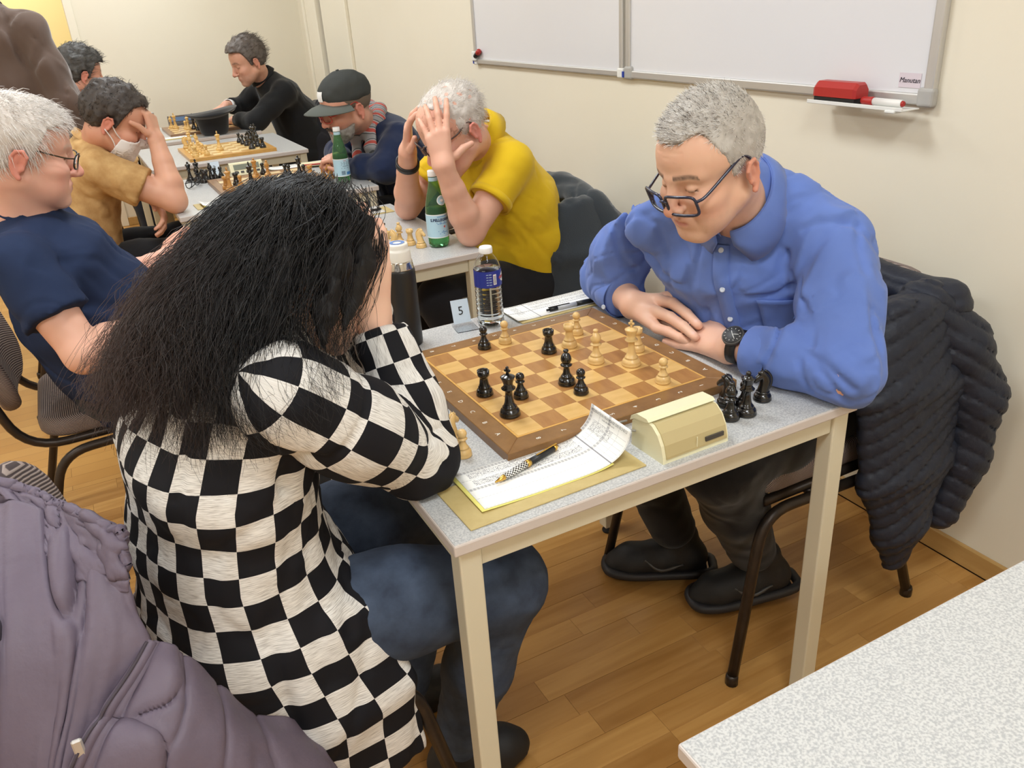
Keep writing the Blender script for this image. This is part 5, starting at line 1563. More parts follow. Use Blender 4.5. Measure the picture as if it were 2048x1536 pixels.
        pts = [Q-nrm*0.004]
        cur = D
        ph = r.normal(0, 1, (n, 3))
        for k in range(segs):
            cur = cur-nrm*0.25*k+curl*ph*(1 if k % 2 else -1); cur = cur/np.linalg.norm(cur, axis=1, keepdims=True)
            pts.append(pts[-1]+cur*(L/segs)[:, None])
        Vv, Ff = ribbons(np.stack([s.fr.wv(p) for p in pts], 1), rad)
        return s.mesh(name, Vv, Ff, mat, parent)
def ribbons(P, rad, taper=True):
    """P (n,m,3) strand points -> thin three-sided tubes"""
    n, m, _ = P.shape
    T = np.gradient(P, axis=1); T /= np.linalg.norm(T, axis=2, keepdims=True)+1e-9
    a = np.array([0.31, 0.52, 0.79]); N = np.cross(T, a); N /= np.linalg.norm(N, axis=2, keepdims=True)+1e-9
    B = np.cross(T, N)
    rr = (np.linspace(1, 0.25, m) if taper else np.ones(m))[None, :, None]*rad
    rings = [P+rr*(math.cos(q)*N+math.sin(q)*B) for q in (0, 2.094, 4.189)]
    V = np.stack(rings, 2).reshape(-1, 3)        # n,m,3sides
    base = (np.arange(n)*m*3)[:, None, None]
    i = np.arange(m-1)[None, :, None]; k = np.arange(3)[None, None, :]; k2 = (k+1) % 3
    F = np.stack([base+i*3+k, base+i*3+k2, base+(i+1)*3+k2, base+(i+1)*3+k], -1).reshape(-1, 4)
    return V, F
def spectacles(p, fr, mat, lens=None, w=0.030, h=0.019, y=0.098, z=-0.004, drop=0.0, tilt=8, rim=0.0022, square=3.0, arm_mat=None, arm_z=0.012, ear_y=-0.018):
    """spectacles on the head frame"""
    for s_ in (-1, 1):
        pts = []
        for a in np.linspace(0, 2*math.pi, 28, endpoint=False):
            c, q = math.cos(a), math.sin(a)
            x = s_*0.0345+w*math.copysign(abs(c)**(2/square), c); zz = z+drop+h*math.copysign(abs(q)**(2/square), q)
            yy = y-0.25*abs(x)**2/0.06+math.tan(math.radians(tilt))*(zz-z)
            pts.append(fr.w((x, yy, zz)))
        g = p.mesh('spectacles_rim', *tube_vf(pts, rim*fr.s, 6, True), mat)
        if lens is not None:
            V = [np.mean(pts, 0)]+pts; F = [(0, 1+k, 1+(k+1) % len(pts)) for k in range(len(pts))]
            p.mesh('spectacles_lens', V, F, lens, g)
        xo = s_*(0.0345+w)
        pa = [(xo, y-0.25*xo*xo/0.06, z+drop+0.008), (s_*0.071, y-0.035, z+0.010+drop*.6), (s_*0.0765, 0.03, arm_z), (s_*0.0765, ear_y+0.012, arm_z+0.010), (s_*0.0765, ear_y-0.006, arm_z-0.002)]
        p.mesh('spectacles_arm', *tube_vf([fr.w(q) for q in catmull(pa, 5)], rim*fr.s*0.95, 6), arm_mat or mat, g)
    br = [fr.w(q) for q in catmull([(-0.008, y+0.001, z+drop+0.006), (0, y+0.004, z+drop+0.009), (0.008, y+0.001, z+drop+0.006)], 4)]
    p.mesh('spectacles_bridge', *tube_vf(br, rim*fr.s, 6), mat)
def cut_plane(P, d, pt, nrm, k=0.004):
    nrm = np.array(nrm, float); nrm /= np.linalg.norm(nrm)
    return smax(d, ((P-A3(pt))@A3(nrm)), k)
def sleeve_sdf(P, pts, rad, k=0.02): return d_chain(P, pts, rad, k)
def cloth(name, col, col2=None, rough=0.85, scale=18, bump=((500, 0.2, 0.0008),), sheen=0.15, amt=0.6):
    kw = dict(spec=0.2, sheen=sheen, bump=list(bump))
    if col2 is not None: kw['var'] = (scale, col2, amt)
    return newmat(name, col, rough, **kw)
M_shoe = newmat('black_shoe_mesh', (22, 22, 24), 0.6, bump=[(900, 0.4, 0.001)])
M_sole = newmat('black_rubber_sole', (38, 36, 38), 0.55)
M_lens = newmat('lens_glass', (245, 248, 250), 0.02, trans=1.0, ior=1.02)
# ---------------------------------------------------------------- man in the blue shirt
def man_blue():
    p = Person('man in blue button shirt and dark glasses, hands folded beside the board', (1.0, 0.40, 0.0))
    fr = Frame((0.656, 0.259, 1.140), (-0.945, -0.05, -0.32), (0, 0, 1), roll=0, scale=0.985)
    opt = dict(skin=(222, 178, 150), red=(212, 138, 116), redness=0.75, wrinkle=1.0, fold=1.3, brow=(74, 64, 58), brow_w=0.95, stubble=((150, 130, 118), 0.18), jaw=1.02, cheek=1.05, scalp=((150, 140, 130), 0.5, 0.05))
    p.head(fr, opt, (0.782, 0.315, 1.03), 0.0024, (0.058, 0.066))
    # arms
    shL, elL, wrL = (0.90, 0.185, 0.965), (0.775, 0.015, 0.800), (0.712, 0.228, 0.788)
    shR, elR, wrR = (0.705, 0.495, 0.972), (0.735, 0.705, 0.802), (0.690, 0.540, 0.789)
    palmL = [([(0.714, 0.245, 0.7790), (0.763, 0.352, 0.7790)], [0.022, 0.015]), ([(0.712, 0.245, 0.7770), (0.738, 0.356, 0.7750)], [0.022, 0.0155]), ([(0.708, 0.245, 0.7730), (0.716, 0.345, 0.7650)], [0.021, 0.015]), ([(0.708, 0.245, 0.7690), (0.700, 0.330, 0.7570)], [0.019, 0.013])]
    finL = [([(0.763, 0.352, 0.7770), (0.765, 0.402, 0.7830), (0.738, 0.432, 0.7710), (0.715, 0.435, 0.7610)], [0.012, 0.010, 0.009, 0.008]),
            ([(0.700, 0.330, 0.7550), (0.684, 0.370, 0.7500), (0.676, 0.40, 0.7490)], [0.011, 0.0095, 0.008]),
            ([(0.725, 0.30, 0.7630), (0.755, 0.40, 0.7610), (0.745, 0.45, 0.7580)], [0.012, 0.011, 0.009])]
    p.arm(elL, elL, wrL, palmL, finL, (230, 184, 158), 0.0034, 1.03, start=0.0)
    palmR = [([(0.694, 0.536, 0.790), (0.744, 0.492, 0.802)], [0.022, 0.0145]), ([(0.692, 0.532, 0.789), (0.726, 0.492, 0.800)], [0.022, 0.0145]), ([(0.690, 0.530, 0.785), (0.700, 0.468, 0.790)], [0.022, 0.014]), ([(0.688, 0.528, 0.780), (0.679, 0.440, 0.770)], [0.020, 0.0125])]
    finR = [([(0.744, 0.492, 0.807), (0.754, 0.440, 0.824), (0.762, 0.408, 0.820), (0.774, 0.385, 0.808)], [0.0135, 0.0123, 0.0109, 0.0093]),
            ([(0.726, 0.494, 0.803), (0.723, 0.438, 0.813), (0.717, 0.384, 0.807), (0.714, 0.342, 0.795)], [0.0139, 0.0125, 0.0112, 0.0096]),
            ([(0.699, 0.464, 0.792), (0.693, 0.408, 0.797), (0.692, 0.362, 0.791), (0.692, 0.324, 0.780)], [0.0135, 0.0121, 0.0109, 0.0091]),
            ([(0.676, 0.430, 0.769), (0.677, 0.394, 0.773), (0.684, 0.361, 0.768), (0.698, 0.343, 0.759)], [0.0120, 0.0108, 0.0097, 0.0082]),
            ([(0.700, 0.50, 0.772), (0.715, 0.45, 0.765), (0.725, 0.42, 0.762)], [0.0148, 0.0125, 0.0103])]
    nails = [(0.772, 0.390, 0.8165), (0.7125, 0.346, 0.8035), (0.690, 0.328, 0.788), (0.696, 0.346, 0.766)]
    p.arm(elR, elR, wrR, palmR, finR, (230, 186, 160), 0.0028, 1.03, nails=nails, start=0.0)
    sd = (0.525, -0.851, 0)     # across the shoulders, from his right to his left
    torso = [((1.02, 0.42, 0.52), 0.185, 0.145, sd), ((0.975, 0.40, 0.66), 0.185, 0.150, sd), ((0.90, 0.385, 0.80), 0.190, 0.140, sd), ((0.838, 0.37, 0.92), 0.185, 0.118, sd), ((0.805, 0.350, 1.02), 0.125, 0.085, sd)]
    p.torso_under(torso)
    p.finish_body()
    # shirt
    M = newmat('blue_cotton', (104, 129, 196), 0.8, spec=0.2, sheen=0.15, var=(9, (92, 117, 186), 0.6), bump=[(700, 0.12, 0.0006), (26, 0.35, 0.012)])
    A = lambda *q: np.array(q)
    def shirt(P):
        d = d_loft(P, torso, 0.05)
        d = smin(d, d_chain(P, [shL, (0.865, 0.265, 1.02), (0.815, 0.345, 1.05), (0.755, 0.43, 1.015), shR], [0.064, 0.062, 0.066, 0.058, 0.056], 0.04), 0.04)
        d = smin(d, d_cone(P, (0.80, 0.335, 1.03), (0.782, 0.315, 1.07), 0.074, 0.066), 0.03)
        aL = d_chain(P, [shL, A(0.845, 0.105, 0.885), elL], [0.074, 0.074, 0.064], 0.03)
        aL = smin(aL, d_chain(P, [elL, A(0.745, 0.11, 0.795), A(0.722, 0.195, 0.789)], [0.064, 0.058, 0.046], 0.02), 0.025)
        aL = cut_plane(P, aL, (0.7215, 0.197, 0.788), A(*wrL)-A(0.745, 0.11, 0.795))
        aR = d_chain(P, [shR, A(0.712, 0.61, 0.885), elR], [0.062, 0.066, 0.060], 0.03)
        aR = smin(aR, d_chain(P, [elR, A(0.718, 0.645, 0.797), A(0.700, 0.585, 0.792)], [0.062, 0.056, 0.048], 0.02), 0.025)
        aR = cut_plane(P, aR, (0.6985, 0.580, 0.790), A(*wrR)-A(0.718, 0.645, 0.797))
        d = smin(d, aL, 0.03); d = smin(d, aR, 0.03)
        # folds
        d = d+folds(P, (0.25, 0.1, 1), 11, 0.012, 3)+folds(P, (0.5, -0.6, 0.5), 19, 0.006, 6, 0.3)
        # elbow and armpit creases
        for c, w, q in (([(0.742, 0.07, 0.835), (0.768, 0.045, 0.825), (0.800, 0.03, 0.80)], 0.006, 0.007), ([(0.735, 0.085, 0.832), (0.765, 0.075, 0.80), (0.79, 0.06, 0.765)], 0.005, 0.006), ([(0.75, 0.06, 0.85), (0.79, 0.02, 0.85), (0.82, 0.01, 0.83)], 0.005, 0.007),
                        ([(0.85, 0.225, 0.99), (0.80, 0.215, 0.93), (0.79, 0.22, 0.86), (0.80, 0.24, 0.80)], 0.007, 0.010), ([(0.875, 0.19, 1.02), (0.845, 0.165, 0.97), (0.83, 0.16, 0.90)], 0.004, 0.008),
                        ([(0.70, 0.64, 0.85), (0.69, 0.67, 0.835), (0.70, 0.71, 0.83)], 0.006, 0.007), ([(0.685, 0.60, 0.90), (0.672, 0.63, 0.88), (0.675, 0.67, 0.87)], 0.006, 0.008), ([(0.66, 0.50, 1.0), (0.66, 0.54, 0.95), (0.68, 0.56, 0.88)], 0.006, 0.009),
                        ([(0.69, 0.30, 0.98), (0.715, 0.30, 0.90), (0.75, 0.31, 0.82)], 0.003, 0.006), ([(0.72, 0.26, 0.96), (0.75, 0.27, 0.88), (0.78, 0.28, 0.80)], 0.004, 0.008), ([(0.67, 0.40, 0.97), (0.69, 0.42, 0.90), (0.72, 0.43, 0.82)], 0.004, 0.008)):
            d = d+crease(P, c, w*1.7, q*0.8)
        for c in ([(0.716, 0.058, 0.835), (0.716, 0.001, 0.823), (0.734, -0.036, 0.795)], [(0.712, 0.038, 0.828), (0.713, -0.005, 0.801), (0.739, -0.024, 0.762)], [(0.706, 0.06, 0.821), (0.702, 0.051, 0.798), (0.716, 0.036, 0.765)],
                  [(0.809, 0.227, 0.966), (0.812, 0.215, 0.912), (0.80, 0.21, 0.85)], [(0.825, 0.188, 1.009), (0.841, 0.174, 1.022), (0.864, 0.16, 1.024), (0.882, 0.144, 1.018)], [(0.9, 0.133, 1.015), (0.868, 0.099, 0.984), (0.845, 0.058, 0.955)],
                  [(0.668, 0.578, 0.96), (0.673, 0.578, 0.933), (0.685, 0.575, 0.892), (0.701, 0.571, 0.871)], [(0.664, 0.486, 1.011), (0.677, 0.435, 0.994), (0.697, 0.426, 0.928)], [(0.69, 0.576, 0.865), (0.719, 0.569, 0.858)], [(0.707, 0.389, 0.966), (0.706, 0.365, 0.921), (0.71, 0.376, 0.869)],
                  [(0.76, 0.266, 0.919), (0.75, 0.281, 0.881)], [(0.799, 0.163, 0.923), (0.762, 0.108, 0.888), (0.727, 0.054, 0.847)]):
            d = d+crease(P, c, 0.009, 0.006)
        return smax(d, 0.742-P[:, 2]-1e3*(P[:, 0] > 0.815), 0.003)
    shirt_o = p.sdf('shirt', shirt, (0.58, -0.085, 0.46), (1.24, 0.83, 1.12), 0.0048, M)
    # collar: band around the neck with two leaves
    ne = Frame((0.768, 0.303, 1.056), (-0.61, -0.29, -0.74), (-0.45, -0.2, 0.85))
    band = []; leaf = []
    nseg = 44
    for k in range(nseg+1):
        a = math.radians(-168+336*k/nseg)    # 0 = back of neck
        x = math.sin(a); y = -math.cos(a)
        front = max(0.0, (1-math.cos(a))/2); tip = max(0.0, (front-0.45)/0.55)
        h = 0.028-0.010*front
        band.append([ne.w((0.064*x, 0.080*y, -0.012)), ne.w((0.066*x, 0.082*y, h+0.001))])
        leaf.append([ne.w((0.067*x, 0.083*y, h+0.001)), ne.w((0.0715*x, 0.088*y, h-0.002)), ne.w((0.080*x, 0.096*y, h*0.4-0.004-0.014*tip)), ne.w((0.087*x+0.024*tip*(1 if x > 0 else -1), 0.103*y-0.002*tip, -0.014-0.046*tip))])
    for nm, st_ in (('collar_band', band), ('collar', leaf)):
        q_ = len(st_[0]); V = [v for r in st_ for v in r]
        F = [(k*q_+j, (k+1)*q_+j, (k+1)*q_+j+1, k*q_+j+1) for k in range(nseg) for j in range(q_-1)]
        co = p.mesh(nm, V, F, M, shirt_o)
        so = co.modifiers.new('thick', 'SOLIDIFY'); so.thickness = 0.0026; so.offset = 0
    # cuffs with buttons
    for nm, c, ax, r in (('cuff', (0.7225, 0.190, 0.7885), (0.712-0.745, 0.228-0.11, -0.004), 0.049), ('cuff', (0.6995, 0.5865, 0.7905), (0.69-0.718, 0.54-0.645, -0.004), 0.051)):
        f_ = Frame(c, ax, (0, 0, 1))
        V = []; F = []
        for j, (yy, rr) in enumerate(((-0.050, r*1.04), (-0.046, r*1.07), (0.004, r*1.0), (0.006, r*0.965), (-0.01, r*0.94))):
            for k in range(28):
                a = 2*math.pi*k/28
                z = rr*math.sin(a)
                V.append(f_.w((rr*math.cos(a)*1.02, yy, max(z, -0.046))))
        for j in range(4):
            for k in range(28): F.append((j*28+k, j*28+(k+1) % 28, (j+1)*28+(k+1) % 28, (j+1)*28+k))
        cu = p.mesh('cuff', V, F, M, shirt_o)
    M_btn = newmat('pearl_button', (196, 204, 216), 0.2)
    def button(pos, nrm, r=0.0055):
        f_ = Frame(pos, nrm, (0, 0, 1) if abs(nrm[2]) < 0.9 else (1, 0, 0))
        V, F = lathe('b', [(0, 0), (r, 0), (r, 0.0018), (r*0.8, 0.0026), (r*0.5, 0.002), (0, 0.002)], 14)
        p.mesh('button', [f_.w((v[0], v[2], v[1])) for v in V], [tuple(reversed(f)) for f in F], M_btn, shirt_o)
    fd = (-0.80, -0.48, 0.36)
    side3 = np.array([0.525, -0.851, 0.0]); fwd3 = np.array([-0.851, -0.525, 0.0])
    def front(s_, z, lift=0.0):
        """exit point of the chest surface, marching forward from the torso axis"""
        ax = np.array([np.interp(z, [0.66, 0.80, 0.92, 1.02], [0.975, 0.90, 0.838, 0.805]), np.interp(z, [0.66, 0.80, 0.92, 1.02], [0.40, 0.385, 0.37, 0.35]), z])
        t = np.linspace(0.02, 0.26, 121)
        Q = (ax+side3*s_)[None]+t[:, None]*fwd3[None]
        dv = shirt(Q.astype(f32)); k = np.argmax(dv > 0)
        return Q[k]+fwd3*lift
    line = np.array([front(0.0, z) for z in np.arange(0.77, 0.975, 0.010)])
    for _ in range(3): line[1:-1] = (line[:-2]+line[1:-1]*2+line[2:])/4
    V = []; F = []
    for q in line:
        for s_ in (-1, 1): V.append(q+side3*0.015*s_+fwd3*0.0035)
        for s_ in (1, -1): V.append(q+side3*0.017*s_-fwd3*0.01)
    for i in range(len(line)-1):
        for k in range(4): F.append((i*4+k, i*4+(k+1) % 4, (i+1)*4+(k+1) % 4, (i+1)*4+k))
    p.mesh('placket', V, [tuple(reversed(f)) for f in F], M, shirt_o)
    for z in (0.957, 0.885, 0.81):
        q = line[np.argmin(np.abs(line[:, 2]-z))]
        button(q+fwd3*0.0042, fd)
    G = np.array([[front(s_, z) for s_ in np.linspace(0.062, 0.150, 9)] for z in np.linspace(0.775, 0.862, 9)])
    for _ in range(4):
        H = G.copy(); H[1:-1, 1:-1] = (G[:-2, 1:-1]+G[2:, 1:-1]+G[1:-1, :-2]+G[1:-1, 2:]+G[1:-1, 1:-1])/5; G = H
    V = []; F = []
    for r in range(9):
        for c in range(9): V.append(G[r, c]+fwd3*(0.003 if r < 8 else 0.007))
    for r in range(8):
        for c in range(8): F.append((r*9+c+1, r*9+c, (r+1)*9+c, (r+1)*9+c+1))
    po = p.mesh('breast_pocket', V, F, M, shirt_o); so = po.modifiers.new('t', 'SOLIDIFY'); so.thickness = 0.003; so.offset = -0.5
    for pos, nr in (((0.706, 0.556, 0.838), (-0.6, -0.35, 0.7)),):
        pass
    button((0.648, 0.592, 0.776), (-0.93, -0.30, 0.2), 0.0055)
    # hair
    M_hair = newmat('silver_hair', (194, 188, 180), 0.55, spec=0.35, var=(45, (146, 138, 130), 0.8), stretch=(1, 1, 1))
    M_h2 = newmat('silver_hair_strands', (238, 234, 229), 0.5, spec=0.4)
    M_h3 = newmat('grey_hair_strands', (124, 116, 108), 0.5, spec=0.4)
    ha = p.hair_cap(M_hair, 0.004, thick=0.0022, line=0.082, side=-0.012, back=-0.085, rough=0.0025, freq=110, topk=0.16, fringe=0.004, temple=0.022)
    def comb(Q):
        D = np.zeros_like(Q); top = np.clip((Q[:, 2]-0.05)/0.05, 0, 1)
        D[:, 1] = top*0.9-0.25*(1-top); D[:, 2] = 0.7*top-0.9*(1-top); return D
    p.strands(M_h2, 7000, 0.013, comb, jitter=0.16, lift=0.40, rad=0.0006, seed=3, segs=2, parent=ha, side=0.6)
    p.strands(M_h3, 3000, 0.012, comb, jitter=0.18, lift=0.38, rad=0.0006, seed=4, segs=2, parent=ha, side=0.3, keep=lambda Q: Q[:, 2] > 0.05)
    M_fr = newmat('navy_acetate', (24, 30, 56), 0.25, coat=0.4); M_fr2 = newmat('burgundy_acetate', (70, 34, 44), 0.3)
    spectacles(p, fr, M_fr, M_lens, w=0.0295, h=0.0195, y=0.116, z=-0.014, drop=-0.004, tilt=8, rim=0.0029, square=5.0, arm_z=0.014)
    # watch on the left wrist
    wf = Frame((0.7145, 0.2215, 0.7885), (0.712-0.745, 0.228-0.11, 0), (-0.55, -0.25, 0.8))
    V = []; F = []
    for k in range(32):
        a = 2*math.pi*k/32
        for yy, rr in ((-0.0105, 0.0325), (-0.0105, 0.0348), (0.0105, 0.0348), (0.0105, 0.0325)):
            V.append(wf.w((rr*math.cos(a), yy, rr*math.sin(a))))
    for k in range(32):
        for q in range(4): F.append((k*4+q, k*4+(q+1) % 4, ((k+1) % 32)*4+(q+1) % 4, ((k+1) % 32)*4+q))
    st = p.mesh('watch_strap', V, F, M_blackp)
    up = wf.R[:, 2]
    fc = Frame(wf.o+up*0.0345, up, wf.R[:, 0])
    def disc(nm, r, y0, y1, m, seg=28, par=None):
        V, F = lathe(nm, [(0, y0), (r, y0), (r, y1), (r*0.93, y1+0.0008), (0, y1+0.0008)], seg)
        return p.mesh(nm, [fc.w((v[0], v[2], v[1])) for v in V], [tuple(reversed(f)) for f in F], m, par or st)
    disc('watch_case', 0.0215, 0.0, 0.0065, M_dkgrey); disc('watch_dial', 0.0190, 0.0072, 0.0078, M_blackp)
    for k in range(12):
        a = k*math.pi/6
        V, F = tube_vf([fc.w((math.cos(a)*0.0142, 0.0089, math.sin(a)*0.0122)), fc.w((math.cos(a)*0.0172, 0.0089, math.sin(a)*0.0145))], 0.0005, 5); p.mesh('hour_mark', V, F, M_whiteink, st)
    for a, L in ((0.9, 0.009), (2.9, 0.0125), (3.9, 0.012)):
        V, F = tube_vf([fc.w((0, 0.0095, 0)), fc.w((math.cos(a)*L, 0.0095, math.sin(a)*L))], 0.0006, 5); p.mesh('watch_hand', V, F, M_whiteink, st)
    # trousers and shoes
    MT = cloth('black_trousers', (20, 20, 23), (14, 14, 17), bump=((400, 0.25, 0.001), (20, 0.4, 0.012)))
    hipL, hipR = (1.06, 0.31, 0.53), (1.02, 0.50, 0.53)
    kL, kR = (0.66, 0.20, 0.555), (0.64, 0.50, 0.54)
    aL_, aR_ = (0.905, 0.335, 0.16), (0.80, 0.515, 0.16)
    def legs(P):
        d = d_loft(P, [((1.05, 0.41, 0.47), 0.18, 0.13, (0, 1, 0)), ((1.02, 0.41, 0.60), 0.175, 0.13, (0, 1, 0))], 0.03)
        for h_, k_, a_ in ((hipL, kL, aL_), (hipR, kR, aR_)):
            l = d_chain(P, [h_, np.array(h_)*.5+np.array(k_)*.5, k_], [0.105, 0.092, 0.074], 0.03)
            l = smin(l, d_chain(P, [k_, np.array(k_)*.55+np.array(a_)*.45, a_], [0.072, 0.070, 0.060], 0.03), 0.04)
            d = smin(d, l, 0.03)
        d = d+folds(P, (0.6, 0.3, -0.7), 14, 0.005, 8)
        return d
    p.sdf('trousers', legs, (0.52, 0.08, 0.08), (1.27, 0.66, 0.72), 0.0085, MT)
    for heel, toe, lab in (((0.985, 0.30, 0.035), (0.775, 0.375, 0.012), 0), ((0.865, 0.475, 0.02), (0.672, 0.605, 0.012), 1)):
        up = (0, 0, 1)
        fh = Frame(heel, np.array(toe)-np.array(heel), up)
        lo, hi = bbox([heel, toe], 0.15)
        sh = p.sdf('shoe', lambda P: foot_mesh_sdf(P, heel, toe, up, 1.05), lo, hi, 0.005, M_shoe)
        L = np.linalg.norm(np.array(toe)-np.array(heel))
        q = [fh.w((x, y, z)) for x, y, z in catmull([(-0.036, -0.018, 0.014), (0, -0.034, 0.014), (0.036, -0.018, 0.014), (0.046, L*.4, 0.014), (0.050, L*.8, 0.016), (0.03, L*1.04, 0.02), (-0.03, L*1.04, 0.02), (-0.050, L*.8, 0.016), (-0.046, L*.4, 0.014)], 5, True)]
        p.mesh('sole', *tube_vf(q, 0.012, 8, True), M_sole, sh)
        for k in range(4):
            y = L*(0.36+0.10*k); z = 0.086-0.010*k
            p.mesh('lace', *tube_vf([fh.w(v) for v in catmull([(-0.020, y, z-0.004), (0, y+0.004, z+0.002), (0.020, y, z-0.004)], 3)], 0.0022, 5), M_dkgrey, sh)
            for s_ in (-1, 1):
                c = [fh.w((s_*0.023+0.003*math.cos(a), y+0.003*math.sin(a), z-0.004)) for a in np.linspace(0, 6.28, 8, endpoint=False)]
                p.mesh('eyelet', *tube_vf(c, 0.0009, 4, True), M_alu, sh)
        # side swoosh panel
        p.mesh('side_panel', *tube_vf([fh.w(v) for v in catmull([(-0.047, L*.2, 0.05), (-0.050, L*.45, 0.035), (-0.040, L*.62, 0.060)], 5)], [0.003]*2+[0.005]*7+[0.003]*2, 6), M_dkgrey, sh)
    return p
man_blue()
# ---------------------------------------------------------------- woman in the checkered top
def checker_cloth():
    m = bpy.data.materials.new('checkered_jersey'); m.use_nodes = True; nt = NT(m); b = nt.b
    uv = nt.n('ShaderNodeUVMap')
    ch = nt.n('ShaderNodeTexChecker'); ch.inputs['Scale'].default_value = 1.0
    ad = nt.n('ShaderNodeVectorMath', operation='ADD'); ad.inputs[1].default_value = (100.0, 100.0, 0.5); nt.l(uv.outputs[0], ad.inputs[0]); nt.l(ad.outputs[0], ch.inputs['Vector'])
    mp = nt.n('ShaderNodeMapping'); mp.inputs['Scale'].default_value = (1.6, 26, 1); nt.l(uv.outputs[0], mp.inputs[0])
    no = nt.n('ShaderNodeTexNoise'); no.inputs['Scale'].default_value = 1.6; no.inputs['Detail'].default_value = 4; nt.l(mp.outputs[0], no.inputs['Vector'])
    rp = nt.n('ShaderNodeValToRGB'); rp.color_ramp.elements[0].position = 0.30; rp.color_ramp.elements[0].color = (*lin((166, 160, 154)), 1); rp.color_ramp.elements[1].position = 0.56; rp.color_ramp.elements[1].color = (*lin((236, 233, 228)), 1)
    nt.l(no.outputs['Fac'], rp.inputs[0])
    mx = nt.n('ShaderNodeMix', data_type='RGBA'); nt.l(ch.outputs['Fac'], mx.inputs[0]); mx.inputs[6].default_value = (*lin((22, 22, 27)), 1); nt.l(rp.outputs[0], mx.inputs[7])
    nt.l(mx.outputs[2], b.inputs['Base Color']); b.inputs['Roughness'].default_value = 0.8; b.inputs['Specular IOR Level'].default_value = 0.25
    return m
def denim():
    return newmat('blue_denim', (74, 86, 106), 0.85, spec=0.2, var=(22, (50, 58, 74), 0.9), bump=[(900, 0.3, 0.0008), (22, 0.4, 0.01)])
def A0(a, b): return tuple(x+y for x, y in zip(a, b))
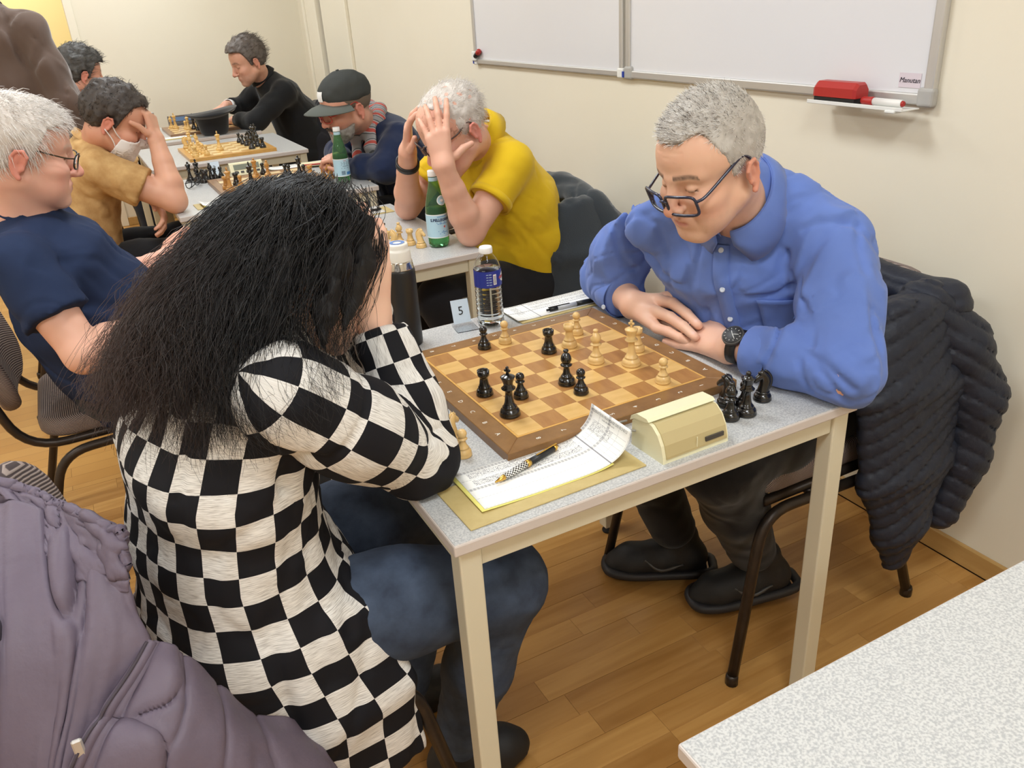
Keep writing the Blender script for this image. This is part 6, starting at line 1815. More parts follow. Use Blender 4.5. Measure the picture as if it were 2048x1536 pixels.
def woman():
    p = Person('woman with long wavy black hair and checkered top, holding her face', (-0.25, 0.33, 0.0))
    fr = Frame((-0.062, 0.300, 1.080), (0.86, 0.18, -0.48), (0, 0, 1), scale=0.99)
    opt = dict(skin=(232, 190, 164), red=(222, 156, 136), redness=0.5, brow=(40, 34, 32), jaw=0.94)
    p.head(fr, opt, (-0.165, 0.255, 1.0), 0.0034, (0.048, 0.056))
    shR, elR, wrR = (-0.170, 0.105, 0.985), (0.020, 0.170, 0.794), (0.005, 0.262, 1.005)
    shL, elL, wrL = (-0.150, 0.47, 0.985), (0.075, 0.50, 0.792), (0.035, 0.40, 1.0)
    # right hand against the cheek and brow
    hf = Frame(A0(wrR, (0.002, -0.008, 0.0)), (0.06, -0.03, 1.0), (0.25, -0.95, 0.0))
    palm, fin = hand_chains(hf, curl=(8, 14, 16), spread=7, side=-1, thumb=((0.034, 0.022, -0.014), (0.050, 0.046, -0.026), (0.056, 0.070, -0.034)), scale=0.95)
    p.arm(elR, elR, wrR, palm, fin, (234, 192, 166), 0.0034, 0.88, start=0.0)
    hl = Frame(wrL, (0.05, -0.1, 1.0), (0.5, 0.85, 0.0))
    palm, fin = hand_chains(hl, curl=(10, 14, 16), spread=6, side=1, scale=0.93)
    p.arm(elL, elL, wrL, palm, fin, (234, 192, 166), 0.005, 0.88, start=0.0)
    sd = (0.12, -0.99, 0)
    torso = [((-0.225, 0.305, 0.42), 0.225, 0.175, sd), ((-0.255, 0.315, 0.56), 0.215, 0.165, sd), ((-0.265, 0.31, 0.70), 0.195, 0.130, sd), ((-0.252, 0.30, 0.84), 0.200, 0.125, sd), ((-0.205, 0.29, 0.95), 0.185, 0.105, sd), ((-0.170, 0.275, 1.01), 0.115, 0.075, sd)]
    p.torso_under(torso)
    p.finish_body()
    A = lambda *q: np.array(q, float)
    armR = ([A(*shR), A(-0.078, 0.130, 0.893), A(*elR)], [0.072, 0.072, 0.060]); foreR = ([A(*elR), A(0.024, 0.198, 0.875), A(0.012, 0.250, 0.985)], [0.060, 0.055, 0.041])
    armL = ([A(*shL), A(-0.05, 0.49, 0.89), A(*elL)], [0.072, 0.070, 0.062]); foreL = ([A(*elL), A(0.06, 0.46, 0.87), A(0.038, 0.41, 0.985)], [0.062, 0.055, 0.042])
    def dt(P):
        d = d_loft(P, torso, 0.06)
        d = smin(d, d_loft(P, [((-0.20, 0.150, 0.56), 0.13, 0.05, (1, 0, 0)), ((-0.185, 0.115, 0.42), 0.135, 0.04, (1, 0, 0)), ((-0.18, 0.105, 0.28), 0.13, 0.032, (1, 0, 0))], 0.03), 0.06)
        d = smin(d, d_chain(P, [shR, (-0.185, 0.285, 1.0), shL], [0.066, 0.070, 0.064], 0.04), 0.05)
        return d
    def cutc(P, d, pts): return cut_plane(P, d, pts[-1], pts[-1]-pts[-2])
    def dar(P): return smin(d_chain(P, *armR, 0.02), cutc(P, d_chain(P, *foreR, 0.02), foreR[0]), 0.02)
    def dal(P): return smin(d_chain(P, *armL, 0.02), cutc(P, d_chain(P, *foreL, 0.02), foreL[0]), 0.02)
    def wr(P):
        d = folds(P, (0.3, 0.2, 1), 10, 0.008, 21, 0.3)+folds(P, (1, 0.1, -0.3), 15, 0.004, 23, 0.3)
        for c, w, q in (([(0.02, 0.22, 0.845), (-0.01, 0.205, 0.84), (-0.045, 0.17, 0.835)], 0.011, 0.008), ([(0.02, 0.205, 0.825), (0.0, 0.15, 0.85), (-0.03, 0.10, 0.845)], 0.010, 0.008), ([(0.035, 0.22, 0.825), (0.05, 0.16, 0.82), (0.035, 0.105, 0.80)], 0.008, 0.007),
                        ([(0.045, 0.19, 0.85), (0.05, 0.15, 0.85), (0.025, 0.11, 0.85)], 0.008, 0.007), ([(-0.16, 0.07, 0.92), (-0.19, 0.10, 0.88), (-0.21, 0.13, 0.82)], 0.012, 0.013), ([(-0.12, 0.20, 0.86), (-0.15, 0.13, 0.80), (-0.20, 0.10, 0.72)], 0.012, 0.012), ([(-0.11, 0.17, 0.80), (-0.13, 0.13, 0.70), (-0.14, 0.10, 0.58)], 0.012, 0.013),
                        ([(-0.18, 0.09, 0.78), (-0.20, 0.08, 0.66), (-0.19, 0.07, 0.52)], 0.012, 0.013), ([(-0.24, 0.09, 0.70), (-0.26, 0.09, 0.58), (-0.25, 0.08, 0.44)], 0.008, 0.013)):
            d = d+crease(P, c, w, q)
        return d
    M = checker_cloth(); S = 0.0475
    def put_uv(o, F, uv, per, ch):
        lu = uv[F]; x = lu[:, :, ch]; ref = x[:, :1]
        lu[:, :, ch] = np.where(x-ref > per/2, x-per, np.where(x-ref < -per/2, x+per, x))
        ul = o.data.uv_layers.new(name='UVMap'); ul.data.foreach_set('uv', lu.reshape(-1, 2).astype(f32).ravel())
    V, F = polygonise(lambda P: dt(P)+wr(P), (-0.50, -0.02, 0.22), (0.06, 0.62, 1.10), 0.0062)
    o = p.mesh('checkered_top', V, F, M)
    zc = [0.2, 0.42, 0.56, 0.70, 0.84, 0.95, 1.05]; cx = np.interp(V[:, 2], zc, [-0.225, -0.225, -0.255, -0.262, -0.245, -0.205, -0.16]); cy = np.interp(V[:, 2], zc, [0.305, 0.305, 0.315, 0.31, 0.30, 0.29, 0.27])
    n_u = 26                                   # whole number of checks around the body
    ang = np.arctan2(V[:, 0]-cx+0.02, -(V[:, 1]-cy))
    put_uv(o, F, np.stack([ang/(2*math.pi)*n_u, V[:, 2]*1.04/S+0.4*(V[:, 0]+0.25)], 1), n_u, 0)
    for nm, arm_, fore_, up, box_ in (('sleeve', armR, foreR, (0.2, 1.0, 0.3), ((-0.29, 0.0, 0.70), (0.17, 0.36, 1.09))), ('sleeve', armL, foreL, (0.2, -1, 0.3), ((-0.28, 0.36, 0.70), (0.17, 0.60, 1.09)))):
        pts = arm_[0]+fore_[0][1:]
        def fn(P):
            d = smin(d_chain(P, *arm_, 0.02), cutc(P, d_chain(P, *fore_, 0.02), fore_[0]), 0.02)
            return smax(d+wr(P)-0.001, 0.744-P[:, 2]-1e3*(P[:, 0] < -0.01), 0.003)
        V, F = polygonise(fn, *box_, 0.0052)
        so_ = p.mesh(nm, V, F, M, o)
        s0 = 0; W = 0; al = 0; cs = 0; sn = 0; u = A(*up)
        for a_, b_ in zip(pts, pts[1:]):
            ba = b_-a_; L = np.linalg.norm(ba); ax = ba/L
            t = np.clip((V-a_)@ba/(L*L), 0, 1); rel = V-(a_+t[:, None]*ba)
            u = u-ax*(u@ax); u /= np.linalg.norm(u); w_ = np.cross(ax, u)
            dist = np.linalg.norm(rel, axis=1); wt = np.exp(-dist/0.010)+1e-12
            g = np.arctan2(rel@w_, rel@u)
            al = al+wt*(s0+t*L); cs = cs+wt*np.cos(g); sn = sn+wt*np.sin(g); W = W+wt; s0 += L
        put_uv(so_, F, np.stack([al/W/S, np.arctan2(sn, cs)/(2*math.pi)*10+0.3], 1), 10, 1)
    # jeans
    MJ = denim()
    hR, hL = (-0.21, 0.22, 0.535), (-0.21, 0.42, 0.535); kR, kL = (0.135, 0.145, 0.520), (0.14, 0.45, 0.53); aR, aL = (0.05, 0.235, 0.10), (0.02, 0.43, 0.10)
    def legs(P):
        d = d_loft(P, [((-0.26, 0.32, 0.50), 0.19, 0.11, (0, 1, 0)), ((-0.19, 0.32, 0.52), 0.19, 0.10, (0, 1, 0))], 0.03)
        for h_, k_, a_ in ((hR, kR, aR), (hL, kL, aL)):
            h_, k_, a_ = A(*h_), A(*k_), A(*a_)
            l = d_chain(P, [h_, h_*.5+k_*.5, k_], [0.098, 0.088, 0.072], 0.03)
            l = smin(l, d_chain(P, [k_, k_*.5+a_*.5, a_], [0.070, 0.062, 0.048], 0.03), 0.04)
            d = smin(d, l, 0.03)
        for c in ([(0.15, 0.10, 0.47), (0.12, 0.14, 0.45), (0.09, 0.18, 0.46)], [(0.18, 0.09, 0.46), (0.13, 0.12, 0.43), (0.10, 0.17, 0.43)], [(0.20, 0.10, 0.44), (0.16, 0.10, 0.41), (0.11, 0.15, 0.41)]): d = d+crease(P, c, 0.008, 0.008)
        return d+folds(P, (1, 0, -0.4), 14, 0.004, 31)
    jo = p.sdf('jeans', legs, (-0.40, 0.03, 0.07), (0.28, 0.60, 0.68), 0.0078, MJ)
    for foot, a_ in (((0.18, 0.22, 0.012), aR), ((0.14, 0.44, 0.012), aL)):
        heel = (a_[0]-0.05, a_[1], 0.012); toe = (foot[0], foot[1], 0.012)
        lo, hi = bbox([heel, toe], 0.14)
        p.sdf('shoe', lambda P: foot_mesh_sdf(P, heel, toe, (0, 0, 1), 0.95), lo, hi, 0.007, M_shoe)
    return p, fr
WOMAN, WFR = woman()
# ---------------------------------------------------------------- woman's long hair
def woman_hair():
    p, fr = WOMAN, WFR
    G = np.array([
        [(-0.005, 0.247, 1.187), (0.013, 0.232, 1.152), (-0.013, 0.210, 1.109), (-0.042, 0.180, 1.072), (-0.067, 0.148, 1.036), (-0.074, 0.113, 0.987)],
        [(-0.030, 0.254, 1.199), (-0.029, 0.201, 1.171), (-0.059, 0.168, 1.128), (-0.093, 0.133, 1.075), (-0.119, 0.094, 1.024), (-0.127, 0.054, 0.964)],
        [(-0.050, 0.268, 1.206), (-0.086, 0.206, 1.173), (-0.123, 0.167, 1.134), (-0.165, 0.133, 1.078), (-0.191, 0.092, 1.023), (-0.191, 0.051, 0.970)],
        [(-0.060, 0.297, 1.205), (-0.122, 0.259, 1.168), (-0.177, 0.214, 1.126), (-0.225, 0.176, 1.079), (-0.255, 0.138, 1.027), (-0.260, 0.101, 0.976)],
        [(-0.063, 0.332, 1.199), (-0.141, 0.317, 1.167), (-0.213, 0.277, 1.118), (-0.267, 0.243, 1.075), (-0.304, 0.217, 1.035), (-0.339, 0.186, 0.992)],
        [(-0.048, 0.381, 1.189), (-0.132, 0.398, 1.165), (-0.205, 0.363, 1.125), (-0.267, 0.324, 1.087), (-0.317, 0.289, 1.043), (-0.359, 0.245, 0.992)],
        [(-0.023, 0.425, 1.178), (-0.088, 0.450, 1.156), (-0.169, 0.445, 1.112), (-0.241, 0.405, 1.073), (-0.301, 0.360, 1.038), (-0.348, 0.312, 0.989)]])
    rr = [0.010, 0.016, 0.026, 0.024, 0.012]
    def mass(P):
        Q = fr.loc(P)
        X = Q.copy()
        d = d_ell(X, (0, -0.020, 0.040), (0.084, 0.102, 0.086))
        d = smin(d, d_ell(X, (0, 0.022, 0.050), (0.076, 0.064, 0.056)), 0.03)
        # open the face
        d = smax(d, (X[:, 1]*0.75-X[:, 2]*0.66-0.030), 0.012)
        d = smax(d, -0.030-X[:, 2]-0.9*np.clip(-X[:, 1]-0.01, 0, 1), 0.015)
        g = None
        for row in G:
            q = d_chain(P, list(row[:5]), rr, 0.02); g = q if g is None else smin(g, q, 0.03)
        d = smin(d, g+0.006, 0.03)
        n = vnoise(P*np.array([70, 110, 38], f32)+vnoise(P*22, 4)[:, None]*1.2, 41)
        return d+0.006*n+0.003*vnoise(P*120, 5)+0.004
    M_mass = newmat('black_hair_mass', (20, 17, 16), 0.6, spec=0.3)
    ho = p.sdf('hair', mass, (-0.42, 0.0, 0.90), (0.06, 0.46, 1.25), 0.0062, M_mass)
    V, F = p.last
    # strands
    r = np.random.default_rng(17)
    n, m = 6500, 18
    C_ = np.stack([catmull(g, 5) for g in G])             # guides resampled: 7, 21, 3
    mm = C_.shape[1]
    u = r.random(n)*5.999; i = u.astype(int); fu = (u-i)[:, None, None]
    base = C_[i]*(1-fu)+C_[i+1]*fu                        # n,mm,3
    tt = np.linspace(0, 1, mm)[None, :, None]
    off = r.normal(0, 1, (n, 1, 3)); off /= np.linalg.norm(off, axis=2, keepdims=True)
    mag = (0.016+0.026*r.random((n, 1, 1)))*np.interp(tt, [0, 0.15, 0.4, 0.6, 0.85, 1], [0.35, 0.5, 0.9, 1.15, 1.15, 1.3])
    # spread roots over the scalp
    rootoff = np.stack([r.uniform(-0.05, 0.04, n), r.uniform(-0.05, 0.07, n), np.zeros(n)], 1)[:, None, :]*np.clip(1-tt*2.2, 0, 1)
    S = base+off*mag+rootoff
    ph = r.random((n, 1, 1))*6.28; fq = 9+9*r.random((n, 1, 1))
    wv = r.normal(0, 1, (n, 1, 3)); wv2 = r.normal(0, 1, (n, 1, 3))
    amp = 0.0008+0.0145*tt**1.3
    S = S+amp*(wv*np.sin(tt*fq+ph)*0.6+wv2*np.sin(tt*fq*1.6+ph*2)*0.45)
    fl = r.random((n, 1, 1)) < 0.25
    S = S+fl*0.020*tt*r.normal(0, 1, (n, 1, 3))
    lock = np.sin(u*7.3)[:, None, None]*0.020*np.sin(tt*9+u[:, None, None]*5)*tt; S = S+lock*np.array([0.8, -0.3, 0.6])
    S[:, :, 2] -= (0.035*r.random((n, 1, 1))*tt**2)[:, :, 0]
    # trim lengths
    # push out of the skull
    Q = fr.loc(S.reshape(-1, 3).astype(f32)).astype(float)
    c = np.array([0, -0.016, 0.040]); ra = np.array([0.090, 0.106, 0.091])
    e = (Q-c)/ra; k = np.linalg.norm(e, axis=1)
    tgt = 0.97+0.07*np.repeat(r.random(n), mm)
    m_in = k < tgt
    Q[m_in] = c+(e*(tgt/k)[:, None]*ra)[m_in]
    # keep the face clear
    face = (Q[:, 1]*0.75-Q[:, 2]*0.66) > 0.034
    S = fr.wv(Q).reshape(n, mm, 3)
    bad = face.reshape(n, mm).mean(1) > 0.08
    S = S[~bad]; uu = u[~bad]
    V2, F2 = ribbons(S, 0.0006)
    me = mesh_np('hair_strands', V2-p.o, F2)
    t1 = np.tile(np.repeat(np.linspace(0, 1, mm), 3), len(S)); br = np.repeat(np.clip((uu-2.5)/3, 0, 1), mm*3)*np.clip(t1*1.5-0.35, 0, 1)
    j = np.repeat(r.random(len(S)), mm*3)
    col = np.array(lin((17, 14, 14)))[None]*(0.7+0.8*j[:, None])*(1-br[:, None])+np.array(lin((82, 60, 50)))[None]*br[:, None]
    set_color(me, col)
    M_st = newmat('black_hair_strand', (26, 22, 21), 0.45, spec=0.35, attr='Col')
    so = link('hair_strands', me, M_st, ho); so['kind'] = 'stuff'
    # fringe wisps over temple and hand
    n2 = 90
    g0 = catmull([fr.w((0.030, 0.060, 0.100)), fr.w((0.072, 0.050, 0.060)), fr.w((0.086, 0.035, 0.010)), fr.w((0.084, 0.025, -0.040)), fr.w((0.08, 0.02, -0.09))], 5)
    W = np.repeat(g0[None], n2, 0); t2 = np.linspace(0, 1, W.shape[1])[None, :, None]
    W = W+r.normal(0, 1, (n2, 1, 3))*np.array([0.010, 0.014, 0.008])*(0.5+t2)+0.006*t2*r.normal(0, 1, (n2, 1, 3))*np.sin(t2*12+r.random((n2, 1, 1))*6)
    V3, F3 = ribbons(W, 0.0006)
    me = mesh_np('hair_wisps', V3-p.o, F3); set_color(me, np.tile(np.array(lin((30, 25, 23))), (len(V3), 1)))
    so = link('hair_wisps', me, M_st, ho); so['kind'] = 'stuff'
woman_hair()

# ---------------------------------------------------------------- jackets over chair backs
def jacket(label, origin, parts, name='jacket', cat='jacket'):
    t = thing(name, label, cat, origin)
    o = np.array(origin, float)
    for nm, fn, lo, hi, h, mat in parts:
        V, F = polygonise(fn, lo, hi, h)
        link(nm, mesh_np(nm, V-o, F), mat, t)
    return t
M_mauve = newmat('mauve_nylon', (112, 101, 116), 0.55, spec=0.35, var=(7, (98, 87, 102), 0.7), bump=[(60, 0.35, 0.004), (500, 0.1, 0.0006)])
M_mauved = newmat('dark_mauve_lining', (66, 58, 68), 0.7)
def sheet(name, grid, mat, parent, org, n=12, fold=(3, 9, 0.006), seed=1, thick=0.004, seams=(), edge_roll=0.0):
    """cloth sheet through a grid of points, with folds displaced along its normal; fold=(freq u, freq v, amplitude)"""
    Gd = np.array(grid, float)
    R = np.stack([catmull(r, n) for r in Gd])                    # rows refined along v
    S = np.stack([catmull(R[:, k], n) for k in range(R.shape[1])], 1)
    nu, nv = S.shape[:2]
    uu, vv = np.meshgrid(np.linspace(0, 1, nu), np.linspace(0, 1, nv), indexing='ij')
    N = np.cross(np.gradient(S, axis=0), np.gradient(S, axis=1)); N /= np.linalg.norm(N, axis=2, keepdims=True)+1e-9
    Q = np.stack([uu*fold[0], vv*fold[1], np.full_like(uu, seed*3.7)], -1).reshape(-1, 3)
    w = vnoise((Q*1.3).astype(f32), seed+9)
    q = vnoise((Q+np.stack([w, w, w], 1)*0.5).astype(f32), seed).reshape(nu, nv)
    q2 = vnoise((Q*3.1).astype(f32), seed+2).reshape(nu, nv)
    disp = fold[2]*(q*0.9-1.1*np.exp(-(q/0.16)**2)+0.22*q2)
    for ax, c, d, wd in seams:
        t = uu if ax == 'u' else vv
        disp = disp-d*np.exp(-((t-c)/wd)**2)
    S = S+N*disp[..., None]*np.sign(-N[nu//2, nv//2, 1] or 1)
    idx = np.arange(nu*nv).reshape(nu, nv)
    F = np.stack([idx[:-1, :-1], idx[:-1, 1:], idx[1:, 1:], idx[1:, :-1]], -1).reshape(-1, 4)
    o = link(name, mesh_np(name, S.reshape(-1, 3)-org, F), mat, parent)
    m = o.modifiers.new('t', 'SOLIDIFY'); m.thickness = thick; m.offset = 0
    return o, S
def mauve_jacket():
    org = np.array((-0.5, 0.2, 0.5))
    t = thing('jacket', 'mauve nylon jacket draped over the woman\'s chair back', 'jacket', tuple(org))
    S1 = [[(-0.590, 0.330, 0.856), (-0.514, 0.270, 0.855), (-0.475, 0.220, 0.842), (-0.428, 0.150, 0.826), (-0.407, 0.100, 0.806)],
          [(-0.590, 0.200, 0.837), (-0.521, 0.180, 0.825), (-0.480, 0.140, 0.810), (-0.441, 0.100, 0.789), (-0.409, 0.080, 0.756)],
          [(-0.600, 0.100, 0.794), (-0.529, 0.100, 0.774), (-0.489, 0.070, 0.762), (-0.449, 0.060, 0.742), (-0.404, 0.050, 0.712)],
          [(-0.620, 0.060, 0.719), (-0.548, 0.050, 0.704), (-0.513, 0.030, 0.695), (-0.486, 0.030, 0.672), (-0.450, 0.035, 0.630)],
          [(-0.655, 0.030, 0.602), (-0.582, 0.020, 0.584), (-0.554, 0.000, 0.588), (-0.535, 0.000, 0.565), (-0.480, 0.030, 0.540)],
          [(-0.660, 0.030, 0.44), (-0.590, 0.020, 0.43), (-0.56, 0.010, 0.42), (-0.53, 0.010, 0.41), (-0.46, 0.04, 0.40)]]
    S2 = [[(-0.396, 0.060, 0.714), (-0.417, 0.040, 0.701), (-0.451, 0.020, 0.678), (-0.483, 0.000, 0.656), (-0.518, -0.020, 0.621)],
          [(-0.377, 0.050, 0.700), (-0.385, 0.010, 0.685), (-0.407, -0.020, 0.657), (-0.431, -0.040, 0.639), (-0.458, -0.050, 0.580)],
          [(-0.347, 0.050, 0.635), (-0.351, 0.000, 0.624), (-0.360, -0.030, 0.605), (-0.377, -0.050, 0.572), (-0.397, -0.060, 0.514)],
          [(-0.313, 0.050, 0.552), (-0.313, 0.000, 0.556), (-0.311, -0.030, 0.529), (-0.315, -0.050, 0.495), (-0.327, -0.060, 0.446)],
          [(-0.267, 0.060, 0.501), (-0.258, 0.020, 0.485), (-0.241, 0.000, 0.444), (-0.239, -0.020, 0.402), (-0.239, -0.030, 0.327)],
          [(-0.255, 0.085, 0.46), (-0.235, 0.06, 0.43), (-0.215, 0.05, 0.39), (-0.21, 0.04, 0.33), (-0.21, 0.03, 0.25)]]
    S3 = [[(-0.575, 0.365, 0.815), (-0.530, 0.320, 0.822), (-0.485, 0.265, 0.822), (-0.440, 0.190, 0.832), (-0.402, 0.120, 0.842)],
          [(-0.554, 0.345, 0.862), (-0.504, 0.300, 0.858), (-0.471, 0.250, 0.850), (-0.432, 0.180, 0.852), (-0.400, 0.118, 0.852)],
          [(-0.532, 0.300, 0.846), (-0.491, 0.245, 0.838), (-0.458, 0.195, 0.832), (-0.425, 0.140, 0.838), (-0.401, 0.108, 0.836)],
          [(-0.511, 0.250, 0.836), (-0.479, 0.180, 0.822), (-0.451, 0.140, 0.818), (-0.424, 0.110, 0.812), (-0.404, 0.095, 0.812)],
          [(-0.492, 0.180, 0.818), (-0.474, 0.140, 0.800), (-0.452, 0.115, 0.796), (-0.430, 0.098, 0.786), (-0.410, 0.088, 0.780)]]
    sheet('jacket_body', S1, M_mauve, t, org, 14, (1.6, 6.5, 0.013), 3, 0.006, seams=(('v', 0.62, 0.004, 0.012),))
    o, Z = sheet('front_panel', S2, M_mauve, t, org, 14, (5.0, 2.0, 0.006), 5, 0.016, seams=(('u', 0.045, 0.006, 0.012), ('u', 0.26, 0.005, 0.010), ('u', 0.44, 0.005, 0.010), ('u', 0.64, 0.005, 0.010)))
    sheet('collar', S3, M_mauve, t, org, 12, (6, 8, 0.006), 7, 0.012, seams=(('u', 0.36, 0.005, 0.02),))
    # inner side hanging behind the chair back
    def body(P):
        d = d_box(P, (-0.600, 0.24, 0.60), (0.022, 0.16, 0.20), rotm(0, 8, 0), 0.02)
        return d+folds(P, (0.1, 0.1, -1), 14, 0.008, 51, 0.2)
    V, F = polygonise(body, (-0.70, 0.04, 0.34), (-0.52, 0.44, 0.88), 0.011)
    link('jacket_back', mesh_np('jacket_back', V-org, F), M_mauved, t)
    z = Z[0]+np.array([-0.004, -0.004, 0.006])
    link('zip_tape', mesh_np('zip_tape', *[x if k else np.array(x)-org for k, x in enumerate(tube_vf(z, 0.0085, 8))]), M_mauve, t)
    zz = z+np.array([-0.005, -0.006, 0.006])
    link('zip_teeth', mesh_np('zip_teeth', *[x if k else np.array(x)-org for k, x in enumerate(tube_vf(zz, 0.0024, 6))]), M_mauved, t)
    link('zip_pull', box('zip_pull', (-0.006, -0.003, -0.016), (0.006, 0.003, 0.016), 0.002), M_alu, t, tuple(zz[46]-org))
mauve_jacket()
M_quilt = newmat('navy_quilted_nylon', (38, 42, 54), 0.5, spec=0.3, bump=[(90, 0.35, 0.004), (600, 0.1, 0.0005)])
def quilted_jacket():
    X = (1, 0, 0)
    def quilt(P, c, ang, amp=0.0075):
        w = P[:, 2]*math.cos(ang)+P[:, 0]*math.sin(ang)
        return amp*np.exp(-(np.sin(math.pi*(w-c)/0.034)/0.30)**2)
    def body(P):
        d = d_chain(P, [(1.245, 0.17, 0.775), (1.250, 0.38, 0.785), (1.245, 0.58, 0.775)], [0.045, 0.042, 0.04], 0.02)
        d = smin(d, d_box(P, (1.278, 0.37, 0.58), (0.040, 0.23, 0.20), None, 0.035), 0.03)
        d = smin(d, d_chain(P, [(1.14, 0.20, 0.77), (1.245, 0.17, 0.775)], [0.04, 0.05], 0.02), 0.03)
        return d+quilt(P, 0.0, 0.1)+0.002*vnoise(P*60, 3)
    def panel(P):
        d = d_loft(P, [((1.155, 0.170, 0.785), 0.105, 0.045, X), ((1.135, 0.135, 0.62), 0.165, 0.045, X), ((1.14, 0.118, 0.42), 0.145, 0.040, X), ((1.145, 0.112, 0.26), 0.080, 0.033, X), ((1.140, 0.112, 0.165), 0.035, 0.022, X)], 0.04)
        return d+quilt(P, 0.01, -0.42)+0.0025*vnoise(P*np.array([90, 60, 40], f32), 7)
    def sleeve(P):
        d = d_chain(P, [(1.20, 0.185, 0.775), (1.275, 0.145, 0.68), (1.325, 0.115, 0.555), (1.325, 0.115, 0.40), (1.295, 0.125, 0.25)], [0.060, 0.068, 0.066, 0.058, 0.048], 0.03)
        return d+quilt(P, 0.0, 0.6)+0.002*vnoise(P*60, 9)
    jacket('dark navy quilted jacket hanging over the blue-shirted man\'s chair', (1.2, 0.2, 0.16), [
        ('jacket_body', body, (1.05, 0.06, 0.34), (1.40, 0.70, 0.90), 0.0085, M_quilt),
        ('front_panel', panel, (0.92, 0.03, 0.11), (1.36, 0.26, 0.88), 0.0070, M_quilt),
        ('sleeve', sleeve, (1.10, 0.02, 0.17), (1.43, 0.28, 0.88), 0.0070, M_quilt)])
quilted_jacket()
M_fleece = newmat('charcoal_fleece', (56, 62, 68), 0.95, spec=0.1, sheen=0.4, bump=[(350, 0.5, 0.002)])
M_coat = newmat('black_coat_wool', (36, 36, 42), 0.9, spec=0.15, sheen=0.3)
def draped(label, cx, cy, mat, s=1.0, name='jacket'):
    """jacket over a chair back that faces -x; cx,cy is the chair centre"""
    bx = cx+0.285
    def body(P):
        d = d_chain(P, [(bx-0.01, cy-0.19, 0.775), (bx, cy, 0.80), (bx-0.01, cy+0.19, 0.775)], [0.05, 0.05, 0.05], 0.02)
        d = smin(d, d_box(P, (bx+0.03, cy, 0.56), (0.045, 0.23, 0.22), None, 0.04), 0.03)
        return d+folds(P, (0.1, 0.2, 1), 11, 0.016, 61, 0.2)
    def panel(P):
        d = d_loft(P, [((bx-0.06, cy-0.20, 0.775), 0.095, 0.045, (1, 0, 0)), ((bx-0.06, cy-0.245, 0.62), 0.135, 0.045, (1, 0, 0)), ((bx-0.07, cy-0.26, 0.44), 0.14, 0.04, (1, 0, 0)), ((bx-0.08, cy-0.255, 0.33), 0.11, 0.03, (1, 0, 0))], 0.04)
        return d+folds(P, (0.25, 0, 1), 14, 0.014, 63, 0.18)
    def sleeve(P):
        d = d_chain(P, [(bx, cy-0.19, 0.76), (bx+0.06, cy-0.235, 0.66), (bx+0.09, cy-0.25, 0.52), (bx+0.07, cy-0.25, 0.38)], [0.06, 0.062, 0.06, 0.05], 0.03)
        return d+folds(P, (0.3, 0, 1), 16, 0.008, 65, 0.4)
    jacket(label, (bx, cy, 0.34), [('jacket_body', body, (bx-0.12, cy-0.30, 0.28), (bx+0.13, cy+0.30, 0.90), 0.010, mat), ('front_panel', panel, (bx-0.26, cy-0.34, 0.26), (bx+0.13, cy-0.12, 0.88), 0.0095, mat), ('sleeve', sleeve, (bx-0.1, cy-0.34, 0.30), (bx+0.20, cy-0.10, 0.88), 0.0095, mat)], name)
draped('charcoal fleece jacket over the yellow-shirted man\'s chair', 0.90, 1.66, M_fleece)
draped('black wool coat over the suited man\'s chair', 1.00, 5.02, M_coat, name='coat')
# ---------------------------------------------------------------- the other players
A = lambda *q: np.array(q, float)
def shirt_mesh(p, torso, shs, arms, mat, folds_=(), h=0.0085, name='shirt', neck=None, extra=None, trap=0.062, pad=0.10):
    """arms: list of (pts, radii, cut) with cut True to trim the end flat"""
    def fn(P):
        d = d_loft(P, torso, 0.05)
        mid = (A(*shs[0])+A(*shs[1]))/2 if neck is None else A(*neck)
        d = smin(d, d_chain(P, [shs[0], mid, shs[1]], [trap, trap*1.08, trap], 0.04), 0.045)
        for pts, rad, cut in arms:
            q = d_chain(P, pts, rad, 0.025)
            if cut: q = cut_plane(P, q, pts[-1], A(*pts[-1])-A(*pts[-2]))
            d = smin(d, q, 0.028)
        for dv, fq, am, sdv in folds_: d = d+folds(P, dv, fq, am, sdv, 0.25)
        if extra is not None: d = extra(P, d)
        return d
    pts = [n[0] for n in torso]+list(shs)+[q for a in arms for q in a[0]]
    lo, hi = bbox(pts, pad); w = max(n[1] for n in torso)
    lo = np.minimum(lo, np.min([n[0] for n in torso], 0)-w-0.03); hi = np.maximum(hi, np.max([n[0] for n in torso], 0)+w+0.03)
    return p.sdf(name, fn, lo, hi, h, mat)
def legs_mesh(p, pelvis, hips, knees, ankles, mat, h=0.011, seed=3):
    def fn(P):
        d = d_ell(P, pelvis, (0.17, 0.19, 0.12))
        for a, b, c in zip(hips, knees, ankles):
            a, b, c = A(*a), A(*b), A(*c)
            l = d_chain(P, [a, a*.5+b*.5, b], [0.100, 0.088, 0.072], 0.03)
            l = smin(l, d_chain(P, [b, b*.5+c*.5, c], [0.070, 0.062, 0.052], 0.03), 0.04); d = smin(d, l, 0.03)
        return d+folds(P, (0.6, 0.2, -0.7), 13, 0.005, seed)
    lo, hi = bbox(list(hips)+list(knees)+list(ankles)+[pelvis], 0.14)
    return p.sdf('trousers', fn, lo, hi, h, mat)
def shoes(p, ankles, fwd):
    for a in ankles:
        heel = A(a[0], a[1], 0.012)-A(*fwd)*0.05; toe = A(a[0], a[1], 0.012)+A(*fwd)*0.17
        lo, hi = bbox([heel, toe], 0.14)
        p.sdf('shoe', lambda P: foot_mesh_sdf(P, heel, toe), lo, hi, 0.009, M_shoe)
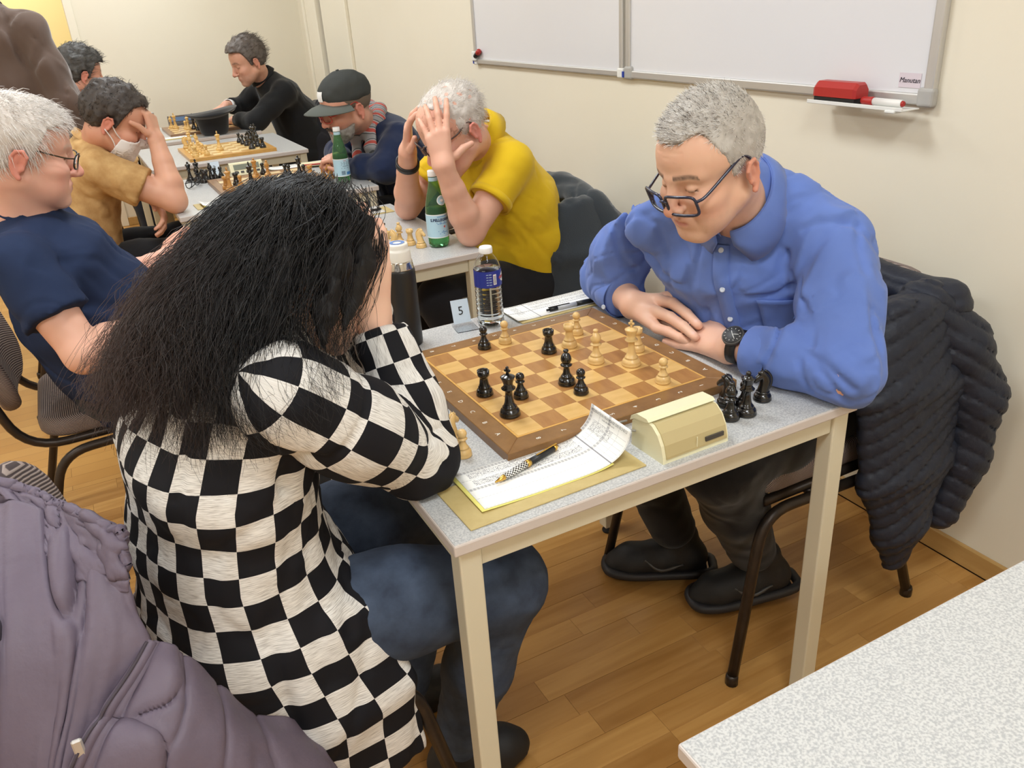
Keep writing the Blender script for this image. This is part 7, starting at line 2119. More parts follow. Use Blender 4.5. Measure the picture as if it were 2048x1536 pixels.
def neck_ring(p, name, c, fwd, up, rx, ry, h, mat, parent, flare=0.012, seg=24, open_deg=0):
    f_ = Frame(c, fwd, up); V = []; F = []
    for k in range(seg+1):
        a = math.radians(-180+open_deg+(360-2*open_deg)*k/seg); x, y = math.sin(a), -math.cos(a)
        for q in ((rx*x, ry*y, -0.012), (rx*0.985*x, ry*0.985*y, h), ((rx+0.004)*x, (ry+0.004)*y, h+0.001), ((rx+flare)*x, (ry+flare)*y, -0.014)): V.append(f_.w(q))
    for k in range(seg):
        for q in range(3): F.append((k*4+q, (k+1)*4+q, (k+1)*4+q+1, k*4+q+1))
    return p.mesh(name, V, F, mat, parent)
def bracelet(p, name, c, axis, r, w, mat, th=0.003):
    f_ = Frame(c, axis, (0.3, 0.2, 0.9)); V = []; F = []; n = 26
    for k in range(n):
        a = 2*math.pi*k/n
        for yy, rr in ((-w, r), (-w, r+th), (w, r+th), (w, r)): V.append(f_.w((rr*math.cos(a)*1.06, yy, rr*math.sin(a))))
    for k in range(n):
        for q in range(4): F.append((k*4+q, k*4+(q+1) % 4, ((k+1) % n)*4+(q+1) % 4, ((k+1) % n)*4+q))
    return p.mesh(name, V, F, mat)

def man_yellow():
    p = Person('man in yellow polo shirt with both hands at his forehead', (0.95, 1.62, 0.0))
    fr = Frame((0.690, 1.452, 1.078), (-0.88, -0.10, -0.46), (0, 0, 1), scale=1.06)
    opt = dict(skin=(226, 176, 152), red=(214, 132, 118), redness=0.9, spots=True, brow=(170, 160, 150), wrinkle=1, scalp=((214, 176, 164), 0.3, 0.07))
    p.head(fr, opt, (0.815, 1.55, 1.005), 0.0034, (0.056, 0.062))
    shN, elN, wrN = A(0.865, 1.425, 0.955), A(0.680, 1.365, 0.783), A(0.598, 1.335, 0.998)
    shF, elF, wrF = A(0.83, 1.77, 0.965), A(0.650, 1.815, 0.783), A(0.600, 1.620, 1.002)
    hn = Frame(wrN, (-0.05, 0.16, 1.0), (-0.30, -0.93, 0.1)); pn_, fn_ = hand_chains(hn, curls=[(8, 12, 12), (10, 16, 14), (12, 22, 16), (16, 26, 20)], spread=11, side=1, thumb=((0.040, 0.020, -0.012), (0.066, 0.036, -0.020), (0.092, 0.044, -0.022)), scale=1.02)
    p.arm(shN, elN, wrN, pn_, fn_, (228, 178, 154), 0.0042, 1.02, start=0.3)
    hf = Frame(wrF, (-0.02, -0.42, 0.90), (-0.8, 0.3, 0.3)); pf_, ff_ = hand_chains(hf, curls=[(14, 20, 18), (16, 24, 18), (20, 28, 20), (24, 30, 22)], spread=8, side=1, scale=1.02)
    p.arm(shF, elF, wrF, pf_, ff_, (226, 174, 150), 0.0045, 1.02, start=0.3)
    sd = (0.05, -1, 0)
    torso = [((0.99, 1.60, 0.52), 0.19, 0.155, sd), ((0.975, 1.60, 0.66), 0.185, 0.165, sd), ((0.93, 1.595, 0.80), 0.185, 0.150, sd), ((0.865, 1.59, 0.92), 0.18, 0.12, sd), ((0.825, 1.57, 0.99), 0.11, 0.08, sd)]
    p.torso_under(torso); p.finish_body()
    M = newmat('yellow_pique', (226, 190, 36), 0.85, spec=0.2, sheen=0.1, var=(10, (212, 172, 26), 0.6), bump=[(900, 0.25, 0.0006), (22, 0.3, 0.01)])
    so = shirt_mesh(p, torso, (shN, shF), [([shN, shN*.45+elN*.55], [0.068, 0.068], True), ([shF, shF*.45+elF*.55], [0.066, 0.066], True)], M,
                    [((0.4, 0, -1), 11, 0.007, 71), ((1, 0.2, -0.5), 16, 0.004, 72)], 0.0075, 'polo_shirt', (0.835, 1.585, 0.985))
    for s_, e_ in ((shN, elN), (shF, elF)):
        c = s_*.48+e_*.52
        bracelet(p, 'sleeve_band', c, e_-s_, 0.0645, 0.011, M, 0.005)
    co = neck_ring(p, 'collar', (0.806, 1.545, 1.028), (-0.72, -0.15, -0.68), (-0.5, -0.2, 0.85), 0.072, 0.082, 0.034, M, so, 0.024, open_deg=12)
    mo = co.modifiers.new('t', 'SOLIDIFY'); mo.thickness = 0.003
    M_h = newmat('white_wispy_hair', (214, 206, 198), 0.6, var=(60, (170, 160, 150), 0.7)); M_s = newmat('white_hair_strand', (232, 226, 220), 0.5)
    ha = p.hair_cap(M_h, 0.005, thick=0.002, line=0.098, side=-0.02, back=-0.085, rough=0.004, freq=90, fringe=-0.01)
    p.strands(M_s, 2600, 0.022, lambda Q: np.stack([Q[:, 0]*0, -np.ones(len(Q))*0.5, -np.clip(0.1-Q[:, 2], 0, 1)*9], 1), jitter=0.3, lift=0.35, rad=0.0007, seed=6, segs=3, curl=0.25, parent=ha)
    spectacles(p, fr, newmat('brown_acetate', (74, 50, 42), 0.35), M_lens, y=0.110, z=0.002, rim=0.0024)
    bracelet(p, 'wrist_watch', wrF*.80+elF*.20, wrF-elF, 0.0315, 0.010, M_blackp, 0.005)
    MT = cloth('black_trousers_2', (30, 30, 34), None)
    hips = ((1.0, 1.50, 0.53), (1.0, 1.70, 0.53)); kn = ((0.60, 1.47, 0.55), (0.60, 1.76, 0.55)); an = ((0.72, 1.46, 0.12), (0.72, 1.78, 0.12))
    legs_mesh(p, (1.01, 1.60, 0.53), hips, kn, an, MT); shoes(p, an, (-1, 0, 0))
man_yellow()

def man_navy():
    p = Person('man with white hair and glasses in navy t-shirt, leaning back', (-0.38, 1.5, 0.0))
    fr = Frame((-0.437, 1.435, 1.160), (0.95, 0.10, -0.20), (0, 0, 1), scale=1.08)
    opt = dict(skin=(230, 180, 158), red=(222, 140, 124), redness=0.8, brow=(196, 182, 168), brow_w=0.5, wrinkle=0.7, fold=1.2, jaw=1.05, cheek=1.08)
    p.head(fr, opt, (-0.475, 1.455, 1.03), 0.0032, (0.060, 0.068))
    shN, elN, wrN = A(-0.505, 1.265, 0.940), A(-0.425, 1.155, 0.735), A(-0.225, 1.38, 0.71)
    shF, elF, wrF = A(-0.44, 1.66, 0.945), A(-0.28, 1.72, 0.735), A(-0.158, 1.83, 0.752)
    hn = Frame(wrN, wrN-elN, (0, 0, 1)); a, b = hand_chains(hn, side=1)
    p.arm(shN, elN, wrN, a, b, (232, 182, 158), 0.0045, 1.10, start=0.25)
    hf = Frame(wrF, (0.45, 0.75, 0.45), (-0.5, 0.1, 0.85)); a, b = hand_chains(hf, curls=[(20, 50, 30), (25, 55, 30), (30, 55, 30), (35, 55, 30)], side=1, spread=4, thumb=((0.038, 0.030, -0.016), (0.052, 0.058, -0.026), (0.050, 0.082, -0.034)))
    p.arm(shF, elF, wrF, a, b, (228, 172, 150), 0.0045, 1.08, start=0.25)
    sd = (0.1, -1, 0)
    torso = [((-0.34, 1.50, 0.50), 0.19, 0.15, sd), ((-0.365, 1.49, 0.62), 0.19, 0.165, sd), ((-0.40, 1.475, 0.76), 0.195, 0.170, sd), ((-0.445, 1.465, 0.90), 0.19, 0.130, sd), ((-0.475, 1.46, 0.965), 0.12, 0.085, sd)]
    p.torso_under(torso); p.finish_body()
    M = newmat('navy_cotton', (42, 54, 82), 0.88, spec=0.15, var=(8, (34, 44, 70), 0.7), bump=[(700, 0.2, 0.0006), (20, 0.35, 0.012)])
    so = shirt_mesh(p, torso, (shN, shF), [([shN, shN*.40+elN*.60], [0.072, 0.078], True), ([shF, shF*.40+elF*.60], [0.070, 0.074], True)], M, [((1, 0.1, -0.6), 10, 0.009, 81), ((0.3, 0.3, -1), 15, 0.004, 82)], 0.0075, 't_shirt', (-0.475, 1.46, 0.955))
    neck_ring(p, 'neck_band', (-0.468, 1.452, 1.010), (0.80, 0.02, -0.5), (0.3, 0, 0.9), 0.066, 0.076, 0.010, M, so, 0.006)
    M_h = newmat('white_short_hair', (226, 218, 210), 0.6, var=(60, (196, 186, 178), 0.7)); M_s = newmat('white_hair_strand_2', (240, 235, 230), 0.5)
    ha = p.hair_cap(M_h, 0.005, thick=0.008, line=0.070, side=-0.010, back=-0.08, rough=0.003, freq=80, fringe=0.0)
    p.strands(M_s, 3600, 0.03, lambda Q: np.stack([np.sign(Q[:, 0])*0.3, Q[:, 1]*4+0.3, 0.1-np.clip(0.1-Q[:, 2], 0, 1)*9], 1), jitter=0.14, lift=0.12, rad=0.0008, seed=9, segs=3, parent=ha)
    spectacles(p, fr, newmat('black_metal_rim', (26, 26, 30), 0.3, metal=0.4), M_lens, w=0.026, h=0.017, y=0.108, z=-0.008, rim=0.0018, square=2.6, arm_mat=newmat('dark_gold_arm', (70, 60, 44), 0.35, metal=0.5))
    MT = cloth('black_trousers_3', (24, 24, 27), None)
    hips = ((-0.34, 1.40, 0.53), (-0.34, 1.60, 0.53)); kn = ((0.06, 1.42, 0.54), (0.06, 1.68, 0.54)); an = ((0.04, 1.42, 0.12), (0.04, 1.70, 0.12))
    legs_mesh(p, (-0.35, 1.50, 0.53), hips, kn, an, MT); shoes(p, an, (1, 0, 0))
man_navy()

def man_tan():
    p = Person('man in tan t-shirt with face mask resting his brow on his hand', (-0.35, 2.8, 0.0))
    fr = Frame((-0.160, 2.690, 1.085), (0.86, -0.10, -0.50), (0, 0, 1), scale=1.08)
    opt = dict(skin=(216, 160, 132), red=(206, 124, 104), redness=0.8, brow=(54, 44, 40))
    p.head(fr, opt, (-0.250, 2.79, 0.99), 0.004, (0.058, 0.066))
    shN, elN, wrN = A(-0.265, 2.615, 0.935), A(-0.028, 2.545, 0.785), A(-0.035, 2.635, 1.005)
    shF, elF, wrF = A(-0.24, 2.97, 0.94), A(-0.07, 2.95, 0.785), A(-0.085, 2.68, 0.775)
    hn = Frame(wrN, (-0.03, 0.22, 1.0), (0.85, -0.5, 0.0)); a, b = hand_chains(hn, curls=[(50, 60, 40), (45, 70, 40), (40, 75, 40), (40, 75, 40)], side=-1, spread=3, thumb=((0.036, 0.026, -0.010), (0.060, 0.050, -0.020), (0.082, 0.066, -0.034)), scale=1.05)
    p.arm(shN, elN, wrN, a, b, (222, 170, 142), 0.005, 1.10, start=0.3)
    hf = Frame(wrF, (0.10, -0.75, -0.65), (0.9, 0.2, 0.3)); a, b = hand_chains(hf, curl=(20, 25, 20), side=1)
    p.arm(shF, elF, wrF, a, b, (222, 170, 142), 0.005, 1.05, start=0.4)
    sd = (0.08, -1, 0)
    torso = [((-0.40, 2.80, 0.50), 0.20, 0.15, sd), ((-0.41, 2.80, 0.62), 0.20, 0.16, sd), ((-0.38, 2.80, 0.76), 0.20, 0.155, sd), ((-0.31, 2.79, 0.88), 0.19, 0.125, sd), ((-0.26, 2.79, 0.97), 0.12, 0.085, sd)]
    p.torso_under(torso); p.finish_body()
    M = newmat('tan_tie_dye', (214, 178, 124), 0.9, spec=0.15, var=(13, (164, 118, 68), 0.8), detail=8, bump=[(700, 0.2, 0.0006), (20, 0.35, 0.012)])
    so = shirt_mesh(p, torso, (shN, shF), [([shN, shN*.40+elN*.60], [0.074, 0.080], True), ([shF, shF*.40+elF*.60], [0.07, 0.076], True)], M, [((0.5, 0, -1), 10, 0.010, 91), ((1, 0.2, -0.4), 15, 0.005, 92)], 0.0085, 't_shirt', (-0.262, 2.79, 0.965))
    neck_ring(p, 'neck_band', (-0.250, 2.775, 1.005), (0.70, 0, -0.7), (0.5, 0, 0.85), 0.066, 0.078, 0.012, M, so, 0.006)
    M_h = newmat('dark_curly_hair', (48, 40, 36), 0.6, var=(40, (84, 76, 70), 0.7)); M_s = newmat('grey_brown_curl', (92, 84, 78), 0.5)
    ha = p.hair_cap(M_h, 0.0055, thick=0.012, line=0.084, side=-0.016, back=-0.09, rough=0.007, freq=60, topk=0.1, fringe=-0.006)
    p.strands(M_s, 1100, 0.035, lambda Q: np.stack([Q[:, 0]*2, np.ones(len(Q))*0.2, np.ones(len(Q))*0.4], 1), jitter=0.4, lift=0.4, rad=0.0009, seed=12, segs=5, curl=0.9, keep=lambda Q: Q[:, 2] > 0.06, parent=ha)
    p.strands(newmat('dark_curl', (36, 30, 28), 0.5), 1500, 0.025, lambda Q: np.stack([Q[:, 0]*2, -np.ones(len(Q))*0.2, -np.ones(len(Q))*0.4], 1), jitter=0.4, lift=0.3, rad=0.0009, seed=13, segs=5, curl=0.8, parent=ha)
    # face mask
    def mask(Q):
        d = np.abs(head_sdf(Q, opt)-0.006)-0.0022
        d = smax(d, Q[:, 2]+0.020+0.35*np.clip(np.abs(Q[:, 0])-0.02, 0, 1), 0.004); d = smax(d, -0.118-Q[:, 2], 0.004); d = smax(d, 0.026-Q[:, 1]+0.3*(Q[:, 2]+0.07), 0.004)
        return d
    V, F = polygonise(mask, (-0.08, 0.0, -0.13), (0.08, 0.14, 0.01), 0.0035)
    mk = p.mesh('face_mask', fr.wv(V), F, newmat('white_mask_fabric', (236, 230, 226), 0.8))
    for s_ in (-1, 1):
        for z0 in (-0.045, -0.095):
            p.mesh('ear_loop', *tube_vf([fr.w(q) for q in catmull([(s_*0.062, 0.038, z0), (s_*0.076, 0.015, z0*0.6), (s_*0.086, -0.020, 0.012 if z0 > -0.06 else -0.028)], 5)], 0.0022, 5), MATS['white_mask_fabric'], mk)
    # tortoise spectacles pushed up in the hair
    ring = [fr.w((0.03+0.022*math.cos(t_), 0.085+0.01*math.sin(t_), 0.118+0.018*math.sin(t_))) for t_ in np.linspace(0, 6.28, 18, endpoint=False)]
    bracelet(p, 'finger_ring', A(-0.03, 2.66, 1.10), (0, 0.2, 1), 0.0095, 0.003, M_alu, 0.0015)
    MT = cloth('black_trousers_4', (24, 24, 27), None)
    hips = ((-0.40, 2.70, 0.53), (-0.40, 2.90, 0.53)); kn = ((0.02, 2.70, 0.54), (0.02, 2.96, 0.54)); an = ((0.02, 2.70, 0.12), (0.02, 2.98, 0.12))
    legs_mesh(p, (-0.40, 2.80, 0.53), hips, kn, an, MT); shoes(p, an, (1, 0, 0))
man_tan()

def man_cap():
    p = Person('bearded man in grey cap and striped scarf, navy sweater', (1.0, 2.85, 0.0))
    fr = Frame((0.748, 2.700, 1.035), (-0.95, -0.12, -0.20), (0, 0, 1), scale=1.10)
    opt = dict(skin=(214, 160, 136), red=(204, 126, 108), redness=0.8, stubble=((96, 88, 82), 0.85), brow=(70, 60, 54), scalp=((120, 100, 88), 0.6, 0.02))
    p.head(fr, opt, (0.86, 2.80, 0.94), 0.004, (0.056, 0.064))
    shN, elN, wrN = A(0.945, 2.62, 0.885), A(0.835, 2.53, 0.790), A(0.735, 2.70, 0.785)
    shF, elF, wrF = A(0.90, 3.00, 0.895), A(0.79, 3.07, 0.790), A(0.735, 2.86, 0.785)
    for w, e, s_ in ((wrN, elN, -1), (wrF, elF, 1)):
        f_ = Frame(w, (-0.5, (0.4 if s_ < 0 else -0.5), 0.35), (-0.4, 0, 0.9)); a, b = hand_chains(f_, curl=(40, 50, 35), side=s_)
        p.arm(e, e, w, a, b, (218, 164, 140), 0.0055, 1.0, start=0.0)
    sd = (0.15, -1, 0)
    torso = [((1.06, 2.83, 0.50), 0.19, 0.15, sd), ((1.06, 2.83, 0.62), 0.19, 0.155, sd), ((1.01, 2.825, 0.75), 0.195, 0.145, sd), ((0.94, 2.82, 0.86), 0.19, 0.12, sd), ((0.89, 2.81, 0.92), 0.12, 0.085, sd)]
    p.torso_under(torso); p.finish_body()
    M = newmat('navy_knit', (34, 44, 72), 0.92, spec=0.12, sheen=0.2, bump=[(500, 0.3, 0.001), (20, 0.35, 0.012)])
    shirt_mesh(p, torso, (shN, shF), [([shN, shN*.5+elN*.5, elN, elN*.4+wrN*.6, wrN], [0.074, 0.074, 0.064, 0.054, 0.042], True), ([shF, shF*.5+elF*.5, elF, elF*.4+wrF*.6, wrF], [0.072, 0.072, 0.062, 0.052, 0.042], True)], M, [((0.4, 0.3, -1), 10, 0.010, 101), ((1, 0.2, -0.4), 16, 0.005, 102)], 0.0095, 'sweater', (0.895, 2.815, 0.915))
    # cap
    M_c = newmat('charcoal_cap_cotton', (64, 66, 64), 0.85, spec=0.2, bump=[(500, 0.3, 0.001), (30, 0.3, 0.006)])
    def crown(Q):
        d = d_ell(Q, (0, -0.012, 0.056), (0.086, 0.106, 0.078))
        d = smax(d, 0.026+0.10*Q[:, 1]-Q[:, 2]-0.0, 0.006)
        return d+0.0025*vnoise(Q*45, 3)
    V, F = polygonise(crown, (-0.11, -0.14, -0.0), (0.11, 0.12, 0.16), 0.005)
    cp = p.mesh('cap', fr.wv(V), F, M_c)
    V = []; F = []; n = 20
    for k in range(n+1):
        a = math.radians(-84+168*k/n)
        for i_, (r1, zz) in enumerate(((0.080, 0.042), (0.125, 0.036), (0.158, 0.024), (0.160, 0.021), (0.125, 0.031), (0.080, 0.034))):
            V.append(fr.w((r1*math.sin(a)*0.80, 0.006+r1*math.cos(a)*1.02, zz-0.018*(math.sin(a)**2))))
    for k in range(n):
        for q in range(6): F.append((k*6+q, (k+1)*6+q, (k+1)*6+(q+1) % 6, k*6+(q+1) % 6))
    p.mesh('cap_brim', V, F, newmat('cap_brim_cotton', (84, 88, 82), 0.85), cp)
    p.mesh('cap_button', *tube_vf([fr.w((0, -0.012, 0.132)), fr.w((0, -0.012, 0.138))], 0.007, 8), M_c, cp)
    V = []
    for zz in np.linspace(0.050, 0.086, 4):
        for xx in np.linspace(-0.022, 0.022, 5):
            V.append(fr.w((xx, -0.012+0.1085*math.sqrt(1-(xx/0.086)**2-((zz-0.056)/0.078)**2), zz)))
    p.mesh('cap_patch', V, [(r_*5+c_, r_*5+c_+1, r_*5+c_+6, r_*5+c_+5) for r_ in range(3) for c_ in range(4)], M_whiteink, cp)
    hb = p.hair_cap(newmat('cropped_brown_hair', (104, 88, 74), 0.7), 0.006, thick=0.001, line=0.06, side=-0.01, back=-0.08, rough=0.001, name='cropped_hair')
    # beard
    def beard(Q):
        d = head_sdf(Q, opt)-0.0045+0.004*vnoise(Q*np.array([110, 110, 40], f32), 3)
        d = smin(d, d_ell(Q, (0, 0.080, -0.118), (0.024, 0.016, 0.034)), 0.012)
        d = smax(d, Q[:, 2]+0.060-0.25*np.clip(0.06-Q[:, 1], 0, 1), 0.006); d = smax(d, 0.025-Q[:, 1]-0.2*(Q[:, 2]+0.1), 0.006)
        d = smax(d, -d_ell(Q, (0, 0.098, -0.069), (0.022, 0.02, 0.007)), 0.004)
        return d
    V, F = polygonise(beard, (-0.09, 0.0, -0.16), (0.09, 0.14, -0.03), 0.0045)
    p.mesh('beard', fr.wv(V), F, newmat('grey_beard', (112, 104, 98), 0.75, var=(60, (176, 170, 164), 0.8)))
    mu = [fr.w(q) for q in catmull([(-0.024, 0.086, -0.066), (-0.012, 0.098, -0.056), (0, 0.101, -0.054), (0.012, 0.098, -0.056), (0.024, 0.086, -0.066)], 4)]
    p.mesh('moustache', *tube_vf(mu, 0.0055, 7), newmat('dark_moustache', (66, 56, 50), 0.8))
    spectacles(p, fr, newmat('red_acetate', (176, 54, 44), 0.35), M_lens, y=0.112, z=-0.010, rim=0.0022, w=0.025, h=0.015)
    # scarf
    ms = bpy.data.materials.new('striped_scarf'); ms.use_nodes = True; nt = NT(ms)
    tc = nt.n('ShaderNodeTexCoord'); wv = nt.n('ShaderNodeTexWave', wave_type='BANDS', bands_direction='DIAGONAL'); wv.inputs['Scale'].default_value = 9; wv.inputs['Distortion'].default_value = 1.0; nt.l(tc.outputs['Object'], wv.inputs['Vector'])
    rp = nt.n('ShaderNodeValToRGB'); rp.color_ramp.interpolation = 'CONSTANT'
    for pos, c in ((0.0, (150, 148, 148)), (0.30, (86, 86, 88)), (0.55, (176, 174, 174)), (0.80, (186, 84, 74))):
        e = rp.color_ramp.elements[0] if pos == 0 else (rp.color_ramp.elements[1] if pos == 0.30 else rp.color_ramp.elements.new(pos)); e.position = pos; e.color = (*lin(c), 1)
    nt.l(wv.outputs['Fac'], rp.inputs[0]); nt.l(rp.outputs[0], nt.b.inputs['Base Color']); nt.b.inputs['Roughness'].default_value = 0.9
    def scarf(P):
        ring = [A(0.905, 2.86, 1.005), A(0.925, 2.79, 0.995), A(0.89, 2.725, 0.965), A(0.83, 2.72, 0.925), A(0.795, 2.77, 0.90), A(0.82, 2.85, 0.93), A(0.87, 2.88, 0.98)]
        d = d_chain(P, ring+[ring[0]], [0.030]*8, 0.02)
        d = smin(d, d_loft(P, [((0.845, 2.695, 0.945), 0.032, 0.014, (0.4, -0.9, 0)), ((0.825, 2.675, 0.86), 0.034, 0.014, (0.4, -0.9, 0)), ((0.825, 2.68, 0.785), 0.036, 0.012, (0.4, -0.9, 0))], 0.02), 0.02)
        d = smin(d, d_loft(P, [((0.80, 2.78, 0.91), 0.03, 0.014, (0.3, -0.9, 0)), ((0.785, 2.77, 0.80), 0.034, 0.012, (0.3, -0.9, 0))], 0.02), 0.02)
        return d+folds(P, (0.2, 0.2, -1), 26, 0.006, 111)
    p.sdf('scarf', scarf, (0.70, 2.60, 0.74), (1.0, 2.96, 1.08), 0.006, ms)
    MT = cloth('black_trousers_5', (22, 22, 25), None)
    hips = ((1.05, 2.73, 0.53), (1.05, 2.93, 0.53)); kn = ((0.66, 2.70, 0.55), (0.66, 2.97, 0.55)); an = ((0.74, 2.70, 0.12), (0.74, 2.98, 0.12))
    legs_mesh(p, (1.06, 2.83, 0.53), hips, kn, an, MT); shoes(p, an, (-1, 0, 0))
man_cap()

def man_suit():
    p = Person('man in black suit reaching over the farthest board', (1.0, 5.0, 0.0))
    fr = Frame((0.790, 4.80, 1.138), (-0.93, -0.12, -0.30), (0, 0, 1), scale=1.10)
    opt = dict(skin=(214, 162, 136), red=(200, 126, 108), redness=0.6, brow=(60, 50, 46), wrinkle=0.8, stubble=((150, 130, 120), 0.3))
    p.head(fr, opt, (0.88, 4.87, 1.02), 0.005, (0.054, 0.062))
    shN, elN, wrN = A(0.965, 4.70, 0.945), A(0.755, 4.68, 0.795), A(0.66, 4.93, 0.785)
    shF, elF, wrF = A(0.92, 5.07, 0.95), A(0.76, 5.18, 0.84), A(0.650, 5.07, 0.870)
    f_ = Frame(wrN, (-0.3, 0.9, -0.05), (0, 0, 1)); a, b = hand_chains(f_, curl=(8, 10, 10), side=-1); p.arm(elN, elN, wrN, a, b, (216, 164, 140), 0.006, 1.0, start=0.0)
    f_ = Frame(wrF, (-0.75, -0.15, -0.30), (-0.3, -0.2, 0.9)); a, b = hand_chains(f_, curl=(30, 40, 25), side=1); p.arm(elF, elF, wrF, a, b, (220, 168, 144), 0.006, 1.0, start=0.0)
    sd = (0.12, -1, 0)
    torso = [((1.08, 4.93, 0.50), 0.19, 0.15, sd), ((1.09, 4.93, 0.64), 0.19, 0.15, sd), ((1.05, 4.92, 0.78), 0.20, 0.14, sd), ((0.975, 4.90, 0.91), 0.20, 0.115, sd), ((0.91, 4.88, 0.99), 0.12, 0.085, sd)]
    p.torso_under(torso); p.finish_body()
    M = newmat('black_suit_wool', (26, 27, 29), 0.85, spec=0.2, sheen=0.15, bump=[(500, 0.2, 0.0008)])
    so = shirt_mesh(p, torso, (shN, shF), [([shN, shN*.5+elN*.5, elN, elN*.4+wrN*.6, elN*.12+wrN*.88], [0.074, 0.070, 0.062, 0.052, 0.044], True), ([shF, shF*.5+elF*.5, elF, elF*.45+wrF*.55, elF*.3+wrF*.7], [0.072, 0.068, 0.058, 0.05, 0.046], True)], M, [((0.4, 0.2, -1), 9, 0.007, 121)], 0.0105, 'suit_jacket', (0.92, 4.885, 0.985))
    bracelet(p, 'shirt_cuff', elF*.2+wrF*.8, wrF-elF, 0.036, 0.014, newmat('white_shirt_cuff', (238, 238, 238), 0.7), 0.004)
    neck_ring(p, 'collar', (0.872, 4.865, 1.045), (-0.8, -0.1, -0.55), (-0.4, -0.1, 0.9), 0.063, 0.072, 0.02, M, so, 0.02)
    M_h = newmat('dark_brown_grey_hair', (78, 68, 62), 0.6, var=(40, (120, 112, 106), 0.6))
    ha = p.hair_cap(M_h, 0.006, thick=0.014, line=0.080, side=-0.020, back=-0.085, rough=0.006, freq=60, topk=0.15, fringe=-0.004)
    p.strands(M_h, 900, 0.03, lambda Q: np.stack([Q[:, 0]*1, -np.ones(len(Q))*0.7, np.ones(len(Q))*0.1], 1), jitter=0.2, lift=0.2, rad=0.0012, seed=15, segs=3, parent=ha)
    hips = ((1.08, 4.83, 0.53), (1.08, 5.03, 0.53)); kn = ((0.70, 4.82, 0.55), (0.70, 5.08, 0.55)); an = ((0.78, 4.82, 0.12), (0.78, 5.08, 0.12))
    legs_mesh(p, (1.08, 4.93, 0.53), hips, kn, an, M); shoes(p, an, (-1, 0, 0))
man_suit()

def man_dark():
    p = Person('dark-haired man seated beyond the masked player, seen from behind', (-0.35, 5.0, 0.0))
    fr = Frame((-0.165, 4.85, 1.150), (0.93, 0.30, -0.15), (0, 0, 1), scale=1.12)
    opt = dict(skin=(216, 160, 136), red=(206, 128, 110), redness=0.8, brow=(50, 42, 40))
    p.head(fr, opt, (-0.23, 4.90, 1.02), 0.005, (0.056, 0.064))
    shN, elN, wrN = A(-0.27, 4.72, 0.95), A(-0.10, 4.70, 0.80), A(-0.02, 4.88, 0.79)
    shF, elF, wrF = A(-0.25, 5.10, 0.95), A(-0.08, 5.12, 0.80), A(0.0, 4.98, 0.79)
    for w, e, s_ in ((wrN, elN, 1), (wrF, elF, -1)):
        f_ = Frame(w, (1, 0.1, 0), (0, 0, 1)); a, b = hand_chains(f_, side=s_); p.arm(e, e, w, a, b, (216, 164, 140), 0.007, 1.0, start=0.0)
    sd = (0.0, -1, 0)
    torso = [((-0.40, 4.92, 0.50), 0.19, 0.15, sd), ((-0.41, 4.92, 0.64), 0.19, 0.15, sd), ((-0.37, 4.92, 0.78), 0.195, 0.14, sd), ((-0.30, 4.91, 0.91), 0.19, 0.115, sd), ((-0.245, 4.905, 0.985), 0.12, 0.08, sd)]
    p.torso_under(torso); p.finish_body()
    M = cloth('black_patterned_shirt', (34, 36, 40), (80, 82, 86), scale=60)
    so = shirt_mesh(p, torso, (shN, shF), [([shN, elN, wrN], [0.072, 0.06, 0.045], True), ([shF, elF, wrF], [0.072, 0.06, 0.045], True)], M, [((0.4, 0.2, -1), 9, 0.007, 131)], 0.0115, 'shirt', (-0.25, 4.905, 0.98))
    neck_ring(p, 'collar', (-0.238, 4.90, 1.035), (0.8, 0.1, -0.55), (0.4, 0, 0.9), 0.064, 0.072, 0.02, M, so, 0.018)
    M_h = newmat('dark_salt_hair', (56, 54, 52), 0.6, var=(35, (104, 102, 100), 0.6))
    ha = p.hair_cap(M_h, 0.006, thick=0.016, line=0.070, side=-0.022, back=-0.085, rough=0.008, freq=55, topk=0.2, fringe=0.004)
    p.strands(M_h, 900, 0.03, lambda Q: np.stack([Q[:, 0]*1, np.ones(len(Q))*0.5, np.ones(len(Q))*0.1], 1), jitter=0.3, lift=0.3, rad=0.0013, seed=16, segs=3, parent=ha)
    MT = cloth('dark_jeans', (40, 44, 54), None)
    hips = ((-0.40, 4.82, 0.53), (-0.40, 5.02, 0.53)); kn = ((0.0, 4.84, 0.55), (0.0, 5.05, 0.55)); an = ((0.0, 4.84, 0.12), (0.0, 5.06, 0.12))
    legs_mesh(p, (-0.40, 4.92, 0.53), hips, kn, an, MT); shoes(p, an, (1, 0, 0))
man_dark()

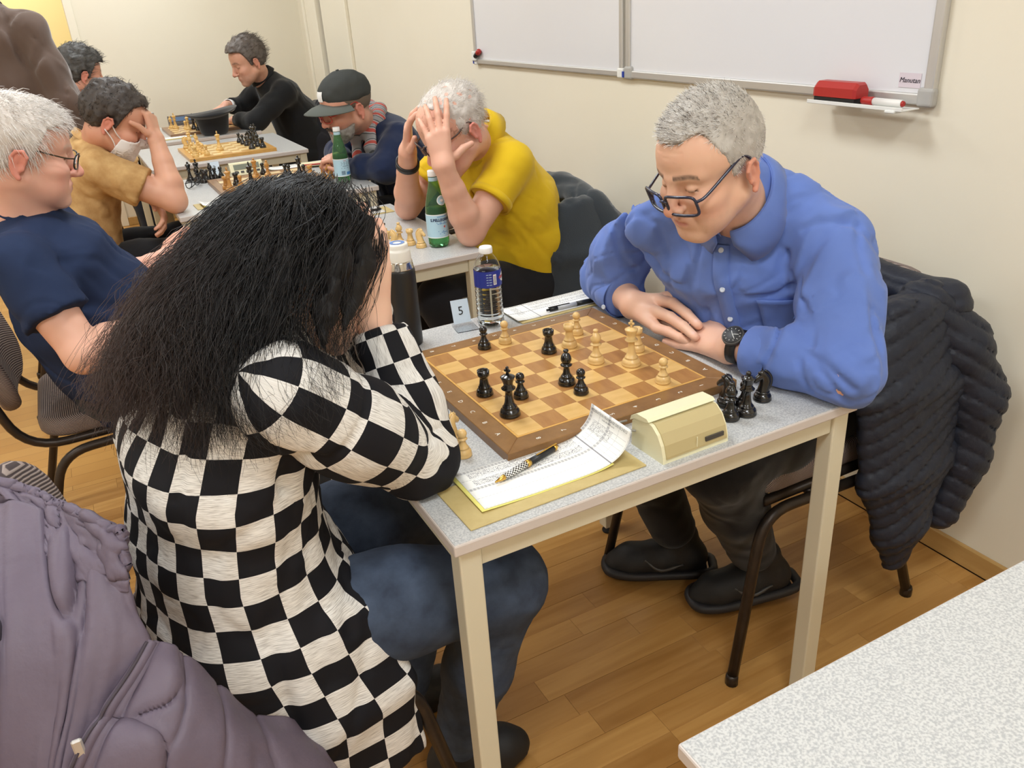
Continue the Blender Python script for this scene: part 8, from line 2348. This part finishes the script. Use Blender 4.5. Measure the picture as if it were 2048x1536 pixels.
def man_standing():
    p = Person('standing man in brown overshirt seen from behind at left', (-0.50, 3.40, 0.0))
    fr = Frame((-0.515, 3.42, 1.715), (-0.35, 0.9, -0.05), (0, 0, 1), scale=1.05)
    opt = dict(skin=(216, 170, 146), brow=(60, 50, 44))
    p.head(fr, opt, (-0.52, 3.40, 1.54), 0.006, (0.054, 0.06))
    shR, elR, wrR = A(-0.355, 3.30, 1.415), A(-0.305, 3.27, 1.12), A(-0.262, 3.30, 0.87)
    shL, elL, wrL = A(-0.70, 3.42, 1.415), A(-0.76, 3.42, 1.13), A(-0.76, 3.50, 0.88)
    for s_, e, w, sg in ((shR, elR, wrR, 1), (shL, elL, wrL, -1)):
        f_ = Frame(w, (0.05, 0.05, -1), (0.9*sg, 0, 0)); a, b = hand_chains(f_, curl=(15, 25, 20), side=-sg); p.arm(e, e, w, a, b, (214, 168, 144), 0.007, 1.0, start=0.0)
    sd = (0.95, -0.31, 0)
    torso = [((-0.49, 3.40, 0.80), 0.20, 0.135, sd), ((-0.49, 3.39, 1.0), 0.20, 0.13, sd), ((-0.51, 3.38, 1.2), 0.19, 0.13, sd), ((-0.525, 3.375, 1.38), 0.17, 0.11, sd), ((-0.52, 3.385, 1.48), 0.09, 0.075, sd)]
    p.torso_under(torso); p.finish_body()
    M = newmat('brown_corduroy', (104, 88, 80), 0.92, spec=0.12, sheen=0.35, var=(6, (92, 76, 68), 0.6), bump=[(700, 0.2, 0.0008)])
    so = shirt_mesh(p, torso, (shR, shL), [([shR, shR*.5+elR*.5, elR, elR*.5+wrR*.5, elR*.1+wrR*.9], [0.070, 0.078, 0.076, 0.072, 0.062], True), ([shL, elL, elL*.1+wrL*.9], [0.076, 0.078, 0.062], True)], M, [((0.12, 0.05, -1), 11, 0.020, 141), ((0.5, 0.1, -0.8), 16, 0.008, 142)], 0.010, 'overshirt', (-0.52, 3.38, 1.465), extra=lambda P, d: d+crease(P, [(-0.43, 3.24, 1.42), (-0.40, 3.23, 1.25), (-0.375, 3.22, 1.05), (-0.35, 3.21, 0.88)], 0.03, 0.014))
    neck_ring(p, 'collar', (-0.52, 3.395, 1.525), (-0.3, 0.9, -0.2), (0, 0, 1), 0.068, 0.072, 0.03, M, so, 0.02)
    p.hair_cap(newmat('brown_hair', (84, 66, 52), 0.6), 0.007, thick=0.012, line=0.075, side=-0.02, back=-0.10, rough=0.006, freq=60)
    MT = cloth('dark_trousers', (44, 44, 50), None)
    hips = ((-0.40, 3.37, 0.86), (-0.58, 3.43, 0.86)); kn = ((-0.40, 3.38, 0.48), (-0.58, 3.44, 0.48)); an = ((-0.40, 3.36, 0.11), (-0.58, 3.42, 0.11))
    legs_mesh(p, (-0.49, 3.40, 0.88), hips, kn, an, MT); shoes(p, an, (-0.3, 0.95, 0))
man_standing()
